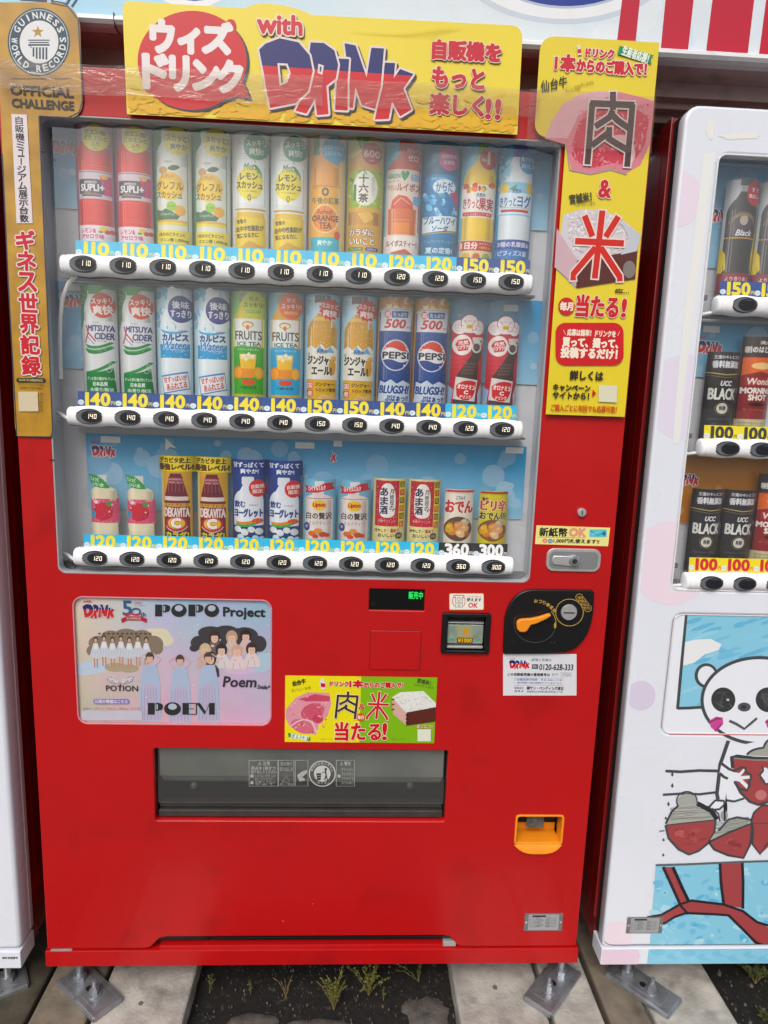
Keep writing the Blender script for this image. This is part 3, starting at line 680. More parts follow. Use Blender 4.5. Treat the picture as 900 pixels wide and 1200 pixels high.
def cap(ch, x0, x1, y0, y1, c='#1d1d20'):   # fat poster capitals
    w2 = x1-x0; h = y1-y0
    if ch == 'P': A.rect(x0, y0, x0+w2*.46, y1, c); A.poly([(x0+w2*.52, y0), (x0+w2*.75, y0), (x0+w2*.97, y0+h*.12), (x1, y0+h*.33), (x0+w2*.93, y0+h*.56), (x0+w2*.72, y0+h*.66), (x0+w2*.52, y0+h*.66)], c); A.rect(x0+w2*.56, y0+h*.12, x0+w2*.66, y0+h*.54, '#b8c4d4')
    if ch == 'O': A.ell((x0+x1)/2, (y0+y1)/2, w2/2, h*.56, c, 30); A.ell((x0+x1)/2+w2*.0, (y0+y1)/2-h*.18, w2*.26, h*.26, '#c2cad8', 20)
    if ch == 'E': A.rect(x0, y0, x0+w2*.5, y1, c); A.rect(x0+w2*.5, y0, x1, y0+h*.07, c); A.rect(x0+w2*.5, y0+h*.47, x0+w2*.9, y0+h*.53, c); A.rect(x0+w2*.5, y1-h*.07, x1, y1, c)
    if ch == 'M': A.poly([(x0, y0), (x0+w2*.22, y0), (x0+w2*.52, y0+h*.72), (x0+w2*.72, y0), (x1, y0), (x1, y1), (x0+w2*.7, y1), (x0+w2*.7, y0+h*.25), (x0+w2*.46, y1), (x0+w2*.06, y0+h*.1), (x0+w2*.06, y1), (x0, y1)], c)
for ch, a, b_ in (('P', 373, 432), ('O', 436, 496), ('P', 503, 562), ('O', 565, 623)): cap(ch, a, b_, 94, 140)
A.text('Project', 640, 106, 802, 152, '#1d1d20', b=.0010)
for ch, a, b_ in (('P', 345, 404), ('O', 408, 474), ('E', 480, 530), ('M', 532, 606)): cap(ch, a, b_, 478, 524)
A.text('Poem', 638, 376, 768, 416, '#2a2430', b=.0008, shear=.15); A.text('Smile*', 772, 408, 822, 424, '#2a2430', b=.0004, shear=.2, rot=-4)
A.text('5', 247, 80, 282, 136, '#3d5f8c', b=.0009); A.ring(298, 122, 17, 12, 7, '#3d5f8c'); A.ring(298, 122, 17, 12, 7, '#c8485a', a0=20, a1=160); A.line([(249, 128), (262, 137), (279, 128)], 7, '#c8485a'); A.text('th', 316, 124, 336, 140, '#44688f', b=.0004)
A.poly([(240, 150), (262, 140), (318, 140), (342, 150), (340, 166), (318, 156), (262, 156), (244, 166)], '#c03848'); A.text('50th ANNIVERSARY', 262, 144, 318, 152, '#f0e0e0')
for i in range(4): A.line([(308+i*9, 74), (313+i*9, 66)], 2, '#3a4a6a')
A.text('自販機で', 293, 84, 325, 91, '#c8485a'); A.text('もっと楽しく', 293, 93, 338, 99, '#c8485a')
for s in (-1, 1):
    for q in range(4): A.line([(237+s*8, 404-q*4), (237+s*26, 388-q*5), (237+s*(54-q*5), 374+q*8)], 3.2, '#e9edf5')
    A.line([(237+s*8, 400), (237+s*22, 380), (237+s*52, 374), (237+s*48, 392), (237+s*20, 404), (237+s*8, 400)], 1.3, '#55586a')
A.text('POTION', 182, 410, 306, 432, '#26262a', b=.0003); A.line([(237, 400), (237, 432)], 3, '#26262a')
A.rrect(132, 462, 272, 482, 9, '#9a8cc8'); A.text('公演の情報はこちら', 138, 465, 266, 479, '#ece8f6', b=.0002)
A.rrect(84, 508, 322, 546, 5, '#d2d0dc')
for i in range(5): A.text(('公式サイト', 'チケット', 'ポーション', 'ポエム', 'グッズ')[i], 92+i*47, 496, 126+i*47, 504, '#8a5a98')
A.build('poster', wall_place(.006), M_PRINT, red, clipx=(PX0, PX1), clipy=(PZ0, PZ1))
plate('poster_frame', rr(PX0-.001, PZ0-.001, PX1+.001, PZ1+.001, .021), [rr(PX0+.0015, PZ0+.0015, PX1-.0015, PZ1-.0015, .019)], -.0008, .0055, mat('pink_edge', '#d98a92', .4), red, bevel=.0005)
link('poster_cover', mesh_py('poster_cover', [(PX0, .0015, PZ0), (PX1, .0015, PZ0), (PX1, .0015, PZ1), (PX0, .0015, PZ1)], [(0, 1, 2, 3)]), clear('poster_acrylic', (.97, .97, .98), .045, .05, haze=.008, bump=.02, bscale=12), red)

# delivery slot
MB().box(DX0-.003, .0185, DZ0-.003, DX0+.001, .12, DZ1+.003).box(DX1-.001, .0185, DZ0-.003, DX1+.003, .12, DZ1+.003).box(DX0+.001, .0185, DZ1-.001, DX1-.001, .12, DZ1+.003).box(DX0+.001, .0185, DZ0-.003, DX1-.001, .12, DZ0+.001).box(DX0-.003, .1205, DZ0-.003, DX1+.003, .126, DZ1+.003).build('delivery_chute', mat('chute_plastic', '#2b2b2c', .5), red)
b = MB(); b.box(DX0+.004, .012, DZ0+.002, DX1-.004, .030, DZ0+.018, .002).box(DX0+.004, .020, DZ0+.020, DX1-.004, .036, DZ0+.032, .002)
b.build('chute_sill', mat('grey_sill', '#3c3a38', .4, var=.2, vscale=30), red)
MB().box(DX0+.006, .050, DZ0+.064, DX1-.006, .058, DZ0+.070).box(DX0+.006, .036, DZ0+.076, DX1-.006, .046, DZ0+.088, .002).box(DX0+.006, .024, DZ0+.092, DX1-.006, .034, DZ1-.004).build('chute_rib', mat('grey_rib', '#a7aaa6', .45, var=.45, vscale=5), red)  # two ribs; the tall pale panel imitates pavement reflected in the flap
fl = mesh_py('delivery_flap', [(DX0+.003, .0145, DZ0+.034), (DX1-.003, .0145, DZ0+.034), (DX1-.008, .007, DZ1-.002), (DX0+.008, .007, DZ1-.002)], [(0, 1, 2, 3)])
link('delivery_flap', fl, G_FLAP, red)
K2 = 900/370.; A = Art(pixmap(.006, 170, 860, K2)); gy = '#aeb0ab'
for a in ((296, 76, 378, 152), (380, 76, 424, 152), (428, 76, 464, 152), (545, 76, 597, 152)):
    A.line([(a[0], a[1]), (a[2], a[1]), (a[2], a[3]), (a[0], a[3]), (a[0], a[1])], 1.6, gy)
A.text('△ 注意', 322, 79, 356, 91, gy, b=.0002); A.text('商品を1個ずつ', 302, 94, 372, 104, gy, b=.0002); A.text('取り出してください', 302, 105, 374, 115, gy, b=.0002)
for i in range(2): A.ell(304, 122+i*20, 5, 5, gy, 12); A.text(('とびらに手を入れ', '危険ですから')[i], 312, 118+i*18, 372, 126+i*18, gy); A.text(('ないでください', 'やめて')[i], 312, 127+i*16, 366, 134+i*16, gy)
A.text('飲み物の', 386, 80, 420, 92, gy); A.text('取り出し方', 384, 96, 421, 108, gy); A.line([(390, 140), (402, 122), (412, 140), (390, 140)], 1.4, gy); A.text('押して取る', 384, 143, 421, 150, gy)
A.poly([(434, 118), (448, 108), (462, 104), (462, 112), (452, 122), (440, 128), (434, 126)], gy); A.poly([(436, 128), (450, 126), (458, 134), (440, 138)], gy)
A.ring(505, 115, 37, 37, 3, '#c9cac6'); A.ell(505, 115, 24, 24, '#c9cac6'); A.ell(515, 102, 4, 4, '#2c2d2c', 10); A.line([(514, 106), (516, 120), (512, 134)], 4, '#2c2d2c'); A.line([(516, 110), (504, 112)], 2.4, '#2c2d2c'); A.line([(516, 120), (520, 134)], 3, '#2c2d2c')
A.poly([(488, 114), (502, 114), (500, 134), (490, 134)], '#2c2d2c'); A.line([(490, 120), (501, 120)], 1.3, '#c9cac6'); A.line([(491, 127), (500, 127)], 1.3, '#c9cac6')
for i, ch in enumerate('あきかんはくずかご'):
    t = R(200+i*17.5); A.text(ch, 505+31*math.cos(t)-3.4, 115+31*math.sin(t)-3.4, 505+31*math.cos(t)+3.4, 115+31*math.sin(t)+3.4, '#c9cac6', b=.00012)
A.text('リサイクル', 482, 139, 528, 146, '#c9cac6', b=.0001)
A.text('△ 警告', 556, 79, 586, 91, gy, b=.0002)
for i in range(4): A.text(('手を入れない', 'でください。', 'けがをする', 'おそれあり')[i], 560, 98+i*13, 594, 107+i*13, gy)
A.ell(553, 122, 5, 5, gy, 12)
A.build('flap_print', lambda u, v, off: (u, .0055-off+(DZ1-v)*.050, v), mat('flap_print', attr=True, rough=.6), red)
for px in (225, 481):
    x, z = p2(px, 926); MB().ball((x, .018, z), .008, .006, .008, 16).build('flap_bolt', mat('pale_bolt', '#6b6a68', .35, var=.2), red, smooth=True)

# display, cover plate, bill slot, coin unit, locks, stickers, change cup
x0, z0, x1, z1 = ds[0][0], ds[1][1], ds[1][0], ds[0][1]
MB().box(x0-.001, .004, z0-.001, x1+.001, .008, z1+.001).build('display', mat('display_glass', '#08090a', .12), red)
A = Art(pixmap(.003)); A.text('販売中', 479, 693.5, 495.5, 702, '#20ff60', b=.0003)
A.build('display_text', wall_place(.0035), M_GREEN, red)
MB().cyl((x0+.008, .0038, z0+.012), (x0+.008, .0044, z0+.012), .004, 16).build('sensor', M_BLACK, red)
q = p2(434.5, 738.5), p2(491.5, 785)
plate('cover_plate', rr(q[0][0], q[1][1], q[1][0], q[0][1], .003), [], -.0022, .004, M_RED, red, bevel=.0009)
plate('cover_groove', rr(q[0][0]-.0012, q[1][1]-.0012, q[1][0]+.0012, q[0][1]+.0012, .004), [rr(q[0][0]+.0002, q[1][1]+.0002, q[1][0]-.0002, q[0][1]-.0002, .003)], -.0003, .003, mat('groove_shadow_gap', '#5a0a0c', .6), red)
# bill slot
plate('bill_slot', rr(BX0-.001, BZ0-.001, BX1+.001, BZ1+.001, .004), [rr(BX0+.010, BZ0+.006, BX1-.010, BZ1-.006, .001)], -.007, .016, M_BLACK, red, bevel=.0014)
MB().box(BX0+.008, .017, BZ0+.004, BX1-.008, .019, BZ1-.004).build('bill_recess', M_DARK, red)
bw = BX1-BX0; bh = BZ1-BZ0
b = MB(); b.box(BX0+.012, .002, BZ0+.018, BX1-.012, .014, BZ0+bh*.70, .002); b.build('bill_guide', mat('green_grey_plastic', '#8d9c90', .25, var=.25, vscale=60, coat=.5), red)
b = MB(); b.box(BX0+.012, -.001, BZ0+.009, BX1-.012, .013, BZ0+.014, .001).box(BX0+.012, .000, BZ0+bh*.74, BX1-.012, .013, BZ0+bh*.76, .001); b.build('bill_roller', M_CHROME, red)
A = Art(lambda a, c: (a, c)); cx = (BX0+BX1)/2
A.rect(cx-.017, BZ0+.020, cx+.016, BZ0+bh*.68, '#a89f6a'); A.rect(cx-.014, BZ0+.033, cx+.013, BZ0+bh*.66, '#9aa08a'); A.ell(cx, BZ0+bh*.52, .006, .008, '#d8953c', 14); A.ell(cx+.001, BZ0+bh*.60, .004, .003, '#b8a050', 12)
A.rect(cx-.017, BZ0+.020, cx+.016, BZ0+.032, '#5a4a20'); A.text('¥1000', cx-.015, BZ0+.0305, cx+.014, BZ0+.0215, '#e8b850', b=.0005)
for s in (-1, 1): A.rect(cx+s*.029-.004, BZ0+.026, cx+s*.029+.004, BZ0+.029, '#3fae74')
A.build('bill_print', wall_place(.0016), M_PRINT, red)
# sticker above the bill slot
def sticker(name, px, fn, parent=red, Y=0.0, m=None, th=.0006):
    q = [at(a, c, Y) for a, c in px]; vs = [(p.x, Y-th, p.z) for p in q]+[(p.x, Y-.0001, p.z) for p in q]; n = len(vs)//2
    A = Art(pixmap(Y)); fn(A); return A.build(name, wall_place(Y-th), m or M_PRINT, parent)
def f(A):
    A.m = pixmap(0, 500, 570, 900/220.)
    A.rrect(108, 512, 274, 592, 7, '#f0b868'); A.rrect(111, 515, 271, 589, 5, '#f4efe6')
    A.line([(132, 524), (124, 540), (124, 556), (134, 576)], 3, '#c83838'); A.line([(176, 524), (184, 540), (184, 556), (176, 576)], 3, '#c83838')
    A.line([(130, 522), (180, 522), (180, 532), (130, 532), (130, 522)], 3, '#333333'); A.rect(138, 528, 172, 580, '#e8e6e0'); A.ring(155, 541, 9, 8, 2.5, '#d85050'); A.text('1000', 143, 554, 168, 562, '#444'[0]+'444444'); A.text('円札', 148, 566, 164, 578, '#444444'); A.line([(138, 528), (138, 580), (172, 580), (172, 528)], 2, '#444444')
    A.text('この千円札も', 190, 524, 262, 532, '#c04848'); A.text('使えます', 192, 535, 262, 551, '#222222', b=.0003); A.text('OK', 200, 558, 244, 581, '#d84848', b=.0004)
sticker('bill_sticker', [(527, 695), (567, 695), (567, 714), (527, 714)], f)
def f(A):
    A.m = pixmap(0, 500, 570, 900/220.)
    A.poly([(526, 186), (879, 198), (869, 287), (519, 276)], '#f1ea9e')
    A.text('新紙幣', 541, 199, 673, 240, '#1c1a16', b=.0008); A.text('OK', 684, 202, 762, 240, '#e8a888', b=.0014, out=(.0004, '#f0c8b0'))
    A.rect(780, 206, 862, 243, '#6fc6d4'); A.line([(784, 212), (820, 236), (858, 214)], 4, '#3f8fb8'); A.ell(850, 226, 9, 10, '#2f78a8', 12); A.line([(790, 232), (830, 214)], 3, '#a8e0e8')
    A.line([(530, 243), (760, 247)], 1.5, '#5a5238'); A.ell(566, 260, 12, 11, '#e88878', 14); A.ell(592, 262, 12, 11, '#4a88c0', 14); A.text('新', 560, 255, 572, 266, '#fff0e0'); A.text('旧', 586, 257, 598, 268, '#fff0e0')
    A.text('1,000円札使えます!!', 608, 252, 826, 273, '#1c1a16', b=.0005)
sticker('banknote_sticker', [(627, 616), (714, 618), (712, 640), (626, 637)], f)
def f(A):
    A.m = pixmap(0, 500, 570, 900/220.)
    A.rect(366, 803, 718, 1002, '#dfe0e6'); logo(A, 394, 832, 494, 876, out=.0004); A.text('with', 396, 822, 424, 831, '#c84860')
    A.text('故障と苦情は', 502, 824, 598, 838, '#3a3a40'); A.rect(504, 852, 534, 874, '#2a2a30'); A.text('無料', 508, 856, 530, 871, '#e0e0e6'); A.text('0120-628-333', 540, 852, 702, 880, '#2a2a30', b=.0005)
    A.text('この自動販売機の管理番号は', 388, 894, 590, 908, '#2a2a30', b=.0003); A.text('SVT-', 600, 896, 634, 907, '#2a2a30'); A.line([(640, 892), (696, 892), (696, 910), (640, 910), (640, 892)], 1.2, '#8a8a92'); A.text('01024', 648, 896, 690, 906, '#55555c')
    A.line([(420, 918), (658, 918), (658, 952), (420, 952), (420, 918)], 1.2, '#7a8ab0'); A.text('お電話受付時間　平日 9:00〜17:30', 430, 921, 650, 932, '#4a68a8'); A.text('(受付時間外は留守番電話でうけたまわります)', 432, 937, 648, 947, '#4a68a8')
    A.text('管理会社', 420, 960, 464, 970, '#3a3a40'); A.text('連 絡 先', 420, 975, 464, 985, '#3a3a40'); A.text('㈱サン・ベンディング東北', 480, 958, 656, 975, '#2a2a30', b=.0003); A.text('宮城県仙台市若林区卸町東二丁目', 480, 979, 650, 988, '#3a3a40')
sticker('service_sticker', [(589, 766), (676, 768), (672, 815), (588, 813)], f)
# key lock and handle lock
def lock(px, py, r):
    x, z = p2(px, py); MB().cyl((x, .002, z), (x, -.006, z), r, 28).cyl((x, -.0061, z), (x, -.0075, z), r*.93, 28, r2=r*.8).build('key_lock', M_CHROME, red, smooth=True)
    MB().box(x-.0009, -.0082, z-r*.55, x+.0009, -.0076, z+r*.45).build('keyhole', M_DARK, red)
lock(681, 600, .0088)
q0, q1 = p2(641, 642), p2(702, 670)
lx0, lz1, lx1, lz0 = q0[0], q0[1], q1[0], q1[1]; lc = (lz0+lz1)/2
plate('handle_lock', rr(lx0, lz0, lx1, lz1, .016, 10), [], -.004, .002, M_CHROME, red, bevel=.0012)
plate('handle_recess', rr(lx0+.006, lz0+.006, lx1-.006, lz1-.006, .011, 10), [], -.0046, -.0041, mat('dull_steel', '#9da0a2', .4, metal=.5, var=.1), red)
kx = p2(671, 656)[0]; kz = p2(671, 656)[1]
plate('handle_lever', [(lx0+.014, kz-.009), (kx, kz-.013), (kx+.013, kz-.002), (kx+.011, kz+.007), (kx, kz+.0125), (kx-.012, kz+.009), (lx0+.014, kz+.009), (lx0+.010, kz)], [], -.0075, -.0047, M_CHROME, red, bevel=.0012)
MB().cyl((kx, -.0076, kz), (kx, -.014, kz), .0105, 26, r2=.009).build('lock_barrel', M_METAL, red, smooth=True)
MB().cyl((kx, -.0141, kz), (kx, -.0149, kz), .0055, 20).build('lock_core', mat('steel_core', '#8c8e90', .2, metal=1), red, smooth=True); MB().box(kx-.0008, -.0155, kz-.003, kx+.0008, -.015, kz+.003).build('keyhole', M_DARK, red)
# leaf-shaped coin unit
fm = pixmap(0, 500, 570, 900/220.)
def bez(p0, p1, p2_, n=8): return [((1-t)**2*p0[0]+2*t*(1-t)*p1[0]+t*t*p2_[0], (1-t)**2*p0[1]+2*t*(1-t)*p1[1]+t*t*p2_[1]) for t in [i/n for i in range(n)]]
leaf = bez((370, 640), (392, 496), (510, 490), 12)+[(520, 490), (788, 494), (799, 502)]+bez((798, 520), (800, 770), (640, 795), 14)+[(560, 797), (372, 799), (364, 790)]
plate('coin_unit', [fm(*p) for p in leaf], [], -.0075, .002, M_BLACK, red, bevel=.0022)
A = Art(fm); gold = '#b8975a'
A.ring(515, 652, 100, 90, 3, '#4c4c50', 40, 20, 200); A.ring(515, 652, 100, 90, 3.5, gold, 16, -40, 15)
A.ring(679, 599, 66, 64, 4, gold, 40)
for i, t in enumerate('おつり・返却'):
    a = R(-88+i*10.5); cx, cy = 515+112*math.cos(a), 652+108*math.sin(a); A.text(t, cx-8, cy-8, cx+8, cy+8, gold, b=.0004, rot=-(i*9))
for i, t in enumerate(('500', '100', '50', '10')): A.ring(726+i*13.5, 526+i*17.5, 17, 16, 3, gold, 20); A.text(t, 717+i*13.5, 521+i*17.5, 735+i*13.5, 532+i*17.5, gold, b=.0002)
for x in (398, 412, 590, 606): A.ell(x, 736+(x > 500)*6, 4, 2.5, '#3c3c40', 10)
A.poly([(604, 655), (614, 640), (617, 665), (606, 676)], gold)
A.build('coin_unit_print', wall_place(-.0078), M_PRINT, red)
cx, cz = fm(515, 652); r1 = .036
MB().cyl((cx, -.0076, cz-.002), (cx, -.0105, cz-.002), .0225, 40).build('return_knob', M_BLACK, red, smooth=True)
lev = [(421, 650), (424, 634), (436, 625), (455, 622), (492, 620), (530, 612), (572, 598), (581, 598), (583, 607), (560, 622), (530, 636), (510, 645), (490, 648), (482, 660), (470, 678), (455, 684), (436, 682), (424, 670)]
plate('return_lever', [fm(*p) for p in lev], [], -.021, -.0106, M_ORANGE, red, bevel=.0022)
cx, cz = fm(675, 597)
MB().cyl((cx, -.0076, cz), (cx, -.0095, cz), .0205, 36).build('slot_ring', mat('dark_steel', '#3c3d40', .3, metal=.8), red, smooth=True)
MB().cyl((cx, -.0096, cz+.0004), (cx, -.0125, cz+.0004), .0172, 36, r2=.0160).build('coin_slot_plate', M_CHROME, red, smooth=True)
MB().box(cx-.0120, -.0132, cz-.0012, cx+.0115, -.0126, cz+.0011).build('coin_slot', M_DARK, red)
# change cup
cup = [fm2 for fm2 in rr(CX0-.003, CZ0-.002, CX1+.003, CZ1+.003, .008)]
plate('cup_rim', cup, [rr(CX0+.0015, CZ0+.001, CX1-.0015, CZ1-.001, .006)], -.0025, .030, M_ORANGE, red, bevel=.001)
MB().box(CX0-.001, .052, CZ0-.001, CX1+.001, .056, CZ0+.018).box(CX0, .003, CZ0-.002, CX1, .0515, CZ0+.002, .001).build('cup_floor', M_ORANGE, red)
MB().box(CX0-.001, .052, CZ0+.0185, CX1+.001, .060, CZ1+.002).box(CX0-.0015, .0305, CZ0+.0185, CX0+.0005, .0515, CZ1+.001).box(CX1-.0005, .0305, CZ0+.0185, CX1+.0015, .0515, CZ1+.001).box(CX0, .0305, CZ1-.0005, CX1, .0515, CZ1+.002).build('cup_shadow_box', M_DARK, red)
MB().box((CX0+CX1)/2-.022, .024, CZ0+.022, (CX0+CX1)/2+.018, .029, CZ1-.004, .002).build('cup_flap', mat('grey_flap', '#6b6764', .25, var=.5, vscale=90, bump=.4, bscale=120), red)
n = 10; vs, fs = [], []
for i in range(n+1):
    t = i/n; x = CX0-.003+(CX1-CX0+.006)*t; dep = .0185*(1-abs(2*t-1)**3.2)
    for j in range(4): u = j/3; vs.append((x, -.0025-.006*math.sin(u*1.57)*(1-abs(2*t-1)**4), CZ0-.001-dep*u))
for i in range(n):
    for j in range(3): a = i*4+j; fs.append((a, a+1, a+5, a+4))
link('cup_lip', mesh_py('cup_lip', vs, fs), M_ORANGE, red, smooth=True)
# rating plate and screw holes
def rating(parent, x0, z0, x1, z1, Y=0.0):
    MB().box(x0, Y-.0012, z0, x1, Y-.0002, z1, .0003).build('rating_plate', mat('rating_foil', '#8f8f92', .35, metal=.5, var=.12, vscale=60), parent)
    A = Art(lambda a, c: (a, c)); wd, h = x1-x0, z1-z0
    A.rect(x0+wd*.10, z0+h*.05, x1-wd*.10, z1-h*.05, '#a6a6aa'); dk = '#3c3c42'
    A.rect(x0+wd*.2, z1-h*.2, x0+wd*.55, z1-h*.1, '#222226')
    for i in range(7):
        y = z1-h*(.27+.085*i); A.text('缶・ボトル自動販売機 定格電圧'[:9+i % 4], x0+wd*.13, y+h*.055, x0+wd*(.42+.04*(i % 3)), y, dk); A.text('消費電力 100V 冷媒量 製造番号'[:10+i % 3], x0+wd*.54, y+h*.055, x0+wd*(.82+.03*(i % 2)), y, dk)
    for s in (.05, .95): A.ell(x0+wd*s, z0+h*.5, .0022, .0026, '#c8c8cc', 10)
    A.build('rating_print', wall_place(Y-.0014), M_PRINT, parent)
q = p2(613.5, 1090.5), p2(660, 1070)
rating(red, q[0][0], q[0][1], q[1][0], q[1][1])
for px, py in ((617, 1046), (617, 1057), (660, 1046), (659, 1053), (659, 1058), (70, 1081), (117, 1081), (588, 950)):
    x, z = p2(px, py); MB().cyl((x, -.0004, z), (x, .0, z), .0011, 8).build('screw_hole', M_DARK, red)
q = random.Random(77)
for i in range(26):
    x, z = q.uniform(.03, W-.03), q.choice((q.uniform(.04, .30), q.uniform(.52, .85))); a = q.uniform(0, 3.1); l = q.choice((.0012, .0018, .005, .009)); 
    if PX0-.02 < x < .90 and z > .49: continue
    A = Art(lambda a_, b_: (a_, b_)); A.line([(x, z), (x+l*math.cos(a), z+l*.4*math.sin(a))], q.uniform(.0004, .0011), q.choice(('#5a1014', '#8f3034', '#d8a0a0', '#6b1418'))); A.build('paint_scuff', wall_place(-.0001), M_PRINT, red)
# adjustable feet on the sleepers
def foot(parent, x, y, ang, flip=1):
    # x, y: foot stud; the plate runs forward from it
    M = Matrix.Translation((x, y, PZ)) @ Matrix.Rotation(R(ang), 4, 'Z')
    b = MB(); b.box(-.036, -.118, .006, .036, .038, .0105, .004).box(-.037, -.116, .0, -.0335, .036, .0095, .001).box(.0335, -.116, .0, .037, .036, .0095, .001).box(-.033, -.1195, .0, .033, -.1165, .0095, .001).box(-.022, -.095, .0106, .022, .018, .0120, .0006)
    bmesh.ops.transform(b.b, matrix=M, verts=b.b.verts); pl = b.build('foot_bracket', M_METAL, parent)
    def sub(name, bb, m):
        bmesh.ops.transform(bb.b, matrix=M, verts=bb.b.verts); o = bb.build(name, m, None); o.parent = pl; return o
    sub('foot_stud', MB().cyl((0, 0, .012), (0, 0, .10), .0085, 16).cyl((0, 0, .0125), (0, 0, .0245), .0145, 6).cyl((0, 0, .025), (0, 0, .028), .0125, 16), M_METAL)
    sub('anchor_bolt', MB().cyl((0, -.062, .0125), (0, -.062, .0145), .0155, 20).cyl((0, -.062, .0146), (0, -.062, .026), .0105, 6).cyl((0, -.062, .0261), (0, -.062, .033), .0075, 6).cyl((0, -.062, .0331), (0, -.062, .046), .0045, 12), M_METAL)
    sub('slot_hole', MB().cyl((0, -.040, .0121), (0, -.040, .0124), .008, 16), M_DARK)
for px, py, a in ((94, 1147, 50), (657, 1140, -43)):
    p = atz(px, py, PZ+.012); foot(red, p.x, p.y, a)
for x in (.06, W-.06): foot(red, x, .66, 180)

# ------------------------------------------------------------------ drink samples: half-round printed shells in clear tubes
CW = .070; U = CW/100; CR_ = .0445
def bend(u): return .0275-math.sqrt(max(0, CR_*CR_-u*u))      # bulges towards the viewer
def bottle(A, col, cap='#f0f0f2', x0=8, x1=92, y0=6, ysh=78, y1=300, nw=17, cx=None, capcol=None):
    cx = (x0+x1)/2 if cx is None else cx
    A.poly([(cx-nw, y0+34), (cx+nw, y0+34)]+bez((cx+nw, y0+36), (x1, y0+46), (x1, ysh), 6)+[(x1, ysh), (x1-1, y1), (x0+1, y1), (x0, ysh)]+bez((x0, ysh), (x0, y0+46), (cx-nw, y0+36), 6), col)
    A.rect(cx-nw+1, y0+14, cx+nw-1, y0+36, cap); A.rrect(cx-nw-1, y0, cx+nw+1, y0+18, 3, capcol or cap)
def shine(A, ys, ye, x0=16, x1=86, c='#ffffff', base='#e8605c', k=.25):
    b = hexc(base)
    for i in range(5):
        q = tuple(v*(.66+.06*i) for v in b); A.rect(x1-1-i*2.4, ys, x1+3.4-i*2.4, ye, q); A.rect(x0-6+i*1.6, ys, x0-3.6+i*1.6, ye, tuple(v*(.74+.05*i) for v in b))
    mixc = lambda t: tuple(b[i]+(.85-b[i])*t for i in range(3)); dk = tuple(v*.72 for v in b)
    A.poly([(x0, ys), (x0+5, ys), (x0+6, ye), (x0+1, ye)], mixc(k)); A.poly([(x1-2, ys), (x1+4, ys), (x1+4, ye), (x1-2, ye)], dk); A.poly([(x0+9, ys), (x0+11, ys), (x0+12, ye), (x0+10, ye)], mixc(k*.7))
def supli(A):
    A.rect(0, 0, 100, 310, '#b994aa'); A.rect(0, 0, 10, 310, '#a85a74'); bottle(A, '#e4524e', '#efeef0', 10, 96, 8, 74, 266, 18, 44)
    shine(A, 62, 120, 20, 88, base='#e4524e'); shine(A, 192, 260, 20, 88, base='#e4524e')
    for y in (106, 112, 196, 240, 246): A.line([(12, y), (94, y+1)], 1.2, '#f08a84')
    A.rect(10, 118, 96, 190, '#d8cbd2'); A.rect(10, 120, 96, 123, '#9a8a94'); A.rect(12, 140, 82, 178, '#45414c'); A.poly([(70, 130), (96, 130), (96, 180), (80, 180)], '#d2608c')
    A.ell(80, 133, 8, 6, '#f0c030', 12); A.rect(20, 179, 74, 184, '#4a454e'); A.text('AMINO', 28, 145, 62, 151, '#e6e0e6', b=.0002); A.text('SUPLI+', 18, 153, 80, 170, '#f2f0f2', b=.0006); A.text('CITRIC', 26, 172, 46, 176, '#e8d83c'); A.text('ACID', 50, 172, 64, 176, '#e07ab0')
    A.rect(6, 258, 100, 310, '#efe6ea'); A.text('レモン&', 14, 266, 56, 278, '#d0508a', b=.0004); A.text('アセロラ味', 14, 281, 76, 293, '#d0508a', b=.0004)
    A.ell(74, 268, 9, 7, '#f2cf2c', 14); A.ell(84, 274, 7, 6, '#d83a34', 12); A.ell(94, 273, 6, 6, '#e04a3e', 12); A.line([(84, 268), (88, 260), (94, 267)], 1, '#4a8a3c'); A.ell(68, 275, 6, 3, '#5aa04a', 10)
    A.ell(62, 36, 33, 33, '#f2ee6a', 32); A.text('クエン酸', 36, 16, 88, 28, '#4f6b34', b=.0002); A.text('ビタミンC', 33, 31, 90, 43, '#4f6b34', b=.0002); A.text('入り', 52, 46, 72, 58, '#c84a30', b=.0002); A.text('※600ml', 54, 61, 70, 65, '#4f6b34')
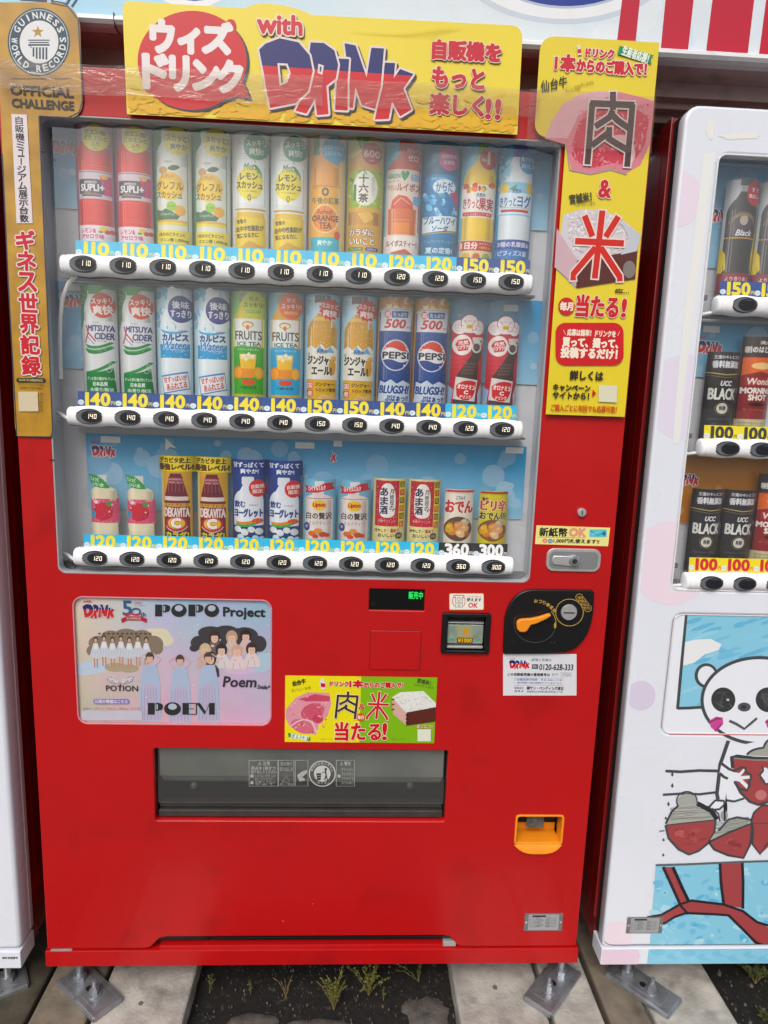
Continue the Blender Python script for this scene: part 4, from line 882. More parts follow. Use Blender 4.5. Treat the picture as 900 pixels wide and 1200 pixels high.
def grefuru(A):
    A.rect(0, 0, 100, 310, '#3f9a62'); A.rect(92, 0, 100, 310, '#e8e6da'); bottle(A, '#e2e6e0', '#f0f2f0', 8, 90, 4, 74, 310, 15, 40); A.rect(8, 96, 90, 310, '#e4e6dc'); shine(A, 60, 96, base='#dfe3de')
    A.text('KIRIN', 32, 84, 52, 89, '#6a6a60'); A.poly(bez((40, 104), (56, 88), (74, 98), 6)+bez((74, 98), (62, 114), (40, 106), 6), '#3a5a44'); A.ell(28, 108, 12, 10, '#caa67c', 14)
    A.ell(46, 148, 37, 36, '#f2c23c', 32); A.ell(46, 156, 28, 26, '#f6d458', 28); A.text('SUPLI+', 22, 118, 58, 128, '#8a7a2c'); A.text('グレフル', 8, 136, 80, 158, '#6b4a1e', b=.0004); A.text('スカッシュ', 8, 162, 78, 180, '#6b4a1e', b=.0004)
    A.ell(50, 200, 14, 13, '#9fd03c', 20); A.text('すっきり', 40, 197, 60, 203, '#4a6a1e'); A.poly([(8, 208), (22, 212), (34, 206), (60, 218), (72, 224), (66, 234), (8, 236)], '#3f6b4c'); A.text('Grapefruit', 18, 216, 60, 226, '#b8d8b8', shear=.3)
    A.rect(8, 236, 90, 241, '#e8b83c'); A.rect(8, 241, 90, 248, '#f2e06a'); A.ell(72, 210, 14, 14, '#f0b83c', 16)
    A.rect(6, 262, 96, 310, '#f2dc3c'); A.text('1本分のビタミンC', 12, 268, 84, 278, '#3f5a2c', b=.0003); A.text('クエン酸 1,000mg', 16, 283, 92, 293, '#3f5a2c', b=.0003)
    A.star(68, 34, 38, 33, 16, '#ecdf52', sy=1.0); A.text('スカッと!', 40, 18, 96, 34, '#4f6b34', b=.0004, rot=3); A.text('爽やか', 50, 40, 92, 55, '#4f6b34', b=.0004, rot=3); A.text('(キレ)', 62, 60, 76, 64, '#8a7a2c')
def lemon(A):
    A.rect(0, 0, 100, 310, '#e6ebea'); A.poly([(12, 84)]+bez((14, 70), (26, 60), (30, 40), 5)+[(30, 8), (70, 8), (72, 44)]+bez((74, 60), (90, 70), (92, 90), 5)+[(92, 300), (10, 300)], '#f1f4f3')
    for y in (44, 56, 68): A.line([(26+y*-.1, y), (76+y*.1, y+2)], 1, '#c3cdd0')
    A.line([(12, 76), (18, 190)], 1.6, '#c9d2d2'); A.line([(90, 86), (90, 190)], 2, '#c2cbcc')
    A.text('Mets', 34, 80, 70, 98, '#2f8a50', b=.0004, shear=.3, rot=4); A.poly(bez((62, 82), (86, 90), (84, 124), 6)+bez((84, 124), (72, 106), (62, 86), 6), '#4a9a5a'); A.line([(66, 78), (64, 72)], 1.8, '#333333')
    A.ell(50, 132, 36, 42, '#f2e24a', 32); A.poly([(44, 172), (56, 172), (50, 182)], '#f2e24a'); A.text('レモン', 24, 106, 72, 122, '#3c3620', b=.0006); A.text('スカッシュ', 14, 127, 84, 145, '#3c3620', b=.0006); A.text('すっきり微炭酸', 30, 150, 70, 154, '#6a5a20'); A.text('0', 45, 160, 55, 176, '#6a5a20', b=.0002); A.text('カロリー', 58, 165, 74, 170, '#6a5a20')
    for y in (184, 188, 192): A.line([(12, y), (88, y+2)], .8, '#c3ccd2')
    A.rect(10, 196, 92, 201, '#c8a848'); A.rect(12, 205, 90, 310, '#eac64e'); A.poly([(x, 216+(i % 2)*8) for i, x in enumerate(range(8, 95, 6))]+[(95, 310), (8, 310)], '#f0d65c')
    A.text('食後の', 14, 224, 42, 236, '#3a3420', b=.0003, rot=5); A.text('血中中性脂肪が', 12, 241, 88, 255, '#3a3420', b=.0004, rot=5); A.text('気になる方に', 14, 260, 74, 273, '#3a3420', b=.0004, rot=5)
    A.poly([(20, 300), (50, 280), (88, 296), (88, 310), (20, 310)], '#e0aa38')
    A.ell(68, 38, 33, 33, '#36975f', 32); A.text('スッキリ', 42, 20, 94, 36, '#eef6f0', b=.0005, rot=4); A.text('爽快!', 50, 41, 86, 58, '#eef6f0', b=.0005, rot=4)
def orange(A):
    A.rect(0, 0, 100, 310, '#efb878'); A.rect(84, 0, 100, 310, '#f2d8a0'); A.rect(12, 6, 30, 50, '#5a9a6c'); A.rect(28, 0, 76, 36, '#eceae4'); A.poly([(34, 36), (60, 36)]+bez((66, 50), (86, 80), (86, 128), 8)+[(86, 270), (10, 270)]+bez((10, 128), (12, 80), (30, 50), 8), '#eea334')
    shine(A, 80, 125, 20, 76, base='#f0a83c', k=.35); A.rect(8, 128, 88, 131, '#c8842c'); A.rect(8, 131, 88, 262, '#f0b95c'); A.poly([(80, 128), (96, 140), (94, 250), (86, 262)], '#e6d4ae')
    A.ell(46, 144, 10, 11, '#4b4a36', 18); A.ell(46, 144, 5, 6, '#e8c070', 12); A.text('KIRIN', 12, 133, 24, 137, '#6a5020'); A.text('午後の紅茶', 10, 158, 84, 175, '#4c5a38', b=.0003)
    A.ell(46, 214, 38, 38, '#f6d8a4', 32); A.ell(46, 214, 34, 34, '#f0913a', 32); A.text('Refresh', 24, 190, 66, 202, '#7a3a18', shear=.3, b=.0002); A.text('ORANGE', 10, 205, 84, 220, '#5a3416', b=.0005); A.text('TEA', 30, 224, 64, 240, '#5a3416', b=.0005); A.text('オレンジティー', 26, 244, 66, 248, '#7a4a20')
    for i in range(9): a = i*.7; A.line([(46+36*math.cos(a), 214+36*math.sin(a)), (46+40*math.cos(a), 214+40*math.sin(a))], 1, '#fff0d0')
    A.rect(6, 262, 86, 310, '#5cbccb'); A.text('爽やか', 26, 270, 66, 284, '#e8f6f8', b=.0004); A.ell(80, 256, 8, 12, '#d8503c', 12)
    A.ell(68, 36, 33, 32, '#5ab2d8', 32); A.poly([(60, 66), (76, 66), (80, 76)], '#5ab2d8'); A.text('リフレッシュ', 42, 24, 94, 34, '#d8eef8', b=.0002, rot=3); A.text('したいときに', 44, 40, 92, 50, '#d8eef8', b=.0002, rot=3)
def jurokucha(A):
    A.rect(0, 0, 100, 310, '#c9c06a'); A.rect(0, 0, 40, 50, '#e6dc9a'); A.poly([(20, 0), (60, 0), (40, 40)], '#6fae5e'); A.poly([(30, 38), (66, 34)]+bez((74, 44), (96, 56), (96, 78), 6)+[(96, 310), (4, 310)]+bez((4, 78), (6, 56), (30, 40), 6), '#d9a83c'); A.poly([(10, 60), (90, 60), (94, 76), (6, 78)], '#dca850')
    A.rect(2, 84, 98, 180, '#a8bf5a'); rq = random.Random(2)
    for i in range(34): A.ell(rq.uniform(4, 96), rq.uniform(86, 178), rq.uniform(4, 10), rq.uniform(2, 4), rq.choice(('#7fae3c', '#c9d472', '#5a9440', '#e6dd8a')), 8, rot=rq.uniform(0, 180))
    A.ell(50, 130, 34, 45, '#f2f1e6', 34); A.text('十六茶', 32, 92, 58, 168, '#3c2a24', b=.0006, vert=True); A.text('からだにやさしい', 70, 98, 76, 148, '#4a4034', vert=True); A.rect(18, 120, 25, 162, '#3f8a52'); A.text('カフェイン', 66, 100, 70, 140, '#5a5040', vert=True)
    A.poly([(2, 180), (98, 180), (98, 190), (2, 190)], '#dcb45a'); A.rect(4, 192, 96, 225, '#d09a3c'); A.poly([(30, 196), (60, 190), (80, 205), (50, 222)], '#e8c478'); shine(A, 192, 225, 12, 84, base='#c08434')
    A.rect(0, 225, 100, 310, '#d8ae60'); A.text('カラダに', 8, 236, 76, 254, '#f6efe0', b=.0006, out=(.0010, '#6a2c30')); A.text('いいこと', 10, 260, 78, 277, '#f6efe0', b=.0006, out=(.0010, '#6a2c30')); A.rrect(6, 284, 48, 294, 4, '#4a8a3c'); A.rrect(54, 284, 90, 294, 4, '#4a4a90'); A.text('ブレンド茶', 12, 286, 42, 292, '#e8f0d8'); A.text('600ml', 60, 286, 84, 292, '#e8e8f8')
    A.ell(66, 40, 28, 28, '#c8393e', 30); A.text('600', 44, 32, 88, 50, '#f6e8e0', b=.0005); A.text('たっぷり', 52, 20, 80, 27, '#f6e8e0'); A.text('ml', 60, 54, 72, 61, '#f6e8e0')
def rooibos(A):
    A.rect(0, 0, 100, 310, '#7cc0da'); A.rect(34, 2, 78, 30, '#cc5a50'); A.poly([(40, 30), (74, 30)]+bez((78, 44), (96, 54), (98, 78), 6)+[(98, 252), (6, 252)]+bez((6, 78), (10, 54), (38, 44), 6), '#cf6a56'); A.rect(4, 76, 98, 252, '#ecdcd0')
    A.text('GREEN', 8, 88, 40, 99, '#3a9a6c', b=.0004); A.text('DA・KA・RA', 8, 103, 38, 110, '#3a9a6c'); A.poly(bez((52, 106), (36, 88), (46, 80), 6)+bez((46, 80), (53, 80), (53, 88), 4)+bez((53, 88), (56, 78), (62, 80), 4)+bez((62, 80), (70, 88), (52, 106), 6), '#2f9a5c'); A.text('600', 70, 86, 92, 104, '#4aa8d8', b=.0004)
    A.text('やさしい', 8, 116, 32, 130, '#a04030', b=.0002); A.text('ルイボス', 32, 112, 98, 132, '#a03a2c', b=.0005)
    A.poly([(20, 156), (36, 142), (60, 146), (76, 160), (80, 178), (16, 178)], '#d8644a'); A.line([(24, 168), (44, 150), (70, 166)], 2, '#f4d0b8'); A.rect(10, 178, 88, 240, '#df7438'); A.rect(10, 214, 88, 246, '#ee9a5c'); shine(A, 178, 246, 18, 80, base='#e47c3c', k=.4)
    A.rect(10, 206, 88, 208, '#f2b080'); A.rrect(78, 144, 96, 166, 4, '#58b0dc'); A.text('カフェ', 80, 148, 94, 154, '#eef8fc'); A.text('イン0', 80, 157, 94, 163, '#eef8fc')
    A.rect(0, 250, 100, 310, '#f0e8e2'); A.text('ルイボスティー!', 6, 262, 92, 279, '#8a3a2c', b=.0004); A.poly([(20, 294), (60, 284), (86, 300), (20, 310)], '#c86a3c')
    A.ell(76, 36, 25, 28, '#cc3c40', 30); A.text('カフェイン', 56, 22, 96, 32, '#fbeae6', b=.0003); A.text('ゼロ!', 60, 38, 92, 54, '#fbeae6', b=.0005)
def hawaii(A):
    A.rect(0, 0, 100, 310, '#3b86a6'); A.rect(36, 10, 80, 40, '#7f7468'); A.rrect(36, 8, 80, 24, 3, '#8f8272'); A.poly([(38, 40), (80, 40)]+bez((84, 54), (98, 64), (98, 84), 6)+[(98, 310), (4, 310)]+bez((4, 84), (8, 64), (36, 52), 6), '#2c6a94'); A.rect(2, 84, 98, 252, '#2f80b8')
    A.poly([(4, 96), (30, 84), (70, 84), (96, 104), (96, 120), (60, 108), (20, 116)], '#4a9ccc'); A.text('CRAZY ENERGY', 20, 92, 64, 99, '#cfe6f2', b=.0001); A.ell(58, 116, 32, 20, '#e8f2f8', 28); A.text('からだ', 34, 104, 82, 128, '#2468a8', b=.0005, rot=5); A.ring(58, 116, 33, 21, 1.6, '#7fb8dc'); A.ell(58, 138, 18, 6, '#58bcd4', 14)
    rq = random.Random(4)
    for i in range(30): A.ell(rq.uniform(4, 96), rq.uniform(134, 190), rq.uniform(3, 12), rq.uniform(2, 8), rq.choice(('#8fd0ee', '#58a8d8', '#c8e6f4', '#2f78b4', '#3f90c8')), 9, rot=rq.uniform(0, 180))
    A.poly([(74, 130), (98, 124), (98, 168), (86, 150)], '#c85a80'); A.poly([(2, 196), (98, 190), (98, 228), (2, 238)], '#e2eef4'); A.text('ブルーハワイ', 6, 194, 94, 214, '#1f5a98', b=.0005, shear=.15); A.text('ソーダ', 28, 218, 74, 233, '#1f5a98', b=.0005, shear=.15)
    A.line([(4, 242), (96, 232)], 2.4, '#d8b45a'); A.rect(0, 252, 100, 310, '#2b7aa8'); A.text('シュワッとすっきり', 8, 256, 88, 264, '#9fd0e6'); A.text('夏の定番!', 12, 276, 88, 292, '#d8ecf6', b=.0005)
    A.ell(68, 44, 29, 30, '#dc7aa6', 30); A.text('期間限定', 46, 32, 90, 42, '#fbe8f2', b=.0002, rot=4); A.text('新発売', 52, 48, 84, 58, '#fbe8f2', b=.0002, rot=4)
def kajitsu(A):
    A.rect(0, 0, 100, 310, '#8cc8e0'); A.poly([(40, 6), (56, 0), (76, 10), (72, 44), (42, 44)], '#9ac84a'); A.poly([(44, 30), (74, 30)]+bez((78, 50), (98, 66), (98, 90), 6)+[(98, 270), (8, 270)]+bez((8, 90), (12, 62), (40, 50), 6), '#f4cc2c'); shine(A, 80, 100, 20, 84, base='#f4cc2c', k=.3); shine(A, 186, 250, 20, 84, base='#f4cc2c', k=.3)
    A.rect(4, 106, 98, 192, '#f0ece6'); rq = random.Random(5)
    for i in range(20): A.ell(rq.uniform(8, 94), rq.uniform(100, 122), rq.uniform(4, 9), rq.uniform(4, 8), rq.choice(('#d8362c', '#e8563a', '#f08a3c', '#f2c83c', '#5a9a40')), 10)
    A.text('天然水', 42, 128, 68, 138, '#3a5a98', b=.0003); A.text('きりっと', 8, 142, 50, 168, '#c83438', b=.0004); A.text('果実', 50, 140, 92, 172, '#b82c34', b=.0006); A.rect(8, 178, 90, 188, '#c83438'); A.text('オレンジ&マンゴー果汁', 12, 180, 86, 186, '#fbeae0')
    A.rect(4, 252, 98, 310, '#e8d8b0'); A.rrect(2, 254, 98, 280, 4, '#c8383c'); A.text('1日分', 8, 258, 52, 276, '#fbf2ea', b=.0006); A.text('のビタミン', 56, 258, 94, 264, '#fbf2ea'); A.text('7種配合', 56, 268, 92, 275, '#f6e26a')
    for i in range(3): A.ell(22+i*28, 296, 11, 10, ('#e8b83c', '#d86a34', '#9ac04a')[i], 16)
    A.ell(72, 38, 26, 28, '#c8402e', 30); A.text('No.', 52, 38, 66, 46, '#f8e6da', b=.0003); A.text('1', 68, 22, 76, 52, '#f8e6da', b=.0008); A.text('果汁入り', 60, 14, 84, 20, '#f8e6da')
def yogu(A):
    A.rect(0, 0, 100, 310, '#5cb2e2'); A.rect(32, 0, 74, 30, '#5a68b4'); A.poly([(34, 30), (76, 30)]+bez((80, 48), (96, 62), (96, 90), 6)+[(96, 310), (6, 310)]+bez((6, 90), (10, 60), (34, 46), 6), '#e3ebf0'); rq = random.Random(6)
    for i in range(12): A.ell(rq.uniform(0, 30), rq.uniform(10, 90), rq.uniform(2, 9), rq.uniform(3, 12), '#a8daf0', 10, rot=40)
    A.rect(4, 94, 97, 182, '#9fd2ec'); A.ell(14, 110, 14, 12, '#f2d234', 18); A.ell(88, 108, 12, 14, '#f0cc2c', 18); A.poly([(28, 112), (48, 100), (44, 118)], '#5a9a4a'); A.poly([(4, 122), (97, 122), (97, 178), (4, 178)], '#e2eff6')
    A.text('天然水', 36, 112, 62, 124, '#2a5a9c', b=.0003); A.text('きりっと', 6, 134, 48, 158, '#2a5fa4', b=.0004); A.text('ヨグ', 52, 128, 92, 160, '#2a5fa4', b=.0006); A.rect(10, 166, 86, 173, '#c83c3c'); A.line([(8, 160), (90, 162)], 1.2, '#c8844a')
    A.rect(4, 246, 98, 310, '#3f7fc0'); A.rect(2, 246, 98, 272, '#34489a'); A.text('3種の乳酸菌&', 6, 252, 94, 266, '#e0e8f6', b=.0003); A.text('ビフィズス菌', 8, 276, 88, 290, '#e0e8f6', b=.0003)
    A.ell(78, 42, 27, 29, '#44a4dc', 30); A.text('爽やかな', 56, 28, 96, 39, '#e6f4fc', b=.0003, rot=4); A.text('おいしさ', 58, 46, 98, 57, '#e6f4fc', b=.0003, rot=4)
def cider(A):
    A.rect(0, 0, 100, 300, '#d4d9da'); A.poly([(0, 0), (60, 0), (20, 60), (6, 110), (0, 120)], '#35854e'); A.rect(56, 0, 100, 10, '#35854e')
    for r_, x, y in ((9, 12, 16), (6, 18, 34), (5, 8, 44), (4, 20, 8)): A.ring(x, y, r_, r_, 1.4, '#a8d4b0', 16)
    bottle(A, '#dfe2e4', '#dfe3e3', 12, 92, 0, 84, 300, 21, 46, capcol='#3a9a4c'); A.rect(25, 2, 68, 24, '#3a9a4c'); shine(A, 70, 96, 18, 86, base='#d0d4d6', k=.6)
    A.rect(12, 96, 93, 300, '#e6e8ea'); A.text('Asahi', 38, 97, 58, 103, '#8a8a90'); A.text('MITSUYA', 24, 108, 94, 124, '#2a3a80', b=.0006, shear=.12); A.text('CIDER', 44, 129, 93, 146, '#2a3a80', b=.0006, shear=.12); A.text('SINCE 1884', 50, 149, 76, 153, '#2a3a80')
    A.line([(18, 108), (24, 128), (14, 156)], 4, '#c83c3c'); A.line([(24, 128), (46, 152)], 4, '#c83c3c'); A.line([(22, 140), (42, 160)], 2, '#4a6ab0')
    for i, (a, c) in enumerate((('#2f8a4e', 158), ('#63b074', 168), ('#2a7f48', 172))): A.poly(bez((12, c), (50, c+18), (93, c-12), 8)+bez((93, c-4), (50, c+26), (12, c+8), 8), a)
    A.poly(bez((12, 236), (60, 230), (96, 196), 8)+bez((96, 206), (60, 240), (12, 244), 8), '#3a9a58'); A.poly(bez((12, 238), (70, 240), (96, 216), 8)+[(96, 300), (12, 300)], '#2b874a')
    for r_, x, y in ((5, 84, 216), (4, 90, 226), (6, 78, 230)): A.ring(x, y, r_, r_, 1.2, '#d8ecd8', 14)
    A.text('ずっと受け継がれている', 16, 250, 94, 259, '#e0f0e0', b=.0002); A.text('日本品質', 34, 264, 74, 275, '#e8f6e8', b=.0004); A.text('水/香り/製法', 24, 280, 88, 290, '#e0f0e0', b=.0003)
    A.ell(66, 54, 32, 34, '#d84c3c', 32); A.text('スッキリ', 38, 34, 92, 50, '#fbf0ea', b=.0005, rot=3); A.text('爽快', 42, 54, 92, 78, '#fbf0ea', b=.0008, rot=3)
def calpis(A):
    A.rect(0, 0, 100, 300, '#c4e0ec'); rq = random.Random(8)
    for i in range(40): A.ell(rq.uniform(0, 100), rq.uniform(0, 120), rq.uniform(4, 16), rq.uniform(4, 14), rq.choice(('#8cc8e4', '#a9d8ea', '#dceef4', '#6fb8dc', '#e6f2f6')), 10, rot=rq.uniform(0, 90))
    A.poly([(40, 6), (74, 6), (76, 40)]+bez((80, 60), (96, 76), (96, 106), 6)+[(94, 300), (14, 300)]+bez((12, 106), (14, 76), (36, 54), 6), '#eaf2f5'); A.rect(12, 108, 94, 186, '#e2f1f7'); A.poly(bez((12, 110), (50, 128), (94, 108), 8)+bez((94, 114), (50, 134), (12, 116), 8), '#58b0dc')
    A.poly([(12, 152), (94, 150), (94, 190), (12, 190)], '#4aa6d8'); A.text('カルピス', 20, 124, 90, 142, '#2a4a90', b=.0010); A.text('Water', 22, 144, 86, 166, '#2f8ccc', b=.0008, shear=.3, out=(.0007, '#f0f6fa')); A.text('ウォーター', 56, 170, 80, 175, '#e6f2fa'); A.text('乳酸菌と水', 66, 112, 86, 119, '#d06a7a')
    for i in range(14): A.ell(rq.uniform(16, 90), rq.uniform(166, 188), 1.5, 1.5, '#cfe8f6', 8)
    A.poly([(14, 240), (88, 226), (94, 276), (20, 292)], '#3f9ad0'); A.poly([(16, 244), (87, 231), (92, 273), (22, 288)], '#f2eeee'); A.text('甘ずっぱいが', 22, 240, 86, 256, '#c8404c', b=.0003, rot=9); A.text('あふれてる', 30, 259, 86, 275, '#c8404c', b=.0003, rot=9); A.line([(30, 282), (84, 270)], 1.6, '#c8404c')
    A.ell(72, 56, 34, 37, '#2c3f88', 32); A.text('後味', 50, 34, 94, 54, '#eef2fa', b=.0005); A.text('すっきり', 46, 58, 98, 78, '#eef2fa', b=.0005)
def fruits(main, light, circ, cap_, tx):
    def f(A):
        A.rect(0, 0, 100, 300, light); A.rect(26, 4, 70, 30, '#8d9a8c'); A.poly([(30, 28), (66, 28)]+bez((76, 48), (92, 58), (92, 84), 6)+[(92, 290), (10, 290)]+bez((10, 84), (12, 58), (28, 48), 6), cap_); A.rect(8, 74, 94, 150, '#e6e9e6'); A.ell(50, 90, 17, 9, '#c9a25a', 18); A.ell(50, 91, 13, 6, '#ece6d8', 16); A.ell(50, 98, 5, 7, '#d8783c', 10)
        A.text('FRUITS', 14, 108, 88, 132, '#2c3a38', b=.0005, res=3); A.text('ICE TEA', 20, 138, 86, 149, '#2f6a5a', b=.0005)
        A.poly(bez((8, 158), (14, 148), (34, 150), 6)+[(60, 150)]+bez((70, 150), (92, 150), (94, 160), 6)+[(92, 284), (10, 284)], main); A.text(tx, 20, 156, 82, 162, '#e8f2e8'); A.poly([(26, 172), (74, 172), (68, 236), (32, 236)], '#f2c440'); A.poly([(28, 172), (72, 172), (70, 186), (30, 186)], '#f2e4b0'); A.poly([(30, 212), (70, 212), (67, 238), (33, 238)], '#ee9a34')
        for x, y in ((38, 176), (52, 172), (62, 178), (44, 186)): A.poly([(x-6, y), (x+2, y-6), (x+7, y+1), (x, y+6)], '#f8f0d8')
        A.ell(80, 224, 13, 17, '#f0a848', 18); A.ell(80, 224, 9, 13, '#f6c878', 16); A.ell(52, 250, 20, 8, '#e0542c', 18)
        if main[1] == '5': A.ell(22, 224, 16, 18, '#f08a3c', 18); A.ell(22, 224, 12, 14, '#f6b46a', 16)
        else:
            for i in range(9): A.ell(20+(i % 3)*8, 226+(i//3)*8, 5, 5, '#8fd05a', 10)
        A.text('午後の紅茶', 28, 262, 74, 269, '#2f4a3c', b=.0002); A.rect(8, 284, 94, 288, '#d8b44a')
        A.ell(66, 36, 33, 36, circ, 32); A.text('甘さ', 54, 14, 78, 25, '#fbf4ea' if circ[1] != 'c' else '#4a6a2c', b=.0003); A.text('スッキリ!', 40, 30, 94, 44, '#fbf4ea' if circ[1] != 'c' else '#4a6a2c', b=.0004); A.rect(46, 50, 86, 59, '#f0a03c' if circ[1] != 'c' else '#9ab43c'); A.text('フルーツティー', 48, 51, 84, 57, '#fbf4ea')
    return f
def ginger(A):
    A.rect(0, 0, 100, 300, '#a6d2e6'); rq = random.Random(9)
    for i in range(16): A.poly([(rq.uniform(0, 100), rq.uniform(0, 120)) for _ in range(3)], rq.choice(('#d8ecf4', '#7cbcdc', '#c3e2f0')))
    A.rect(28, 2, 72, 24, '#4a4644'); A.rect(34, 22, 66, 60, '#dfe6ea'); A.poly([(36, 52), (64, 52)]+bez((68, 60), (92, 74), (92, 104), 6)+[(92, 300), (8, 300)]+bez((8, 104), (10, 74), (32, 62), 6), '#d3a044'); A.poly([(30, 62), (70, 62), (78, 72), (22, 72)], '#e8c880'); shine(A, 90, 146, 16, 82, base='#d6a548', k=.4)
    for i in range(26): A.ell(rq.uniform(14, 86), rq.uniform(80, 146), 1.3, 1.3, '#f2dca0', 8)
    A.poly([(6, 150), (20, 140), (32, 150), (48, 136), (62, 150), (80, 138), (94, 152), (94, 236), (6, 236)], '#e6e4da'); A.poly([(30, 160), (44, 140), (60, 158), (74, 142), (86, 160)], '#7fb4d8'); A.text('天然水', 36, 150, 66, 163, '#2a4a88', b=.0003)
    A.text('ジンジャー', 10, 170, 86, 194, '#231f1c', b=.0009, shear=-.05); A.text('エール!', 22, 200, 78, 222, '#231f1c', b=.0009); A.ell(80, 200, 10, 24, '#d8a860', 14); A.ell(84, 176, 8, 8, '#e0b878', 10); A.text('刺激', 8, 160, 16, 172, '#7a5a20')
    A.rect(8, 238, 92, 300, '#dcb45c'); A.rect(8, 244, 26, 262, '#cc3c38'); A.rect(8, 266, 26, 284, '#cc3c38'); A.text('国', 10, 246, 24, 260, '#fbeae4', b=.0003); A.text('産', 10, 268, 24, 282, '#fbeae4', b=.0003); A.text('ジンジャー', 32, 244, 88, 255, '#2c241c', b=.0004); A.text('シロップ使用', 34, 260, 90, 270, '#2c241c', b=.0003); A.poly([(38, 290), (52, 276), (70, 280), (88, 274), (90, 296), (44, 300)], '#e6c28a'); A.line([(52, 284), (70, 292)], 1.4, '#b88440')
    A.star(72, 40, 32, 26, 14, '#d8403c'); A.text('スカッと', 48, 24, 94, 38, '#fbeee8', b=.0005, rot=-4); A.text('爽快', 52, 42, 90, 60, '#fbeee8', b=.0006, rot=-4)
def cola(A):
    A.rect(0, 0, 100, 300, '#d9a968'); rq = random.Random(10)
    for i in range(18): A.ell(rq.uniform(0, 100), rq.uniform(0, 34), rq.uniform(4, 14), rq.uniform(3, 8), rq.choice(('#f0cc90', '#c08848', '#f2e0c0', '#a8682c')), 8, rot=rq.uniform(0, 90))
    A.poly([(4, 36), (14, 28), (88, 28), (97, 38), (98, 300), (3, 300)], '#2a4f92'); A.poly([(4, 36), (14, 28), (88, 28), (97, 38), (98, 92), (3, 92)], '#dde2e8'); A.rect(8, 30, 94, 34, '#b8c0c8')
    A.ell(26, 46, 9, 11, '#d8504a', 18); A.text('超', 20, 39, 32, 53, '#fbeeee', b=.0004); A.poly([(36, 38), (86, 36), (84, 54), (38, 56)], '#3a5a9c'); A.text('たっぷり', 42, 41, 80, 52, '#e8eef8', b=.0003); A.text('500', 18, 60, 78, 84, '#c8343c', b=.0009, shear=.2); A.text('ml', 80, 76, 92, 84, '#c8343c')
    shine(A, 94, 230, 16, 86, base='#2a4f92', k=.2); rq = random.Random(11)
    for i in range(40): A.ell(rq.uniform(12, 92), rq.uniform(96, 240), 1.2, 1.6, '#6a8cc8', 8)
    A.ell(52, 160, 41, 44, '#dde2ea', 40); A.ell(52, 160, 38, 41, '#e6e8ec', 40)
    A.poly([(52+38*math.cos(R(a)), 160+41*math.sin(R(a))) for a in range(198, 343, 6)]+bez((88, 148), (70, 150), (54, 142), 6)+bez((54, 142), (34, 134), (16, 146), 6), '#d8432e'); A.poly([(52+38*math.cos(R(a)), 160+41*math.sin(R(a))) for a in range(18, 163, 6)]+bez((16, 174), (34, 168), (52, 176), 6)+bez((52, 176), (70, 184), (88, 174), 6), '#26458c')
    A.text('PEPSI', 15, 151, 90, 169, '#1c1c20', b=.0008)
    A.poly([(10, 232), (24, 238), (40, 228), (58, 240), (76, 230), (97, 240), (97, 300), (4, 300)], '#cfdbe6'); A.text('BLUGSH!', 8, 246, 94, 268, '#2a4f96', b=.0010, shear=.2, out=(.0006, '#eef4f8')); A.text('ぷはぁっ!!', 26, 274, 92, 290, '#2a4f96', b=.0006, shear=.1)
def redc(A):
    y0 = 42
    A.poly([(4, 80), (96, 80), (96, 300), (4, 300)], '#c43a48')
    for i in range(7):
        for j in range(10): A.poly([(6+i*7, 130+j*14), (9.5+i*7, 123+j*14), (13+i*7, 130+j*14), (9.5+i*7, 137+j*14)], '#d4626c')
    for cx, cy, rx, ry in ((24, 74, 22, 22), (52, 62, 26, 24), (78, 74, 20, 22)): A.ell(cx, cy, rx, ry, '#a8384a', 26)
    for cx, cy, rx, ry in ((24, 74, 20, 20), (52, 62, 24, 22), (78, 74, 18, 20), (50, 78, 36, 12)): A.ell(cx, cy, rx, ry, '#efe9ea', 26)
    for x, y, wd, c in ((12, 66, 24, '#b84a58'), (12, 74, 20, '#b84a58'), (38, 54, 28, '#b84a58'), (68, 68, 20, '#b84a58'), (68, 78, 18, '#b84a58'), (14, 82, 22, '#c87a3c')): A.text('ビタミン', x, y, x+wd, y+5, c)
    A.rrect(42, 66, 62, 78, 4, '#eccf4c'); A.text('炭酸', 45, 69, 59, 76, '#a03838')
    A.poly([(66, 112), (92, 108), (92, 150), (84, 170), (84, 300), (14, 300), (22, 210), (62, 150)], '#3d2c2c'); A.poly([(62, 102), (94, 100), (96, 112), (90, 122), (64, 120)], '#d8d4d0'); A.ring(76, 128, 13, 15, 5, '#dcd8d4', 22); A.ell(76, 128, 9, 10, '#5a4440', 16)
    for i in range(5):
        for j in range(4): A.poly([(44+i*7-j*3, 176+j*9), (47.5+i*7-j*3, 172+j*9), (51+i*7-j*3, 176+j*9), (47.5+i*7-j*3, 180+j*9)], '#6a504a')
    A.ell(34, 124, 28, 29, '#efe8e4', 30); A.poly([(14, 122), (22, 110), (48, 106), (56, 118), (50, 138), (24, 142)], '#cc3440'); A.text('元気', 22, 112, 50, 123, '#fbe8e6', b=.0004, rot=8); A.text('ハツラツ!', 18, 125, 52, 136, '#fbe8e6', b=.0004, rot=8)
    A.poly([(20, 214), (84, 222), (78, 284), (14, 278)], '#e0d8d4'); A.poly(bez((22, 238), (46, 216), (80, 228), 8)+bez((80, 228), (80, 270), (60, 280), 6)+bez((60, 280), (30, 284), (20, 260), 6), '#cf3a40'); A.text('オロナミン', 26, 236, 78, 249, '#fbeee8', b=.0005, rot=-4); A.text('C', 44, 253, 58, 263, '#fbeee8', b=.0007); A.text('ドリンク', 34, 266, 66, 276, '#fbeee8', b=.0003)
    A.poly([(0, 240), (14, 250), (10, 290), (0, 296)], '#a8c0dc'); A.poly([(96, 230), (86, 262), (90, 300), (100, 300)], '#c4d4e6')
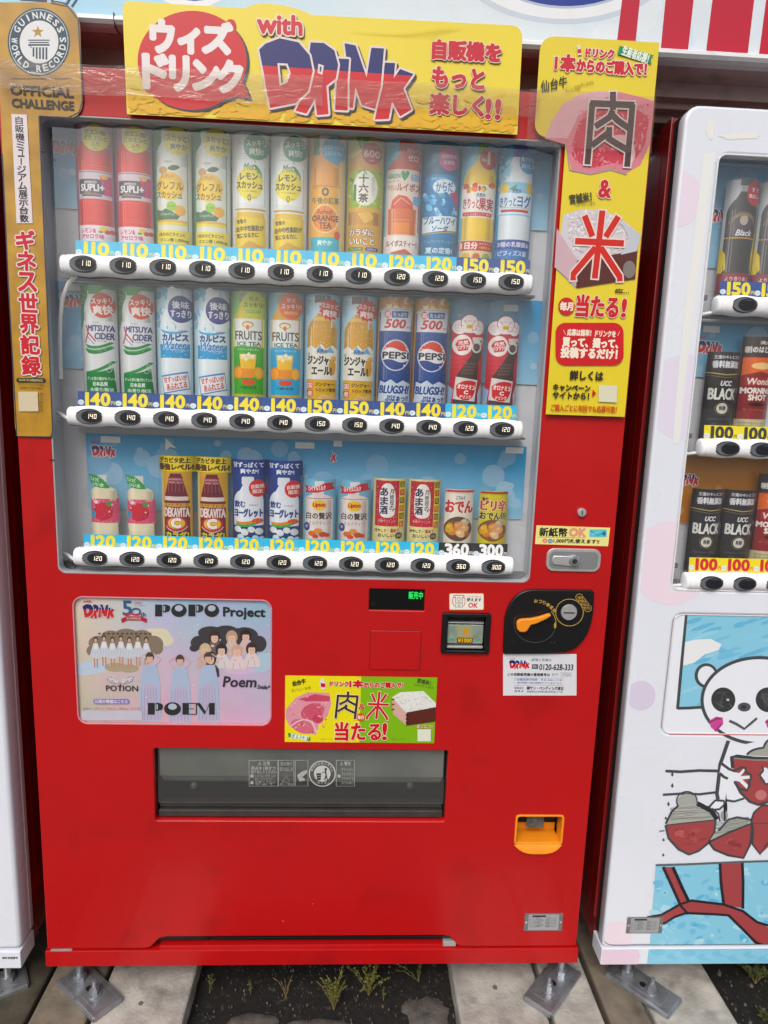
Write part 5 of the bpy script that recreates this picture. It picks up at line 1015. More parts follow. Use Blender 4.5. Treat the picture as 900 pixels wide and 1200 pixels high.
def apple(A):
    A.poly([(38, 4), (62, 4), (62, 40), (38, 40)], '#d5d8d4'); A.poly([(12, 60)]+bez((12, 56), (16, 40), (38, 38), 6)+[(62, 38)]+bez((62, 38), (84, 40), (88, 56), 6)+[(88, 240), (12, 240)], '#e8e0c4'); shine(A, 50, 80, 16, 80, base='#e8e0c4', k=.4); A.rect(10, 74, 91, 146, '#de7a90'); rq = random.Random(12)
    for i in range(70): A.ell(rq.uniform(12, 90), rq.uniform(76, 144), .9, .9, '#f6d0d8', 6)
    A.ell(46, 112, 30, 27, '#cc5460', 30); A.ell(38, 102, 12, 8, '#d85a60', 14); A.poly(bez((56, 84), (76, 76), (74, 98), 6)+bez((74, 98), (60, 98), (56, 86), 6), '#5a9a54'); A.ell(18, 120, 8, 12, '#58a8cc', 16); A.ell(28, 84, 7, 6, '#f0c8d0', 10); A.text('りんご', 20, 80, 40, 88, '#fbe8ec', b=.0002)
    for x, y in ((66, 112), (74, 92), (22, 100)): A.star(x, y, 4, 1.5, 4, '#fbe8ec')
    A.poly([(0, -2), (6, 4), (14, 4)]+bez((14, 4), (50, 2), (70, 42), 8)+bez((70, 42), (26, 46), (8, 24), 8)+[(8, 8)], '#4f9a5c'); A.text('ちょっと', 12, 10, 40, 22, '#e4f2dc', b=.0003, rot=-8); A.text('いい水', 20, 26, 54, 38, '#e4f2dc', b=.0003, rot=-8)
def vita(A):
    A.rect(6, 46, 94, 260, '#d8a848'); A.rect(6, 46, 12, 260, '#e8d0a0'); A.rect(-6, -2, 104, 46, '#b8a030'); A.rect(-4, 0, 102, 44, '#ecd858'); A.text('デカビタ史上', 2, 3, 90, 19, '#4a2c1c', b=.0007); A.text('最強レベル!', -2, 22, 98, 40, '#5a2c10', b=.0010)
    A.poly([(34, 50), (66, 50), (84, 118), (16, 118)], '#6b2a34')
    for i in range(5): A.line([(30+i*10, 60), (28+i*11, 104)], 2, '#a86068')
    A.rect(26, 64, 74, 70, '#c8969c'); A.text('炭酸 強め', 30, 73, 70, 79, '#e8c8c0'); A.rect(16, 118, 84, 130, '#e0d4d0'); A.rect(14, 130, 88, 236, '#7c2e34'); A.rect(14, 138, 88, 148, '#d8b46a'); A.text('エナジーチャージ', 18, 139, 84, 147, '#5a2c1c', b=.0003)
    A.text('DEKAVITA', 15, 152, 87, 178, '#ecdcd8', b=.0008); A.ell(50, 198, 30, 22, '#c8485a', 26); A.ell(50, 198, 25, 17, '#eac04c', 24); A.text('C', 36, 184, 62, 210, '#f4ece0', b=.0022, out=(.0010, '#7c2e34')); A.ring(50, 198, 33, 25, 3, '#e8b8b8', 20, 20, 160)
    A.rect(14, 220, 88, 262, '#2c2020'); A.text('カラダ!', 18, 224, 84, 240, '#e8cc48', b=.0008)
def yogurt(A):
    A.rect(-4, 0, 104, 46, '#26408a'); A.rect(2, 46, 98, 260, '#2a4488'); A.text('甘ずっぱくて', 6, 8, 94, 23, '#eef2fa', b=.0004); A.text('爽やか!', 28, 27, 80, 41, '#eef2fa', b=.0004)
    A.rrect(32, 50, 68, 74, 4, '#e3e8ee'); A.poly([(36, 74), (66, 74)]+bez((70, 88), (94, 98), (94, 122), 6)+[(94, 180), (8, 190)]+bez((8, 122), (10, 96), (34, 88), 6), '#e6eaf0'); A.poly([(8, 120), (94, 120), (94, 196), (8, 196)], '#e8ecf1'); A.text('TABLET', 52, 132, 80, 137, '#5a6a9a'); A.text('飲む', 10, 122, 42, 142, '#26408a', b=.0006); A.text('ヨーグレット', 10, 146, 92, 170, '#26408a', b=.0010)
    A.poly(bez((10, 184), (50, 190), (92, 170), 8)+bez((92, 178), (50, 200), (10, 192), 8), '#e8893c'); A.poly(bez((10, 190), (50, 198), (92, 180), 8)+bez((92, 186), (50, 206), (10, 198), 8), '#5aa85a'); A.ell(78, 182, 16, 8, '#e0604c', 16)
    A.rect(6, 200, 96, 262, '#2c4070')
    for x, y, r_ in ((20, 208, 11), (40, 216, 12), (60, 208, 11), (82, 214, 12), (28, 232, 11), (72, 234, 10), (50, 238, 9), (90, 236, 8)): A.ell(x, y, r_, r_*.85, '#e0e5ea', 14, rot=20)
    A.ell(78, 84, 25, 26, '#d84a48', 28); A.text('自販機', 60, 72, 96, 84, '#fbe8e4', b=.0003, rot=4); A.text('限定', 64, 87, 92, 99, '#fbe8e4', b=.0003, rot=4)
def milktea(A):
    A.rect(2, 4, 98, 210, '#86bcd2'); A.rect(36, 10, 64, 36, '#e2e2e0'); A.poly([(38, 34), (62, 34)]+bez((64, 50), (90, 54), (92, 66), 6)+[(92, 210), (8, 210)]+bez((8, 66), (10, 54), (36, 50), 6), '#e3dad6'); A.line([(10, 62), (90, 62)], 2, '#b86a6c'); shine(A, 66, 200, 14, 82, base='#e0d4d0', k=.3)
    A.poly(bez((2, 22), (40, 34), (60, 18), 8)+bez((60, 18), (80, 10), (96, 16), 6)+[(88, 22), (96, 34)]+bez((90, 34), (60, 40), (40, 46), 8)+[(8, 46), (12, 34)], '#c8404e'); A.text('ロイヤルミルク', 18, 24, 68, 38, '#fbe6e4', b=.0004, rot=5)
    A.ell(50, 82, 22, 16, '#eec84c', 26); A.text('Lipton', 32, 74, 68, 90, '#c03030', b=.0006, shear=.1); A.text('白の贅沢', 12, 104, 88, 124, '#3a3230', b=.0005); A.text('ミルクティー', 20, 130, 82, 142, '#5a4a48'); A.ell(14, 148, 9, 13, '#3a4478', 18); A.text('新', 10, 142, 18, 152, '#e0e4f0')
    for x, y, r_, c in ((30, 168, 12, '#c87a4c'), (48, 160, 13, '#e0a070'), (62, 170, 12, '#b85a40'), (40, 176, 10, '#d8553c'), (74, 172, 9, '#c8503c')): A.ell(x, y, r_, r_*.7, c, 14)
    A.poly([(10, 182), (92, 182), (92, 210), (10, 210)], '#e6d0c0')
def amazake(A):
    A.rect(2, 0, 98, 200, '#e6dca8'); A.rect(8, 6, 78, 144, '#c43644'); rq = random.Random(13)
    for i in range(80):
        x, y = rq.uniform(10, 76), rq.uniform(8, 142); A.ell(x, y, 1.2, 1.2, '#eab8b8', 6)
    A.poly(bez((20, 100), (14, 12), (42, 14), 12)+bez((42, 14), (74, 12), (66, 104), 12)+bez((66, 104), (62, 118), (42, 118), 6)+bez((42, 118), (22, 118), (20, 100), 6), '#eeeae4'); A.text('あま酒', 22, 26, 44, 108, '#1f2a50', b=.0007, vert=True); A.text('月桂冠の', 50, 30, 62, 96, '#26304e', b=.0003, vert=True); A.text('米麹でつくった', 16, 124, 70, 132, '#f0d0c8'); A.line([(58, 98), (72, 84)], 2, '#2a2a2a')
    A.rect(78, 4, 96, 150, '#eedc5c')
    for i in range(6): A.rect(80, 8+i*24, 94, 26+i*24, ('#3a3a34', '#c8403c', '#3a3a34', '#c8603c', '#3a3a34', '#cc4a70')[i]); A.text('温冷両用自販'[i], 82, 10+i*24, 92, 24+i*24, '#f0e070')
    A.text('冷やして・', 8, 152, 48, 162, '#3a4a34', b=.0003); A.text('温めて', 54, 151, 82, 162, '#c8483c', b=.0003); A.text('おいしい', 18, 166, 66, 177, '#2c2c2c', b=.0003); A.ell(80, 172, 11, 10, '#3c3c3c', 16); A.text('全国', 73, 168, 87, 176, '#e6dca8')
def can(bgc, ring_, title, tc, sub):
    def f(A):
        A.rrect(8, 2, 94, 180, 6, bgc); A.rect(8, 4, 94, 10, ring_)
        for i in range(14): A.poly([(9+i*6, 10), (12+i*6, 10), (10.5+i*6, 15)], ring_)
        A.text('こてんぐ' if title == 'おでん' else '激辛', 40 if title == 'おでん' else 14, 22, 66 if title == 'おでん' else 32, 32, '#2a5a8c' if title == 'おでん' else '#4a3a20', b=.0005)
        if title == 'おでん': A.text('おでん', 10, 36, 92, 72, tc, b=.0014, out=(.0012, '#f2eee6'))
        else: A.text('ピリ辛', 12, 30, 88, 62, tc, b=.0014, out=(.0008, '#f6f0d8')); A.text('おでん缶', 10, 66, 90, 88, '#3a2a1c', b=.0008, out=(.0006, '#f0e6b8'))
        A.ell(50, 122, 43, 34 if title != 'おでん' else 38, '#5f4434' if title == 'おでん' else '#8a5a34', 30); rq = random.Random(len(title))
        for x, y, rx, ry, c in ((30, 108, 18, 11, '#7a5840'), (70, 100, 16, 10, '#c8b8a0'), (50, 112, 14, 13, '#d9a679'), (70, 120, 13, 12, '#e0b48c'), (34, 130, 16, 12, '#c98a4c'), (56, 136, 16, 11, '#e6c4a0'), (22, 120, 10, 16, '#d8b05c'), (78, 138, 10, 9, '#a8744c')): A.ell(x, y, rx, ry, c, 16, rot=rq.uniform(-30, 30)); A.ell(x-rx*.25, y-ry*.3, rx*.45, ry*.3, tuple(min(.85, v*1.35) for v in hexc(c)), 12, rot=rq.uniform(-30, 30))
        A.poly([(10, 150), (50, 162), (92, 150), (92, 178), (10, 178)], bgc)
    return f
def blackcan(A, h0=0):
    A.rect(0, 0, 100, 300, '#191a1e'); A.text('王道のキレとコク', 14, 10, 92, 20, '#d8d8dc', b=.0003); A.text('香料無添加', 12, 26, 90, 46, '#e8e8ec', b=.0006); A.line([(0, 60), (50, 66), (100, 62)], 3, '#b8a878'); A.line([(0, 68), (50, 74), (100, 70)], 1.4, '#8a7c54')
    A.text('UCC', 38, 84, 72, 98, '#e6e6ea', b=.0006, shear=.25); A.text('BLACK', 10, 106, 90, 138, '#e6e6e2', b=.0009); A.ell(50, 164, 17, 16, '#d8d6cc', 24); A.text('無糖', 40, 157, 60, 170, '#26262a', b=.0003); A.ring(50, 164, 21, 20, 1.2, '#8a7c54'); A.text('Japanese Coffee', 12, 192, 84, 200, '#5c5c60', shear=.2); A.text('100% beans', 24, 206, 66, 213, '#5c5c60')
def blackbottle(A):
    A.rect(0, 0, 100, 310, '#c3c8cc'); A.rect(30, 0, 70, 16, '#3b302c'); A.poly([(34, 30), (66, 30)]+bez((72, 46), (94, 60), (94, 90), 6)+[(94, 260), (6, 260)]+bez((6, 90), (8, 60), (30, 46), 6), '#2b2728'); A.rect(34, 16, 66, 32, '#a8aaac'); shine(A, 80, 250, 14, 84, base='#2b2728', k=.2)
    A.poly(bez((6, 100), (50, 66), (94, 100), 10)+[(94, 150), (6, 150)], '#4b4048'); A.ring(50, 118, 34, 26, 9, '#8a7458', 30, 180, 360); A.ell(50, 108, 12, 14, '#b8a8a0', 16); A.text('Black', 30, 134, 78, 150, '#e4e0e4', b=.0004, shear=.3); A.rect(6, 154, 94, 158, '#b89448')
    A.poly([(0, 180), (12, 200), (16, 240), (0, 262)], '#e8cc2c'); A.poly([(100, 90), (86, 200), (90, 240), (100, 250)], '#e2c62c'); A.rect(0, 252, 100, 310, '#8f2434'); A.text('より香り高く', 16, 262, 84, 274, '#e8d0d0', b=.0002); A.text('深いコク', 24, 280, 76, 288, '#e8d0d0')
    A.ell(76, 34, 27, 34, '#c03840', 26); A.text('すぐ', 62, 20, 90, 32, '#fbe8e4', b=.0003); A.text('香ばしい', 56, 38, 96, 48, '#fbe8e4', b=.0003)
def morning(A):
    A.rect(0, 0, 100, 300, '#2a1c1e'); A.text('満点の', 40, 12, 92, 22, '#e8e2dc', b=.0003); A.text('朝のはじまり', 6, 28, 100, 46, '#f0ece8', b=.0006); A.rect(4, 58, 96, 240, '#8c2028'); A.poly([(4, 60), (96, 60), (96, 108), (50, 100), (4, 112)], '#e8703c'); A.ell(54, 84, 30, 10, '#f8d8a0', 20); A.rrect(12, 116, 96, 142, 4, '#a83038'); A.ring(54, 129, 1, 1, 1, '#ffffff', 4); A.text('Wonda', 18, 120, 92, 138, '#f0e2d8', b=.0006, shear=.1)
    A.text('MORNING', 6, 148, 96, 164, '#f4ece4', b=.0008); A.text('SHOT', 26, 168, 80, 184, '#f4ece4', b=.0008); A.ell(52, 196, 26, 6, '#2a1410', 14); A.text('モーニングショット', 16, 208, 88, 214, '#d8a860'); A.rect(0, 240, 100, 300, '#c9c2a0')
    for i in range(3): A.text('朝専用缶コーヒー', 8, 248+i*10, 88, 254+i*10, '#5a5040')
_card = {}
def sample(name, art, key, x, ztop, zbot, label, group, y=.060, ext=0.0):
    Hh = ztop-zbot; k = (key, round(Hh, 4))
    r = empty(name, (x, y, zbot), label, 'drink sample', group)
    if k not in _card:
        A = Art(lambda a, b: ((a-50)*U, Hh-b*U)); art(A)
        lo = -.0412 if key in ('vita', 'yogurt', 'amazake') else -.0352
        c = A.build('printed_card', lambda u, v, off: (u, bend(u)-off, v), M_CARD, r, clipx=(max(lo, -.0375), -max(lo, -.0375)), clipy=(0.0, Hh+.006), local=True, slabs=(-.0385, .0385, 18), tone=lambda u: 1+.14*math.exp(-((u/.035+.40)/.13)**2)-.34*min(1, abs(u/.035))**3.2)  # roundness painted into the card colours: darkened edges and a highlight stripe
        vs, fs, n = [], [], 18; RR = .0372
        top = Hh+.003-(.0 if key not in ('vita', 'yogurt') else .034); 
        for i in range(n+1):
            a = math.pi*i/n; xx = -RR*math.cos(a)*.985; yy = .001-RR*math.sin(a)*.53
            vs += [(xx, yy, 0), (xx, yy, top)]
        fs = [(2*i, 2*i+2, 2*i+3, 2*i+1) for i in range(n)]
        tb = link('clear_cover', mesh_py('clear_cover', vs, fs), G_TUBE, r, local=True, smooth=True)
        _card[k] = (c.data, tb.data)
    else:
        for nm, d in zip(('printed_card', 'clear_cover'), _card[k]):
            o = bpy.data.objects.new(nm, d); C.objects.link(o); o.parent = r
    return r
CXr = [.65+(.1478+.0733*k-.65)*1.008 for k in range(12)]
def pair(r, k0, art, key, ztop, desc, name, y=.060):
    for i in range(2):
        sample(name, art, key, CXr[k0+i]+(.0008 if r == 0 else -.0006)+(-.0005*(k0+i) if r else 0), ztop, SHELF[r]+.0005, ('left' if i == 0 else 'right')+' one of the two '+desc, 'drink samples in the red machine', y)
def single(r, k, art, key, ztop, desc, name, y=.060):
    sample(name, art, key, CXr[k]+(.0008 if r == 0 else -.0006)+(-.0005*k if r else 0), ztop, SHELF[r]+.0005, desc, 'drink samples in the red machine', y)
T1, T2 = 1.7222, 1.4315
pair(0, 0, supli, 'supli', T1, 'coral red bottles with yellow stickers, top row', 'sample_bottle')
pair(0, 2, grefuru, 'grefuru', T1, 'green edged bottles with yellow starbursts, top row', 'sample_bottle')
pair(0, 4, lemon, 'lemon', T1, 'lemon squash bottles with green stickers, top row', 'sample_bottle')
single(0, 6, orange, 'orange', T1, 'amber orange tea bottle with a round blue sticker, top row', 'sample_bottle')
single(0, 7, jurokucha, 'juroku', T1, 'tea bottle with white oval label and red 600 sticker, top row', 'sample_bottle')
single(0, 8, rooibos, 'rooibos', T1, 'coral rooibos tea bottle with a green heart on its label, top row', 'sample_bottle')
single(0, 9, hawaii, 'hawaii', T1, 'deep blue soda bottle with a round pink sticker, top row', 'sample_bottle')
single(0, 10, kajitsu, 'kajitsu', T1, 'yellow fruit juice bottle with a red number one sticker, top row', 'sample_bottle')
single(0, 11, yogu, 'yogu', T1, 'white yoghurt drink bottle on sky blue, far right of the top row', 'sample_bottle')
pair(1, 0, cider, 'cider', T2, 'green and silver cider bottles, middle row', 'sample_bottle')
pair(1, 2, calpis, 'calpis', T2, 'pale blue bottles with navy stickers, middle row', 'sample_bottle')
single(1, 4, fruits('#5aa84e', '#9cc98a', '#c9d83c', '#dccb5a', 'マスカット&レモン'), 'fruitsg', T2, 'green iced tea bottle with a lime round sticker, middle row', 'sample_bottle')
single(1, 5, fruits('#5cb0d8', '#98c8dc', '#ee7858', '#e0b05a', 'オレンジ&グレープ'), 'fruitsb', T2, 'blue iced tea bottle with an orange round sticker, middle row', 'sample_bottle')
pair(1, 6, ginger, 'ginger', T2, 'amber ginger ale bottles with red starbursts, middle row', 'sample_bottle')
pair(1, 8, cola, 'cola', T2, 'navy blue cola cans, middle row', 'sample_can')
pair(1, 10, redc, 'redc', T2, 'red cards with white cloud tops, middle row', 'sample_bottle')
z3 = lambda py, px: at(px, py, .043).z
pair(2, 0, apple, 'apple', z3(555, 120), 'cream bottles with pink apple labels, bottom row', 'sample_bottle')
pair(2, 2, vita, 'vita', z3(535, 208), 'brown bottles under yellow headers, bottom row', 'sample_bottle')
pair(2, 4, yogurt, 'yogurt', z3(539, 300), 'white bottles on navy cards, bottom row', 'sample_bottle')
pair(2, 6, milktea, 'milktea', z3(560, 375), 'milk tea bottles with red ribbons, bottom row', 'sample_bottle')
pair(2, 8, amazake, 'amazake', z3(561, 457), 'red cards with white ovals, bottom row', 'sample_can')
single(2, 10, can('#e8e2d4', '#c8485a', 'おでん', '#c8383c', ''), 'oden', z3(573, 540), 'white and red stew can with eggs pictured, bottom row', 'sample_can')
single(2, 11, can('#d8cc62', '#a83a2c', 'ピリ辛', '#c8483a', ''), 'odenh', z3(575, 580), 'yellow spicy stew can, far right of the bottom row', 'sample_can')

# ------------------------------------------------------------------ white panda cabinet at the right
RX = 1.256; RW = 1.05
pan = empty('vending_machine', (RX+RW/2, .36, PZ), 'white vending machine at the right, wrapped with a child\'s panda drawing', 'vending machine', 'vending machines')
VX0, VX1, VZ0, VZ1 = 1.3275, 2.225, .856, 1.711
H2 = 1.7935
o2 = [(RX+.003, 0), (RX+RW, 0), (RX+RW, H2-.03)]+[(RX+RW-.03+.03*math.cos(R(a)), H2-.03+.03*math.sin(R(a))) for a in (15, 30, 45, 60, 75)]+[(RX+RW-.03, H2), (RX+.028, H2)]+[(RX+.028+.028*math.cos(R(a)), H2-.028+.028*math.sin(R(a))) for a in (105, 120, 135, 150, 165)]+[(RX, H2-.028), (RX, .003)]
QX0, QX1, QZ0, QZ1 = 1.3405, 2.14, .5295, .8035
plate('door_panel', o2, [rr(VX0, VZ0, VX1, VZ1, .022), rr(QX0, QZ0, QX1, QZ1, .020)], 0, .030, M_WHITE, pan, bevel=.0055)
MB().box(RX+.003, .031, .004, RX+.011, .050, H2-.012).build('door_gasket', M_GASKET, pan)
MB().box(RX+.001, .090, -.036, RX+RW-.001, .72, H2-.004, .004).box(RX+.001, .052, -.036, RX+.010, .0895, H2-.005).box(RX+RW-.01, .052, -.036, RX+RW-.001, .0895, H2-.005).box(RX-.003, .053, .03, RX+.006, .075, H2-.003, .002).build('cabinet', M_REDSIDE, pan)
MB().box(RX-.001, -.004, -.046, RX+RW+.003, .052, -.004, .0015).build('base_skirt', mat('skirt_white', '#e8ecf6', .35, var=.05), pan)
window(pan, VX0, VX1, VZ0, VZ1, .082, [1.423, 1.144], rim=mat('white_rim', '#e8e8ea', .4))
RZ2 = [1.4375, 1.1560, .8735]
backdrop(pan, VX0-.01, VX1+.01, 1.52, 1.716, .079, 11, logos=[(1.352, 1.635, .055)])
backdrop(pan, VX0+.010, VX1, 1.30, 1.412, .079, 12, logos=[(1.366, 1.375, .055)], tabs=[(1.375, 1.392, .035)])
backdrop(pan, VX0-.002, VX1+.0, .985, 1.135, .079, 13, logos=[(1.3475, 1.095, .055)], warm=True)
B2 = [1.410+.0715*k for k in range(11)]
for r in range(3):
    rl = rail(pan, B2[0]-.0525, B2[-1]+.05, RZ2[r], B2, seams=(B2[5]+.036,))
    for k in range(11):
        button(rl, B2[k], RZ2[r], '100' if r else '150', lit=False)
        x0 = 1.3790+.0718*k
        price_card(rl, x0, x0+.0718, RZ2[r]+.012, (1.489, 1.201, .9185)[r], '150' if r == 0 else '100', NAVY if r == 0 else '#f4e11e', YEL if r == 0 else ('#2c2c2e' if r == 1 else '#d4262c'))
SH2 = [1.424, 1.145, .862]
g2 = 'drink samples in the panda machine'
C2 = [1.4155+.0715*k for k in range(4)]
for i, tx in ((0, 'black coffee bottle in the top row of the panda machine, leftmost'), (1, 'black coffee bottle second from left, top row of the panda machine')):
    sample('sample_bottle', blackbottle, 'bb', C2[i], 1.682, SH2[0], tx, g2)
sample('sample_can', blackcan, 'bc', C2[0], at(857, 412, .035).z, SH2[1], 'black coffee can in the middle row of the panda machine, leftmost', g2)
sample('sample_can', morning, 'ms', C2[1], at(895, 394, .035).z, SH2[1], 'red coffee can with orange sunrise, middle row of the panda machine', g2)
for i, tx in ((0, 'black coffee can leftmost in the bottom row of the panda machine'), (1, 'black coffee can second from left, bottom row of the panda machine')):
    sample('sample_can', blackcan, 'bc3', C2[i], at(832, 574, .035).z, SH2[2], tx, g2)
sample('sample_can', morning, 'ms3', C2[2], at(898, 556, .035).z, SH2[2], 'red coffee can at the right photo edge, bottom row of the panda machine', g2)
for z in (1.425, 1.145, .862): MB().tube([(1.365, .022, z), (1.350, .026, z-.003), (1.335, .032, z-.006), (1.32, .04, z-.010)], .0036, 10).build('rail_stay', M_RAIL, pan, smooth=True)
for z in (1.458, 1.178, .897): MB().box(1.340, .050, z-.006, 1.362, .078, z+.004).build('cable_cover', mat('grey_clip', '#6d7074', .5), pan)
# wrap print: pastel dots and peel stains, each its own patch
M_PAS = mat('pastel_print', attr=True, rough=.28, coat=.3)
_np = [0]
def wrap_patch(name, fn, cx=None, cy=None):
    A = Art(pixmap(0)); fn(A); _np[0] += 1; A.build(name, wall_place(-.0002-_np[0]*3e-5), M_PAS, pan, clipx=cx or (RX+.006, VX0-.003), clipy=cy or (.002, H2-.006))
for x_, y_, r_, c_ in ((790, 232, 34, '#efe0f0'), (806, 466, 50, '#e9e2f4'), (786, 660, 48, '#f3e0ee'), (751, 815, 17, '#ddd4ea'), (732, 960, 27, '#e6ebf5'), (722, 1106, 26, '#f3e0ee')):
    wrap_patch('pastel_dot', lambda A: A.ell(x_, y_, r_, r_*1.02, c_, 40))
    if y_ == 660: wrap_patch('pastel_dot', lambda A: A.ell(x_, y_, r_, r_*1.02, c_, 40), (VX0-.003, VX1), (.5, VZ0-.003))
rq = random.Random(21)
for cx_, cy_, rx_, ry_, n_ in ((832, 152, 5, 14, 14), (868, 160, 26, 4, 22)):
    P_ = [(cx_+rx_*math.cos(6.283*i/n_)*rq.uniform(.7, 1.1), cy_+ry_*math.sin(6.283*i/n_)*rq.uniform(.6, 1.15)) for i in range(n_)]
    wrap_patch('peel_stain', lambda A: A.poly(P_, '#f0efe9'), (RX+.006, RX+RW-.01))
wrap_patch('peel_stain', lambda A: A.poly([(825, 180), (838, 178), (806, 420), (796, 520), (788, 520), (800, 380)], '#eff0ee'))
INK = '#4a4c50'
K3 = 867/130.; m1 = pixmap(0, 770, 780, K3); K4 = 6.0; m2 = pixmap(0, 770, 940, K4); KS = 574/220.; m0 = pixmap(0, 680, 680, KS)
CY_, CY2 = '#6dc0e4', '#8ccfea'; BR = '#a8474a'
LW_ = 1.45
def scrib(A, x0, y0, x1, y1, n, seed, col='#8a8d8a', wd=2.2, tilt=0):
    q = random.Random(seed)
    for i in range(n):
        y = y0+(y1-y0)*i/n; A.line([(x0+(x1-x0)*t+q.uniform(-3, 3), y+q.uniform(-4, 4)+tilt*t) for t in (0, .25, .5, .75, 1)], wd, col)
def watery(A, x0, y0, x1, y1, n, seed, cols):
    q = random.Random(seed)
    for i in range(n): A.ell(q.uniform(x0, x1), q.uniform(y0, y1), q.uniform(12, 40), q.uniform(6, 22), q.choice(cols), 12, rot=q.uniform(-40, 40))
# recessed poster panel holding the top of the drawing
MB().box(QX0-.004, .031, QZ0-.004, QX1+.004, .034, QZ1+.004).build('panel_back', M_WHITE, pan)
plate('panel_edge', rr(QX0, QZ0, QX1, QZ1, .020), [rr(QX0+.0022, QZ0+.0022, QX1-.0022, QZ1-.0022, .018)], -.0004, .004, mat('pale_pinstripe', '#dcd6dc', .4), pan, bevel=.0004)
A = Art(lambda a, b: (a, b)); A.rect(QX0+.018, QZ0-.0004, QX1-.018, QZ0+.0016, '#d8747a'); A.build('red_pinstripe', wall_place(-.0012), M_PRINT, pan)
A = Art(m0)
A.poly([(QX0, QZ0), (QX1, QZ0), (QX1, QZ1), (QX0, QZ1)], '#eef2fc', raw=True)
A.m = m0
A.poly([(324, 104), (620, 96), (1200, 92), (1200, 400), (298, 394)], CY2); 
for i in range(70):
    x, y = rq.uniform(330, 620), rq.uniform(115, 380); A.ell(x, y, rq.uniform(14, 44), rq.uniform(3, 9), rq.choice(('#8ed0ec', '#76c2e4', '#9cd6ee', '#6cbce0')), 10, rot=-18) if x > 345 else None
A.poly([(318, 190), (350, 182), (400, 180), (432, 196), (424, 214), (380, 228), (350, 252), (316, 262), (304, 240)], '#eef0f4')
A.line([(298, 394), (312, 240), (325, 104), (420, 104), (600, 96), (900, 92)], 9.8, INK); A.line([(298, 392), (336, 391), (378, 388)], 9.8, INK)
def panda(A):
    A.m = m0
    A.ell(386, 292, 36, 38, INK, 30); A.ell(387, 292, 27, 29, '#eef1fa', 30)
    A.ell(548, 368, 180, 136, INK, 60); A.ell(548, 368, 170, 126, '#eff2fc', 60)
    A.ell(710, 290, 36, 38, INK, 30); A.ell(709, 292, 28, 30, '#eef1fa', 30)
    for cx in (438, 574): 
        A.ell(cx, 366, 37, 38, '#3a3c3e', 26, rot=-20); q = random.Random(cx)
        for i in range(24): A.line([(cx+q.uniform(-28, 10), 366+q.uniform(-26, 26)), (cx+q.uniform(-10, 28), 366+q.uniform(-26, 26))], 1.8, q.choice(('#55585a', '#2a2c2e', '#6a6c6e')))
        A.ell(cx+14, 366, 5, 4, '#c8c8c8', 10)
    A.ell(502, 388, 20, 14, '#55585c', 22); A.ell(500, 388, 9, 6, '#333538', 12)
    A.line([(456, 430), (478, 440), (502, 455), (520, 440), (541, 422)], 9.1, '#5a5c60')
    for cx in (418, 590): A.poly([(cx-24, 430), (cx-2, 417), (cx+18, 420), (cx+20, 440), (cx-2, 464), (cx-18, 450)], '#d24a9c'); A.line([(cx-24, 436), (cx, 424), (cx+12, 424)], 4.2, '#6a3a5a'); A.line([(cx+14, 440), (cx-6, 462)], 4.2, '#7a3a6a')
panda(A)
A.build('panda_drawing', wall_place(.0012), mat('drawing_print', attr=True, rough=.3, coat=.3), pan, clipx=(QX0+.002, QX1-.002), clipy=(QZ0+.002, QZ1-.002))
A = Art(m0); panda(A)
A.m = m1
# body, hands and bowls
A.poly([(560, 590), (620, 605), (690, 612), (780, 590), (880, 560), (1100, 560), (1100, 1100), (480, 1040), (462, 900), (490, 770)], '#eef2fc')
A.line([(556, 585), (520, 690), (492, 770), (480, 880), (466, 1000), (476, 1046)], 30.8, INK)
A.line([(64, 822), (180, 828), (330, 818), (476, 822)], 23.8, INK); A.line([(44, 1008), (200, 998), (330, 1004), (460, 988)], 21, INK)
for x, y in ((118, 848), (118, 936), (88, 1080)): A.poly([(x, y-22), (x+11, y+4), (x, y+18), (x-11, y+4)], INK)
A.poly(bez((700, 700), (730, 650), (830, 640), 6)+bez((830, 640), (850, 560), (950, 560), 6)+[(1100, 640), (1100, 720)], '#a9aaa4'); A.line(bez((700, 696), (730, 650), (830, 640), 6)+bez((830, 640), (850, 560), (950, 556), 6), 19.6, INK)
A.poly([(584, 712), (1000, 722), (1060, 760), (1010, 960), (880, 1060), (790, 1086), (720, 1060), (640, 980), (596, 860)], BR); A.line([(1010, 960), (880, 1060), (790, 1086), (720, 1060), (650, 990), (604, 900)], 22.4, INK); A.line([(590, 800), (580, 712), (620, 706), (760, 722), (1000, 730)], 28, '#3f4146'); A.line([(600, 722), (760, 736), (900, 736)], 11.2, '#8f8f88')
A.ell(810, 1010, 44, 40, '#c87a7c', 20)
A.poly([(500, 770), (590, 830), (640, 838), (680, 800), (684, 820), (650, 862), (720, 858), (730, 880), (664, 888), (708, 930), (700, 962), (640, 904), (560, 890), (486, 840)], '#eef2fc'); A.line([(500, 762), (560, 806), (600, 822), (660, 792), (690, 800), (690, 830), (730, 850), (734, 884), (716, 900), (722, 940), (700, 974), (640, 960), (606, 912)], 22.4, INK); A.line([(488, 838), (520, 868), (552, 882)], 22.4, INK)
A.poly([(820, 790), (860, 800), (900, 900), (850, 930), (806, 860)], '#eef2fc'); A.line([(822, 784), (826, 820), (800, 856), (822, 890), (846, 926), (900, 912)], 19.6, INK)
A.line([(540, 1050), (600, 1060), (680, 1036)], 19.6, INK); A.poly([(400, 1110), (452, 1056), (520, 1060), (516, 1090), (470, 1126)], '#eef2fc'); A.line([(398, 1112), (452, 1052), (520, 1056), (524, 1086), (486, 1120), (430, 1126), (398, 1112)], 19.6, INK)
A.poly([(516, 1200), (538, 990), (548, 1100), (544, 1200)], '#26262a')
A.m = m2
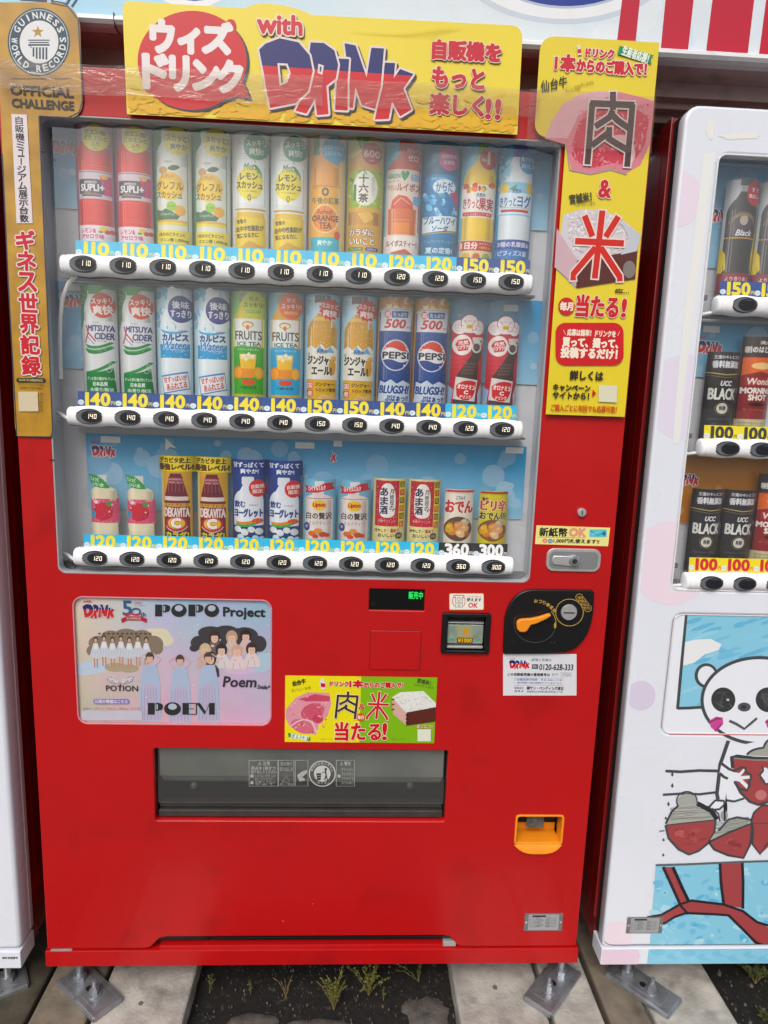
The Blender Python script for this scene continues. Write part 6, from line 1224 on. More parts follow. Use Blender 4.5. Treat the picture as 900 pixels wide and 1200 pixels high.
A.ell(210, -4, 70, 56, '#a9aca8', 26); A.ring(208, -10, 72, 66, 10, INK, 30)
A.poly([(58, 168), (90, 80), (150, 20), (280, 4), (360, 50), (416, 110), (404, 130)], '#b0b2ac'); scrib(A, 90, 40, 380, 130, 12, 3, '#5c5f5e', 3.0, -14); scrib(A, 110, 50, 370, 120, 6, 5, '#d0d2cc', 2.2, -14)
A.poly([(58, 162), (240, 140), (408, 122), (400, 200), (360, 290), (290, 344), (224, 368), (150, 330), (84, 256)], BR); watery(A, 140, 195, 330, 280, 26, 4, ('#a8474a', '#bb5e5e', '#93393d', '#b05456'))
A.line([(60, 150), (100, 66), (150, 20)], 15.4, '#3f4146'); A.line([(280, 6), (380, 60), (420, 120)], 33.6, '#303236'); A.line([(58, 160), (80, 252), (150, 330), (224, 366), (290, 342), (356, 288), (400, 210), (410, 120)], 16.8, INK); A.line([(58, 160), (240, 140), (408, 122)], 9.8, INK)
A.poly([(372, 264), (400, 220), (500, 130), (560, 112), (650, 128), (660, 150)], '#b0b2ac'); scrib(A, 400, 140, 640, 230, 10, 6, '#5c5f5e', 3.0, -40)
A.poly([(362, 282), (500, 214), (656, 148), (656, 270), (612, 386), (500, 372), (420, 340)], BR); watery(A, 480, 250, 590, 320, 16, 7, ('#a8474a', '#bb5e5e', '#93393d', '#b05456')); A.line([(362, 278), (400, 330), (500, 372), (606, 390), (650, 300), (660, 250), (658, 150), (500, 212), (362, 278)], 16.8, '#44464a'); A.line([(430, 200), (500, 120), (560, 104), (650, 120), (680, 130)], 16.8, '#505256')
A.line([(384, 40), (430, 80), (440, 130)], 11.2, INK); A.ell(470, 90, 26, 34, '#9ea09c', 16); A.line([(472, 20), (474, 130)], 12.6, '#26262a')
A.poly([(664, 130), (672, 80), (740, 20), (900, 20), (900, 200), (722, 366), (672, 300), (672, 190)], BR); A.line([(900, 30), (740, 18), (680, 70), (660, 130), (674, 190), (668, 290), (722, 364), (780, 280)], 15.4, '#44464a'); A.line([(664, 146), (780, 146)], 8.4, INK)
for x, y in ((60, 110), (44, 262), (42, 368), (78, 10)): A.poly([(x, y-13), (x+9, y+3), (x, y+12), (x-9, y+3)], INK)
A.line([(16, 202), (50, 198)], 8.4, INK)
# table and blue ground
A.m = m2; bx = -38
A.poly([(-10, 440), (1000, 412), (2500, 380), (2500, 1130), (-62, 1140)], CY2); watery(A, -20, 460, 780, 1010, 110, 9, ('#74c2e6', '#9ad6ee', '#62b8e0', '#b0e0f2'))
A.line([(-12, 440), (200, 434), (600, 416), (900, 408), (2500, 370)], 16.8, '#63676c')
A.poly([(50, 452), (106, 452), (216, 686), (160, 708)], BR); A.line([(40, 452), (90, 560), (160, 716)], 21, '#2f2a2e'); A.line([(108, 452), (170, 590), (218, 690)], 23.8, '#26242a')
A.poly([(440, 428), (596, 424), (600, 740), (470, 720)], BR); A.line([(440, 428), (446, 560), (466, 716)], 21, '#2b282e'); A.line([(596, 424), (602, 560), (600, 745)], 21, '#2b282e')
A.poly([(-120, 890), (-60, 800), (30, 790), (160, 716), (240, 690), (460, 716), (600, 760), (700, 840), (1000, 980), (1000, 1100), (700, 1010), (600, 900), (500, 800), (400, 778), (200, 780), (120, 800), (50, 846), (-60, 850)], BR)
A.line([(-70, 806), (30, 788), (160, 714), (240, 688), (466, 716), (600, 762), (700, 840), (1000, 930)], 19.6, '#2b282e'); A.line([(-60, 856), (50, 848), (120, 804), (200, 776), (400, 784), (500, 792), (600, 890), (690, 980), (900, 1070)], 19.6, '#2b282e'); A.line([(162, 722), (216, 784)], 16.8, '#2b282e')
A.poly([(-82, 860), (-60, 846), (-50, 880), (-76, 910)], '#3a3436')
d0 = m2(-62, 0)[0]
A.build('panda_drawing', wall_place(-.0006), mat('drawing_print', attr=True, rough=.3, coat=.3), pan, clipx=(RX+.004, RX+RW-.01), clipy=(.004, QZ0-.0006))
A = Art(pixmap(0)); z_ = -.044
x_ = at(759, 1112).x
A.poly([(x_, -.0452), (RX+RW, -.0452), (RX+RW, -.0055), (x_, -.0055)], CY2, raw=True); A.poly([(RX+.001, -.0452), (x_-.022, -.0452), (x_-.018, -.02), (x_-.026, -.0055), (RX+.001, -.0055)], '#ecd4e6', raw=True)
for i in range(20): A.ell(770+i*9, 1118+(i*7) % 9-4, 9, 4, ('#7cc8e8', '#93d2ec')[i % 2], 10)
A.build('skirt_print', wall_place(-.0044), mat('drawing_print', attr=True, rough=.3, coat=.3), pan, clipx=(RX, RX+RW), clipy=(-.0452, -.005))
A = Art(lambda a, b: (a, b)); 
cz0 = [(RX+.004, .014)]+bez((RX+.006, .012), (RX+.012, .0035), (RX+.030, .0032), 8)+[(RX+.030, .0032), (RX+.40, .0032)]
A.line(cz0, .0014, '#3c3438'); A.build('door_seam', wall_place(-.0011), mat('drawing_print', attr=True, rough=.3, coat=.3), pan)
q = p2(733, 1093), p2(777, 1074)
rating(pan, q[0][0], q[0][1], q[1][0], q[1][1], Y=-.0010)
p = atz(735, 1141, PZ+.012); foot(pan, p.x, p.y, 40)
for x in (RX+RW-.06,): foot(pan, x, .07, -40); foot(pan, x, .66, 180); foot(pan, RX+.06, .66, 180)

# ------------------------------------------------------------------ white cabinet at the left edge
LX = -.057; LW = 1.0
lef = empty('vending_machine', (LX-LW/2, .36, PZ), 'plain white vending machine cut off by the left photo edge', 'vending machine', 'vending machines')
plate('door_panel', rr(LX-LW, .0, LX, 1.795, .012), [rr(LX-LW+.1, .87, LX-.085, 1.70, .02)], 0, .058, M_WHITE, lef, bevel=.009)
window(lef, LX-LW+.1, LX-.085, .87, 1.70, .082, [1.43, 1.15], rim=mat('white_rim', '#e8e8ea', .4))
for z in (1.46, 1.18, .90): rail(lef, LX-LW+.15, LX-.12, z, [LX-LW+.2+.0732*k for k in range(9)])
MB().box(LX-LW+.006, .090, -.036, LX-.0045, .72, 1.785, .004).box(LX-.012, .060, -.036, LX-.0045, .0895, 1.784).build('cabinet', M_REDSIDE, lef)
MB().box(LX-LW-.003, -.003, -.046, LX-.001, .062, -.004, .0015).build('base_skirt', mat('skirt_white', '#e8ecf6', .35, var=.05), lef)
MB().box(LX-.0008, .046, .012, LX+.0012, .058, 1.70, .0004).build('door_flange', mat('pale_edge', '#c4c2c8', .4), lef)
A = Art(lambda a, b: (a, b)); A.text('製作 許諾番号', LX-.040, -.016, LX-.007, -.0215, '#3a3438', b=.0002); A.build('maker_note', wall_place(-.0034), M_PRINT, lef)
p = atz(14, 1148, PZ+.012); foot(lef, p.x-.008, p.y, -58)
for y, a in ((.66, 180),): foot(lef, LX-.07, y, a)
foot(lef, LX-LW+.07, .07, 0); foot(lef, LX-LW+.07, .66, 180)

# ------------------------------------------------------------------ gold record poster, upper left
gp = empty('poster', (.05, -.003, 1.14), 'tall gold poster with a round record seal at the upper left of the red machine', 'poster')
gx = lambda px, py: p2(px, py, -.003)
head = [(.0025, 1.20), (.0025, 1.90)]+[gx(-6, 2), gx(60, 3)]+[gx(*q) for q in bez((66, 3), (90, 6), (94, 28), 6)]+[gx(94, 30), gx(97, 118)]+[gx(*q) for q in bez((97, 122), (95, 137), (82, 137), 6)]+[gx(80, 137), gx(45, 133), gx(62, 505), gx(60, 511), gx(20, 512)]
edge = [gx(4, 180)[0], gx(20, 500)[0]]
col_ = [(gx(45, 134)[0], gx(45, 134)[1])]
gpoly = [gx(-5, 3), gx(60, 3)]+[gx(*q) for q in bez((66, 3), (90, 6), (94, 28), 6)]+[gx(94, 30), gx(97, 118)]+[gx(*q) for q in bez((97, 122), (95, 138), (82, 138), 6)]+[gx(80, 138), gx(46, 136), gx(62, 505), gx(59, 512), gx(20, 511)]+[(gx(18, 500)[0], gx(18, 500)[1])]
plate('sheet', gpoly, [], -.0040, -.0030, mat('gold_sheet', '#b48420', .30, var=.14, vscale=16, coat=.3, col2='#cd9c2a', contrast=(.35, .7), bump=.1, bscale=8), gp)
A = Art(pixmap(-.003)); kk = 900/310.
A.line([(60, 4), (80, 8), (92, 24), (94, 60), (97, 118), (93, 132), (80, 138), (46, 136), (54, 320), (62, 505), (60, 512), (20, 511), (10, 330), (3, 180)], 1.5, '#2c3448')
A.m = pixmap(-.003, 0, 0, kk)
A.ell(133, 144, 106, 116, '#2a3f52', 50); A.ell(133, 144, 101, 111, '#b9c6cc', 50); A.ell(133, 144, 98, 108, '#2c4557', 50); A.ell(134, 144, 66, 73, '#e6e6e8', 44)
A.star(130, 110, 22, 9, 5, '#b8904c'); A.rect(97, 136, 170, 140, '#2c4050'); A.rect(101, 144, 167, 148, '#2c4050'); A.rect(97, 151, 170, 157, '#2c4050'); A.line([(104, 157), (108, 164)], 3, '#2c4050')
for i in range(5): A.rect(112+i*11, 162, 118+i*11, 200-(6 if i in (0,) else 0)+i, '#2c4050')
for i, ch in enumerate('GUINNESS'):
    t = R(-152+i*17.8); cx, cy = 133+83*math.cos(t), 144+91*math.sin(t); A.text(ch, cx-8.5, cy-11, cx+8.5, cy+11, '#e6eaec', b=.0005, rot=-(math.degrees(t)+90))
for i, ch in enumerate('WORLD RECORDS'):
    t = R(183-i*15.6); cx, cy = 133+83*math.cos(t), 144+91*math.sin(t)
    if ch != ' ': A.text(ch, cx-8, cy-11, cx+8, cy+11, '#e6eaec', b=.0005, rot=-(math.degrees(t)-90))
A.rect(38, 268, 244, 270, '#4a4038'); A.line([(36, 268), (244, 284)], 2.2, '#3a342c') if False else None
A.text('OFFICIAL', 38, 296, 250, 328, '#2d2a28', b=.0009); A.text('CHALLENGE', 43, 342, 252, 371, '#2d2a28', b=.0008)
A.m = pixmap(-.003)
A.poly([(14, 134), (32, 135), (39, 262), (20, 262)], '#e6dce0')
L = '自販機ミュージアム展示台数'
for i, ch in enumerate(L):
    y = 137+i*9.55; x = 18+i*.52
    if ch == 'ー': A.rect(x+4.2, y+.8, x+5.6, y+8.8, '#24262e')
    else: A.text(ch, x+(1.5 if ch in 'ュ' else 0), y+.4, x+10-(1 if ch in 'ュ' else 0), y+9, '#24262e', b=.0004)
for i, ch in enumerate('ギネス世界記録'):
    y = 271+i*24.5; x = 20+i*1.15; A.text(ch, x, y, x+21, y+21.5, '#cf2030', b=.0016, out=(.0020, '#eadfe0'))
A.rrect(20, 443, 54, 448, 2.4, '#26221e'); A.text('2025年1月 挑戦結果認定', 23, 444, 51, 447, '#e8d8a0'); A.text('みなさんのおかげで達成!', 22, 449.5, 52, 452, '#4a3c20'); A.text('自販機展示台数世界最多', 24, 453, 50, 456, '#4a3c20')
A.poly([(22, 459), (45, 459), (46, 482), (23, 482)], '#d9ccb0'); A.text('応援よろしく', (47.5, 48), (50.5, 51), 0, 0, '#4a3c20') if False else None
A.text('詳しくはこちら', 47.5, 460, 51, 482, '#4a3c20', vert=True)
A.build('lettering', wall_place(-.0042), M_PRINT, gp)

# ------------------------------------------------------------------ yellow header banner
YB = -.0095
bn = empty('banner', (.6, YB, 1.76), 'wide yellow banner with a red speech bubble taped across the top of the red machine', 'banner')
bm_ = lambda px, py: p2(px, py, YB)
bpts = [bm_(*q) for q in bez((144, 14), (143, 3), (152, 2), 6)]+[bm_(152, 2), bm_(286, 10)]+[bm_(*q) for q in bez((288, 10), (300, 2), (326, 6), 6)]+[bm_(*q) for q in bez((326, 6), (346, 8), (366, 18), 6)]+[bm_(366, 18), bm_(598, 30)]+[bm_(*q) for q in bez((600, 30), (612, 32), (612, 46), 6)]+[bm_(612, 46), bm_(606, 158), bm_(149, 134)]
plate('sheet', bpts, [], YB-.0012, YB, mat('yellow_sheet', '#f1d92e', .36, var=.03, vscale=4, coat=.35, bump=.12, bscale=6), bn)
A = Art(pixmap(YB)); rq = random.Random(31)
# mottled orange flames printed along the bottom
for i in range(420):
    x = rq.uniform(150, 604); yb = 134+(x-149)*.0525; y = yb-abs(rq.gauss(0, 13)); t = min(1, (yb-y)/40)
    if y < yb-48: continue
    A.ell(x, y-3, rq.uniform(3, 10), rq.uniform(2, 5), tuple(hexc('#e9b02a')[k]*(1-t)+hexc('#efd22e')[k]*t for k in range(3)), 8, rot=rq.uniform(-40, 40))
zb0, zb1 = bm_(149, 134)[1], bm_(606, 158)[1]
A.build('flame_print', wall_place(YB-.0013), M_PRINT, bn, clipy=(max(zb0, zb1)+.0015, 2), clipx=(bm_(149, 134)[0]+.002, bm_(606, 158)[0]-.001))
A = Art(pixmap(YB)); kk = 900/310.; A.m = pixmap(YB, 0, 0, kk)
bub = [(660-22, 376)]
def bubble(dx, dy, col):
    P = [(655+185*math.cos(R(a))*(1.0), 208+168*math.sin(R(a))) for a in range(60, 400-12, 6)]
    P = [(x+dx, y+dy) for x, y in P]
    A.poly(P+[(836+dx, 300+dy), (850+dx, 336+dy), (800+dx, 330+dy), (752+dx, 346+dy)], col)
bubble(10, 8, '#3a3340'); bubble(0, 0, '#d2343c'); A.ell(786, 88, 18, 20, '#d2343c', 16)
for i in range(9): A.ell(rq.uniform(520, 800), rq.uniform(90, 330), 26, 12, '#c92d37', 14, rot=rq.uniform(-40, 40))
for ch, a in (('ウ', (518, 76, 590, 178)), ('ィ', (612, 104, 676, 180)), ('ズ', (694, 84, 788, 182)), ('ド', (492, 192, 570, 300)), ('リ', (584, 198, 640, 308)), ('ン', (662, 214, 742, 306)), ('ク', (744, 214, 822, 314))):
    A.text(ch, *a, '#f0e8e8', b=.0040, res=3)
A.build('speech_bubble', wall_place(YB-.0032), M_PRINT, bn)
A = Art(pixmap(YB)); kk = 900/330.; A.m = pixmap(YB, 290, 0, kk)
A.text('with', 34, 52, 174, 112, '#d02c3c', b=.0018, out=(.0022, '#efe2d2'), shadow=(.0018, -.0018, '#3a3340', .0036))
logo(A, 38, 122, 532, 366, out=.0034, shadow=(.0034, -.0034, '#3a3244'), dy=26, outcol='#ecdcd8')
for t_, a in (('自販機を', (592, 138, 808, 196)), ('もっと', (592, 222, 754, 284)), ('楽しく', (584, 306, 752, 370)), ('!!', (762, 322, 806, 382))):
    A.text(t_, *a, '#cc2c3c', b=.0020, out=(.0014, '#ecd8cc'), shadow=(.0012, -.0012, '#43303c', .0026), rot=0)
for i in range(5): A.line(bez((330+i*70, 100+i*6), (500, 130), (700+i*20, 70), 10)[:9], 1, '#e0ca2c')
A.build('lettering', wall_place(YB-.0034), M_PRINT, bn)

# ------------------------------------------------------------------ tall yellow meat and rice poster, upper right
YM = -.0090
mp = empty('poster', (1.12, YM, 1.1), 'tall yellow poster with meat and rice pictures on the red machine\'s right edge', 'poster')
mm = lambda px, py: p2(px, py, YM)
XR, XL = .5*(mm(770, 52)[0]+mm(734, 487)[0]), .5*(mm(662, 180)[0]+mm(639, 485)[0])
zt, zb, zh = .5*(mm(700, 45)[1]+mm(770, 51)[1]), mm(686, 487)[1], mm(655, 162)[1]
hx = mm(629, 110)[0]
mp_out = [(XR, zb), (XR, zt)]+bez((hx+.030, zt), (hx, zt), (hx, zt-.028), 6)+[(hx, zt-.028), (hx, zh+.024)]+bez((hx, zh+.022), (hx+.002, zh+.002), (hx+.024, zh), 6)+[(hx+.026, zh), (XL, zh-.001), (XL, zb)]
plate('sheet', mp_out, [], YM-.0012, YM, mat('yellow_poster_sheet', '#ecd428', .36, var=.04, vscale=6, coat=.35, bump=.12, bscale=7), mp)
A = Art(pixmap(YM)); rq = random.Random(41)
K5 = 3.0; mA = pixmap(YM, 600, 0, K5); mB = pixmap(YM, 590, 90, 3.75); mC = pixmap(YM, 620, 180, 3.75)
A.m = mB
meat = [(262, 120), (330, 80), (420, 62), (520, 70), (610, 92), (660, 108), (668, 200), (640, 300), (600, 390), (540, 424), (470, 402), (380, 424), (300, 420), (276, 300), (180, 272), (214, 190)]
A.poly(meat, '#dc8f9c'); A.poly([(262, 120), (330, 80), (420, 62), (500, 68), (420, 110), (330, 170), (280, 272), (182, 268), (214, 190)], '#e3b6c0')
for q_ in ([(330, 200), (420, 140), (560, 130), (640, 180), (620, 300), (560, 390), (480, 380), (400, 400), (330, 380), (300, 300)],): A.poly(q_, '#cf5a68')
for i in range(170):
    x, y = rq.uniform(290, 640), rq.uniform(110, 400)
    if inpoly(x, y, [(310, 150), (430, 90), (560, 90), (640, 120), (645, 200), (620, 290), (580, 370), (530, 400), (380, 405), (310, 400), (290, 300)]): A.ell(x, y, rq.uniform(4, 15), rq.uniform(2, 5), rq.choice(('#dd8b96', '#c64a5a', '#e5a8ae', '#d4606c')), 8, rot=rq.uniform(0, 180))
A.poly(bez((480, 260), (600, 230), (570, 400), 8)+bez((556, 400), (560, 280), (480, 276), 8), '#e6bcc2'); A.line([(276, 300), (290, 410), (380, 428), (470, 408), (540, 430)], 8, '#b8969e')
A.m = mC
A.poly([(110, 500), (150, 270), (230, 245), (330, 250), (420, 300), (490, 360), (460, 430), (340, 460), (210, 500), (200, 590)], '#d8d0d6'); 
for i in range(320):
    x, y = rq.uniform(140, 460), rq.uniform(255, 470)
    if inpoly(x, y, [(150, 280), (230, 252), (330, 258), (415, 305), (470, 360), (440, 425), (340, 450), (215, 480)]): A.ell(x, y, rq.uniform(5, 12), rq.uniform(3, 6), rq.choice(('#e8e4e6', '#cfc6cc', '#dcd4d8', '#f0eef0')), 7, rot=rq.uniform(0, 180))
A.poly([(120, 330), (210, 470), (210, 590), (110, 500)], '#d2b4bc'); A.poly([(210, 470), (340, 450), (474, 426), (464, 552), (205, 592)], '#5a2c26'); A.ell(438, 510, 28, 38, '#857a76', 24); A.rect(212, 480, 222, 500, '#7a463c')
for i in range(6): A.rect(206, 476+i*18, 218, 484+i*18, '#3c1c18')
A.poly([(490, 358), (470, 430), (400, 446), (440, 380), (400, 300)], '#c9ccd6')
A.build('pictures', wall_place(YM-.0014), M_PRINT, mp, clipx=(XL+.001, XR-.0005) if False else (hx+.002, XR-.0005), clipy=(zb+.001, zt))
A = Art(mA)
A.text('ドリンク', 258, 176, 356, 206, '#d02c3c', b=.0012, out=(.0012, '#efe2d2'), rot=0); A.poly([(226, 164), (238, 160), (243, 196), (230, 198)], '#e8dcdc'); A.rect(229, 176, 241, 190, '#d0384a')
A.text('1', 144, 204, 162, 246, '#d02c3c', b=.0009, out=(.0012, '#efe2d2')); A.text('本', 172, 198, 218, 252, '#d02c3c', b=.0022, out=(.0014, '#efe2d2'), rot=0); A.text('からのご購入で！', 226, 218, 470, 262, '#d02c3c', b=.0015, out=(.0014, '#efe2d2'), rot=0)
A.poly([(376, 164), (496, 198), (484, 208), (488, 228), (368, 194)], '#2f8f62'); A.text('生産者応援！', 384, 178, 480, 212, '#eef4ea', b=.0006, rot=-14)
A.text('仙台牛', 100, 278, 192, 318, '#26221e', b=.0004, shear=.2, rot=14); A.text('おいしい お肉を', 186, 302, 240, 324, '#8a7a3c', rot=12); A.text('めしあがれ', 240, 288, 286, 302, '#8a7a3c', rot=12)
A.build('slogan_lettering', wall_place(YM-.0032), M_PRINT, mp)
A = Art(mB)
def niku(A, f, col, oc, wd, ow):     # squared-off 肉
    st = [[(478, 70), (478, 150)], [(378, 120), (572, 128)], [(388, 118), (366, 388)], [(564, 124), (540, 398)], [(478, 150), (462, 182), (400, 222)], [(470, 166), (500, 196), (552, 232)], [(462, 230), (456, 250), (384, 306)], [(462, 224), (460, 280)], [(452, 270), (500, 300), (546, 326)]]
    for c, w_ in ((oc, wd+ow), (col, wd)):
        for s in st:
            s = [f(*p) for p in s]; d0 = Vector((s[0][0]-s[1][0], s[0][1]-s[1][1])); d0.normalize(); d1 = Vector((s[-1][0]-s[-2][0], s[-1][1]-s[-2][1])); d1.normalize(); e = ow/2 if c == oc else 0
            s = [(s[0][0]+d0.x*e, s[0][1]+d0.y*e)]+s[1:-1]+[(s[-1][0]+d1.x*e, s[-1][1]+d1.y*e)]
            A.line(s, w_, c)
niku(A, lambda x, y: (x, y), '#4c3634', '#e2d2d2', 27, 13)
A.text('&', 418, 458, 468, 532, '#cc3c44', b=.0015, out=(.0014, '#efdccc'))
A.text('宮城米！', 288, 514, 384, 554, '#3c3a24', b=.0006, rot=10); A.text('つやつや ごはん', 312, 548, 400, 570, '#6a6430', rot=10)
def kome(A, f, wd, ow, col='#d4403a', oc='#ecdcd8'):
    st = [[(432, 590), (398, 888)], [(312, 724), (526, 734)], [(354, 612), (388, 704)], [(502, 616), (446, 706)], [(402, 752), (304, 868), (304, 896)], [(424, 752), (508, 880), (508, 900)]]
    for c, w_ in ((oc, wd+ow), (col, wd)):
        for s in st:
            s = [f(*p) for p in s]; d0 = Vector((s[0][0]-s[1][0], s[0][1]-s[1][1])); d0.normalize(); d1 = Vector((s[-1][0]-s[-2][0], s[-1][1]-s[-2][1])); d1.normalize(); e = ow/2 if c == oc else 0
            A.line([(s[0][0]+d0.x*e, s[0][1]+d0.y*e)]+s[1:-1]+[(s[-1][0]+d1.x*e, s[-1][1]+d1.y*e)], w_, c)
kome(A, lambda x, y: (x, y), 28, 13)
A.m = mC
A.text('etc…', 376, 594, 436, 614, '#3a2c20', b=.0004)
A.ell(162, 672, 36, 39, '#d02f38', 28); A.text('毎月', 134, 654, 190, 690, '#f6ead8', b=.0008)
A.text('当たる', 206, 626, 388, 720, '#d02f38', b=.0018, out=(.0012, '#ecdccc'), rot=0); A.text('!', 406, 642, 422, 718, '#d02f38', b=.0018, out=(.0012, '#ecdccc'))
A.rrect(114, 744, 412, 930, 44, '#d22f34', 8); A.text('応募は簡単！ドリンクを', 166, 776, 378, 804, '#f4e6d4', b=.0006, rot=0); A.text('買って、撮って、', 146, 812, 388, 852, '#f8eedc', b=.0012, rot=0); A.text('投稿するだけ！', 138, 856, 384, 900, '#f8eedc', b=.0012, rot=0)
A.line([(148, 776), (158, 796)], 2, '#f4e6d4'); A.line([(394, 782), (386, 802)], 2, '#f4e6d4')
A.text('詳しくは', 178, 956, 322, 996, '#2c2418', b=.0010, rot=0); A.text('キャンペーン', 104, 1016, 266, 1044, '#2c2418', b=.0008, rot=0); A.text('サイトから！', 102, 1050, 260, 1078, '#2c2418', b=.0008, rot=0); A.poly([(276, 1036), (292, 1054), (274, 1070)], '#cc3034')
A.poly([(304, 1016), (384, 1020), (382, 1094), (302, 1090)], '#e3dfc6'); A.text('ご購入ごとに何回でも応募可能！', 94, 1106, 382, 1134, '#d0562c', b=.0004, rot=0)
A.build('large_lettering', wall_place(YM-.0034), M_PRINT, mp)

# ------------------------------------------------------------------ landscape sticker on the door
q = [p2(335, 791), p2(513, 794), p2(508, 871), p2(333, 869)]
lx0, lx1, lz1, lz0 = (q[0][0]+q[3][0])/2, (q[1][0]+q[2][0])/2, (q[0][1]+q[1][1])/2, (q[2][1]+q[3][1])/2
st = empty('promotional_sticker', (.68, -.001, lz0), 'yellow and green landscape sticker with meat and rice above the delivery slot', 'sticker')
A = Art(lambda a, b: (a, b)); A.rect(lx0, lz0, lx1, lz1, '#eedf28'); A.rect((lx0+lx1)/2-.001, lz0, lx1, lz1, '#86b83a')
mD = pixmap(0, 320, 680, 900/220.); A.m = mD; rq = random.Random(51)
A.line([(780, 462), (792, 462)], .1, '#86b83a')
A.poly([(60, 620), (110, 560), (170, 536), (270, 540), (280, 590), (262, 650), (220, 690), (206, 740), (130, 730), (80, 700), (60, 660)], '#dfa0ac'); A.poly([(120, 570), (200, 545), (274, 556), (270, 580), (160, 580)], '#cc6074'); A.ell(190, 630, 58, 40, '#cf6a7c', 24, rot=-20); A.ell(140, 700, 58, 32, '#d67c8c', 24, rot=20); A.ell(214, 664, 26, 22, '#c85a6c', 16)
for i in range(60): x, y = rq.uniform(80, 264), rq.uniform(556, 730); A.ell(x, y, rq.uniform(3, 12), rq.uniform(1.5, 4), rq.choice(('#e6b8c0', '#c8586c', '#dc8e9c')), 7, rot=rq.uniform(0, 180)) if (x-170)**2/12000+(y-640)**2/8500 < 1 else None
A.line(bez((84, 700), (150, 640), (200, 690), 8)+[(210, 730)], 5, '#ecd8dc')
A.poly([(570, 560), (610, 536), (720, 530), (782, 590), (782, 612), (660, 640), (640, 640), (575, 590)], '#e6e6e2')
for i in range(260):
    x, y = rq.uniform(575, 780), rq.uniform(532, 632)
    if inpoly(x, y, [(576, 562), (612, 540), (718, 534), (776, 592), (774, 606), (660, 632), (642, 630)]): A.ell(x, y, rq.uniform(2.5, 6), rq.uniform(1.5, 3.5), rq.choice(('#f0f0ec', '#c8c8c2', '#e2e2dc')), 6, rot=rq.uniform(0, 180))
A.poly([(570, 560), (640, 636), (638, 694), (574, 640)], '#d6b0a4'); A.poly([(640, 632), (782, 606), (780, 676), (638, 696)], '#5c2c26')
for i in range(3): A.rect(636, 640+i*18, 648, 650+i*18, '#3c1c18'); A.rect(568, 566+i*24, 582, 574+i*24, '#8a4a40')
A.poly([(72, 730), (180, 752), (176, 770), (74, 748)], '#2f8f4c'); A.text('生産者応援！', 84, 738, 170, 762, '#eef4e8', b=.0004, rot=-9)
A.text('仙台牛', 92, 476, 156, 500, '#2c2418', b=.0005, shear=.2, rot=14); A.text('宮城米！', 690, 474, 756, 496, '#3c4a24', b=.0003, rot=-12); A.text('おいしい お肉', 88, 512, 180, 528, '#8a7a3c', rot=10); A.text('つやつや ごはん', 672, 500, 770, 512, '#4a6a24', rot=-8)
A.poly([(228, 472), (240, 468), (256, 498), (252, 522), (234, 524), (222, 502)], '#e8e0d8'); A.poly([(228, 490), (252, 494), (250, 512), (230, 510)], '#cc3c44')
A.text('ドリンク', 272, 484, 362, 506, '#cc2f38', b=.0008, out=(.0007, '#f0e6d0')); A.text('1本', 368, 478, 430, 512, '#cc2f38', b=.0014, out=(.0008, '#f0e6d0')); A.text('からのご購入で！', 436, 488, 624, 514, '#cc2f38', b=.0008, out=(.0007, '#f0e6d0'))
sx = lambda x, y: (300+(x-366)*(92/174.), 532+(y-70)*(132/328.)); niku(A, sx, '#3c2c2a', '#eee0c8', 12, 5)
sy_ = lambda x, y: (450+(x-304)*(104/220.), 532+(y-590)*(136/310.)); kome(A, sy_, 12, 5, '#d2343a', '#f2ead8')
A.text('&', 412, 590, 440, 618, '#d05a3c', b=.0005, out=(.0004, '#f0e6c8')); A.ell(420, 654, 19, 20, '#dc5a34', 20); A.text('毎月', 406, 646, 434, 664, '#f6ead8', b=.0003)
A.text('当たる', 298, 680, 516, 766, '#d2343a', b=.0016, out=(.0012, '#f0e6d0')); A.text('!', 526, 684, 544, 762, '#d2343a', b=.0016, out=(.0012, '#f0e6d0')); A.text('詳しくはこちら', 690, 690, 766, 708, '#f0dcd0', b=.0002, out=(.0004, '#cc6050')); A.rect(692, 712, 756, 770, '#e2e6d6')
A.text('※写真はイメージです', 228, 756, 282, 762, '#7a6a2c'); A.text('※写真はイメージです', 568, 756, 632, 762, '#4a6a2c')
A.build('printed_face', wall_place(-.0006), M_PRINT, st, clipx=(lx0, lx1), clipy=(lz0, lz1))

# ------------------------------------------------------------------ clear tape across the top
def tape(x0, x1, z0, z1, Y, label, amp=.0016, seed=1, n=60):
    q = random.Random(seed); vs, fs = [], []; m = 8
    ph = [(q.uniform(20, 90), q.uniform(30, 160), q.uniform(0, 6), q.uniform(.3, 1)) for _ in range(7)]
    for i in range(n+1):
        for j in range(m+1):
            x = x0+(x1-x0)*i/n; z = z0+(z1-z0)*j/m+(.0015*math.sin(x*23+seed) if j in (0, m) else 0)
            y = Y-sum(abs(math.sin(a*x+b*z*.6+c))*d for a, b, c, d in ph)*amp/4
            vs.append((x, y, z))
    for i in range(n):
        for j in range(m): a = i*(m+1)+j; fs.append((a, a+m+1, a+m+2, a+1))
    o = link('clear_tape', mesh_py('clear_tape', vs, fs), G_TAPE, smooth=True); return tag(o, label, 'tape', 'clear tape strips')
tape(.006, .58, 1.748, 1.797, -.0172, 'wrinkled clear tape strip joining the gold poster to the yellow banner', .0010, 1)
tape(.60, .975, 1.752, 1.797, -.0172, 'clear tape strip over the lettering half of the yellow banner', .0003, 2, 40)
tape(.955, 1.190, 1.700, 1.797, -.0178, 'broad wrinkled clear tape patch holding the tall yellow poster', .0007, 3, 40)

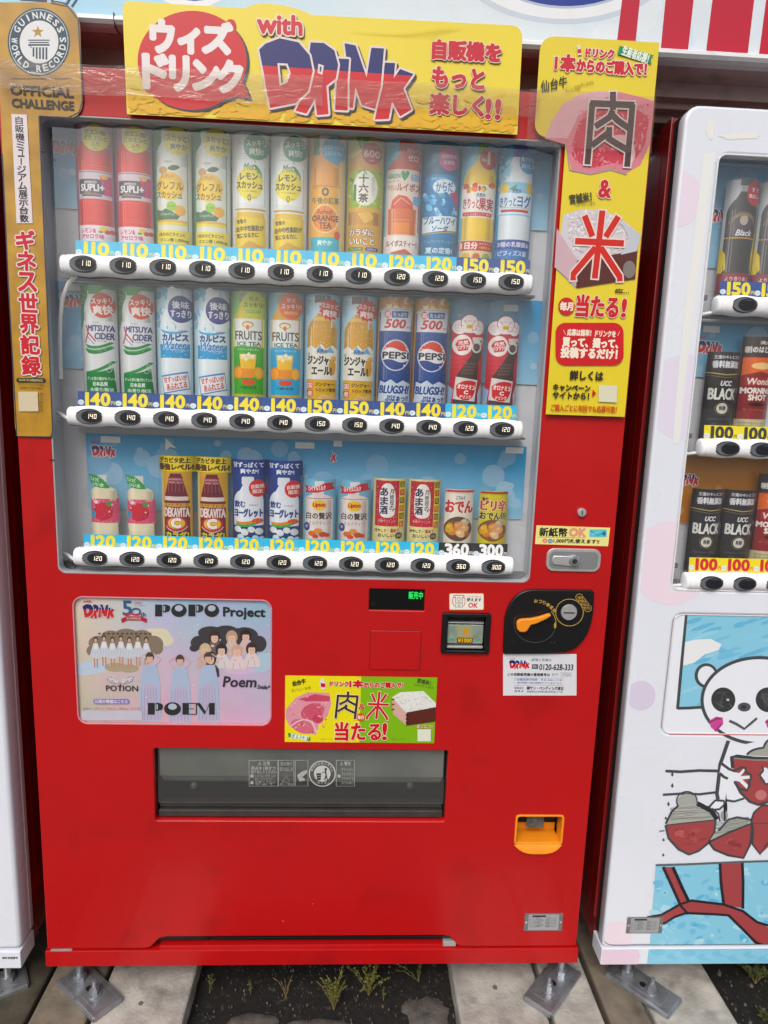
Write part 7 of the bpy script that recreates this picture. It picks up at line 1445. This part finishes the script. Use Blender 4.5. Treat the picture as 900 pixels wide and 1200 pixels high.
# ------------------------------------------------------------------ sign box and beam above the machines
sg = empty('shop_sign', (1.0, .0, 1.88), 'long pale blue sign box above the machines, with red stripes at its right end', 'sign')
MB().box(-2.2, .032, 1.895, 3.6, .34, 2.62, .004).build('sign_box', M_SIGNW, sg)
n = 10; vs, fs = [], []      # rounded white bottom trim
prof = [(.031, 1.8945), (.016, 1.893), (.010, 1.889), (.009, 1.883), (.014, 1.8775), (.024, 1.875), (.04, 1.8745), (.04, 1.893)]
for x in (-2.2, 3.6): vs += [(x, y, z) for y, z in prof]
k = len(prof); fs = [(i, i+k, (i+1) % k+k, (i+1) % k) for i in range(k)]+[tuple(range(k))[::-1], tuple(range(k, 2*k))]
link('sign_trim', mesh_py('sign_trim', vs, fs), M_SIGNW, sg, smooth=False)
A = Art(lambda a, b: (a, b)); c1, c2 = hexc('#a9d4ea'), hexc('#e0e8f0')
A.grad(-2.2, 1.8955, 3.6, 2.60, lambda u, v: tuple(c1[i]*(1-min(1, max(0, (u-.40)*9)))+c2[i]*min(1, max(0, (u-.40)*9)) for i in range(3)), 40, 3)
Am = pixmap(.030); A.m = Am; rq = random.Random(61)
for i in range(20): A.ell(rq.uniform(620, 900), rq.uniform(-60, 60), 18, 12, rq.choice(('#dfeaf4', '#e6ecf2', '#d3e6f4')), 14)
# lettering whose lower edges hang into the frame at the left
A.l += 1
A.line([(18, -26), (24, -1), (54, 1), (56, -14)], 3.2, '#26365c'); A.line([(56, -8), (62, 2), (78, 5), (84, -6), (90, -22)], 3.6, '#26365c'); A.poly([(24, -26), (28, -4), (54, -2), (52, -26)], '#e6ecf2'); A.poly([(62, -24), (65, -2), (76, 1), (84, -20)], '#dfe8f0')
A.line([(84, 8), (92, -4), (110, -20)], 3, '#2c3c60')
# the big blue oval letter above the banner
A.ell(662, -58, 136, 86, '#ccd6e2', 60); A.ell(662, -62, 130, 84, '#eef0f4', 60); A.ell(664, -66, 112, 76, '#b9c4d8', 50); A.ell(664, -68, 109, 75, '#2c3f94', 50)
A.ell(225, -60, 66, 70, '#eceff4', 40); A.ell(228, -62, 54, 63, '#2c3f94', 36)
zt_ = 2.55
def stripe(pb0, pb1, pt0, pt1):
    b0, b1 = Am(*pb0), Am(*pb1); t0, t1 = Am(*pt0), Am(*pt1)
    k = (zt_-b0[1])/(t0[1]-b0[1]); A.poly([b0, b1, (b1[0]+(t1[0]-b1[0])*k, zt_), (b0[0]+(t0[0]-b0[0])*k, zt_)], '#c23a4a', raw=True)
for s in (((722, 58), (744, 59.6), (729, 0), (750, 0)), ((774, 61.5), (806, 63.2), (780, 0), (813, 0)), ((827, 64.5), (876, 67), (835, 0), (884, 0)), ((889, 68), (930, 70), (898, 0), (940, 0))): stripe(*s)
for k in range(6): x = 1.62+k*.16; A.poly([(x, 1.8965), (x+.085, 1.8965), (x+.085, zt_), (x, zt_)], '#c23a4a', raw=True)
A.build('sign_face', wall_place(.0308), M_PRINT, sg, clipx=(-2.2, 3.6), clipy=(1.8958, 2.6))
bmn = empty('canopy_beam', (1.0, .15, 1.86), 'dusty maroon steel beam under the pale blue sign', 'beam')
b = MB()
b.box(-2.2, .041, 1.877, 3.6, .110, 1.8945, .001)
b.build('soffit_panel', M_BEAM, bmn)
MB().box(-2.2, .1105, 1.850, 3.6, .135, 1.8945, .002).build('beam_flange', M_BEAM, bmn)
MB().box(-2.2, .1355, 1.838, 3.6, .165, 1.885, .002).build('beam_flange', M_BEAM, bmn)
MB().box(-2.2, .1655, 1.8225, 3.6, .225, 1.885, .002).build('beam_flange', mat('dark_beam', '#a8928e', .6, var=.2), bmn)
MB().box(-2.2, .2255, 1.815, 3.6, .34, 1.885, .002).build('soffit_panel', mat('dark_beam', '#a8928e', .6, var=.2), bmn)
for x in (-1.6, 2.9): MB().box(x, .25, PZ-.06, x+.08, .33, 1.814, .003).build('post', M_BEAM, bmn)
for x in (.205, 1.55, 2.3): MB().box(x, .0085, 1.872, x+.0012, .04, 1.8942).build('trim_joint', mat('joint_shadow_gap', '#6a5a58', .7), sg)
for i, x in enumerate([-.2+.42*i for i in range(8)]): MB().cyl((x, .07, 1.8769), (x, .07, 1.873), .006, 6).build('beam_bolt', M_BEAM, bmn)
MB_=MB(); MB_.box(-3, .78, GZ-.02, 4.2, .84, 1.70); tag(MB_.build('rear_wall', mat('dark_boarding', '#4a3a34', .85, var=.3, vscale=6, bump=.4)), 'dark low wall close behind the vending machines', 'wall')  # added to block light from behind and darken the gaps between machines
# stands behind the machines: pale wall far back, seen through the gaps
wl = MB(); wl.box(-6, 6.0, GZ-.02, 9, 6.2, 3.0); tag(wl.build('background_wall', mat('pale_render_wall', '#f0f0ee', .9, var=.05)), 'pale rendered wall seen through the gap behind the machines', 'wall')
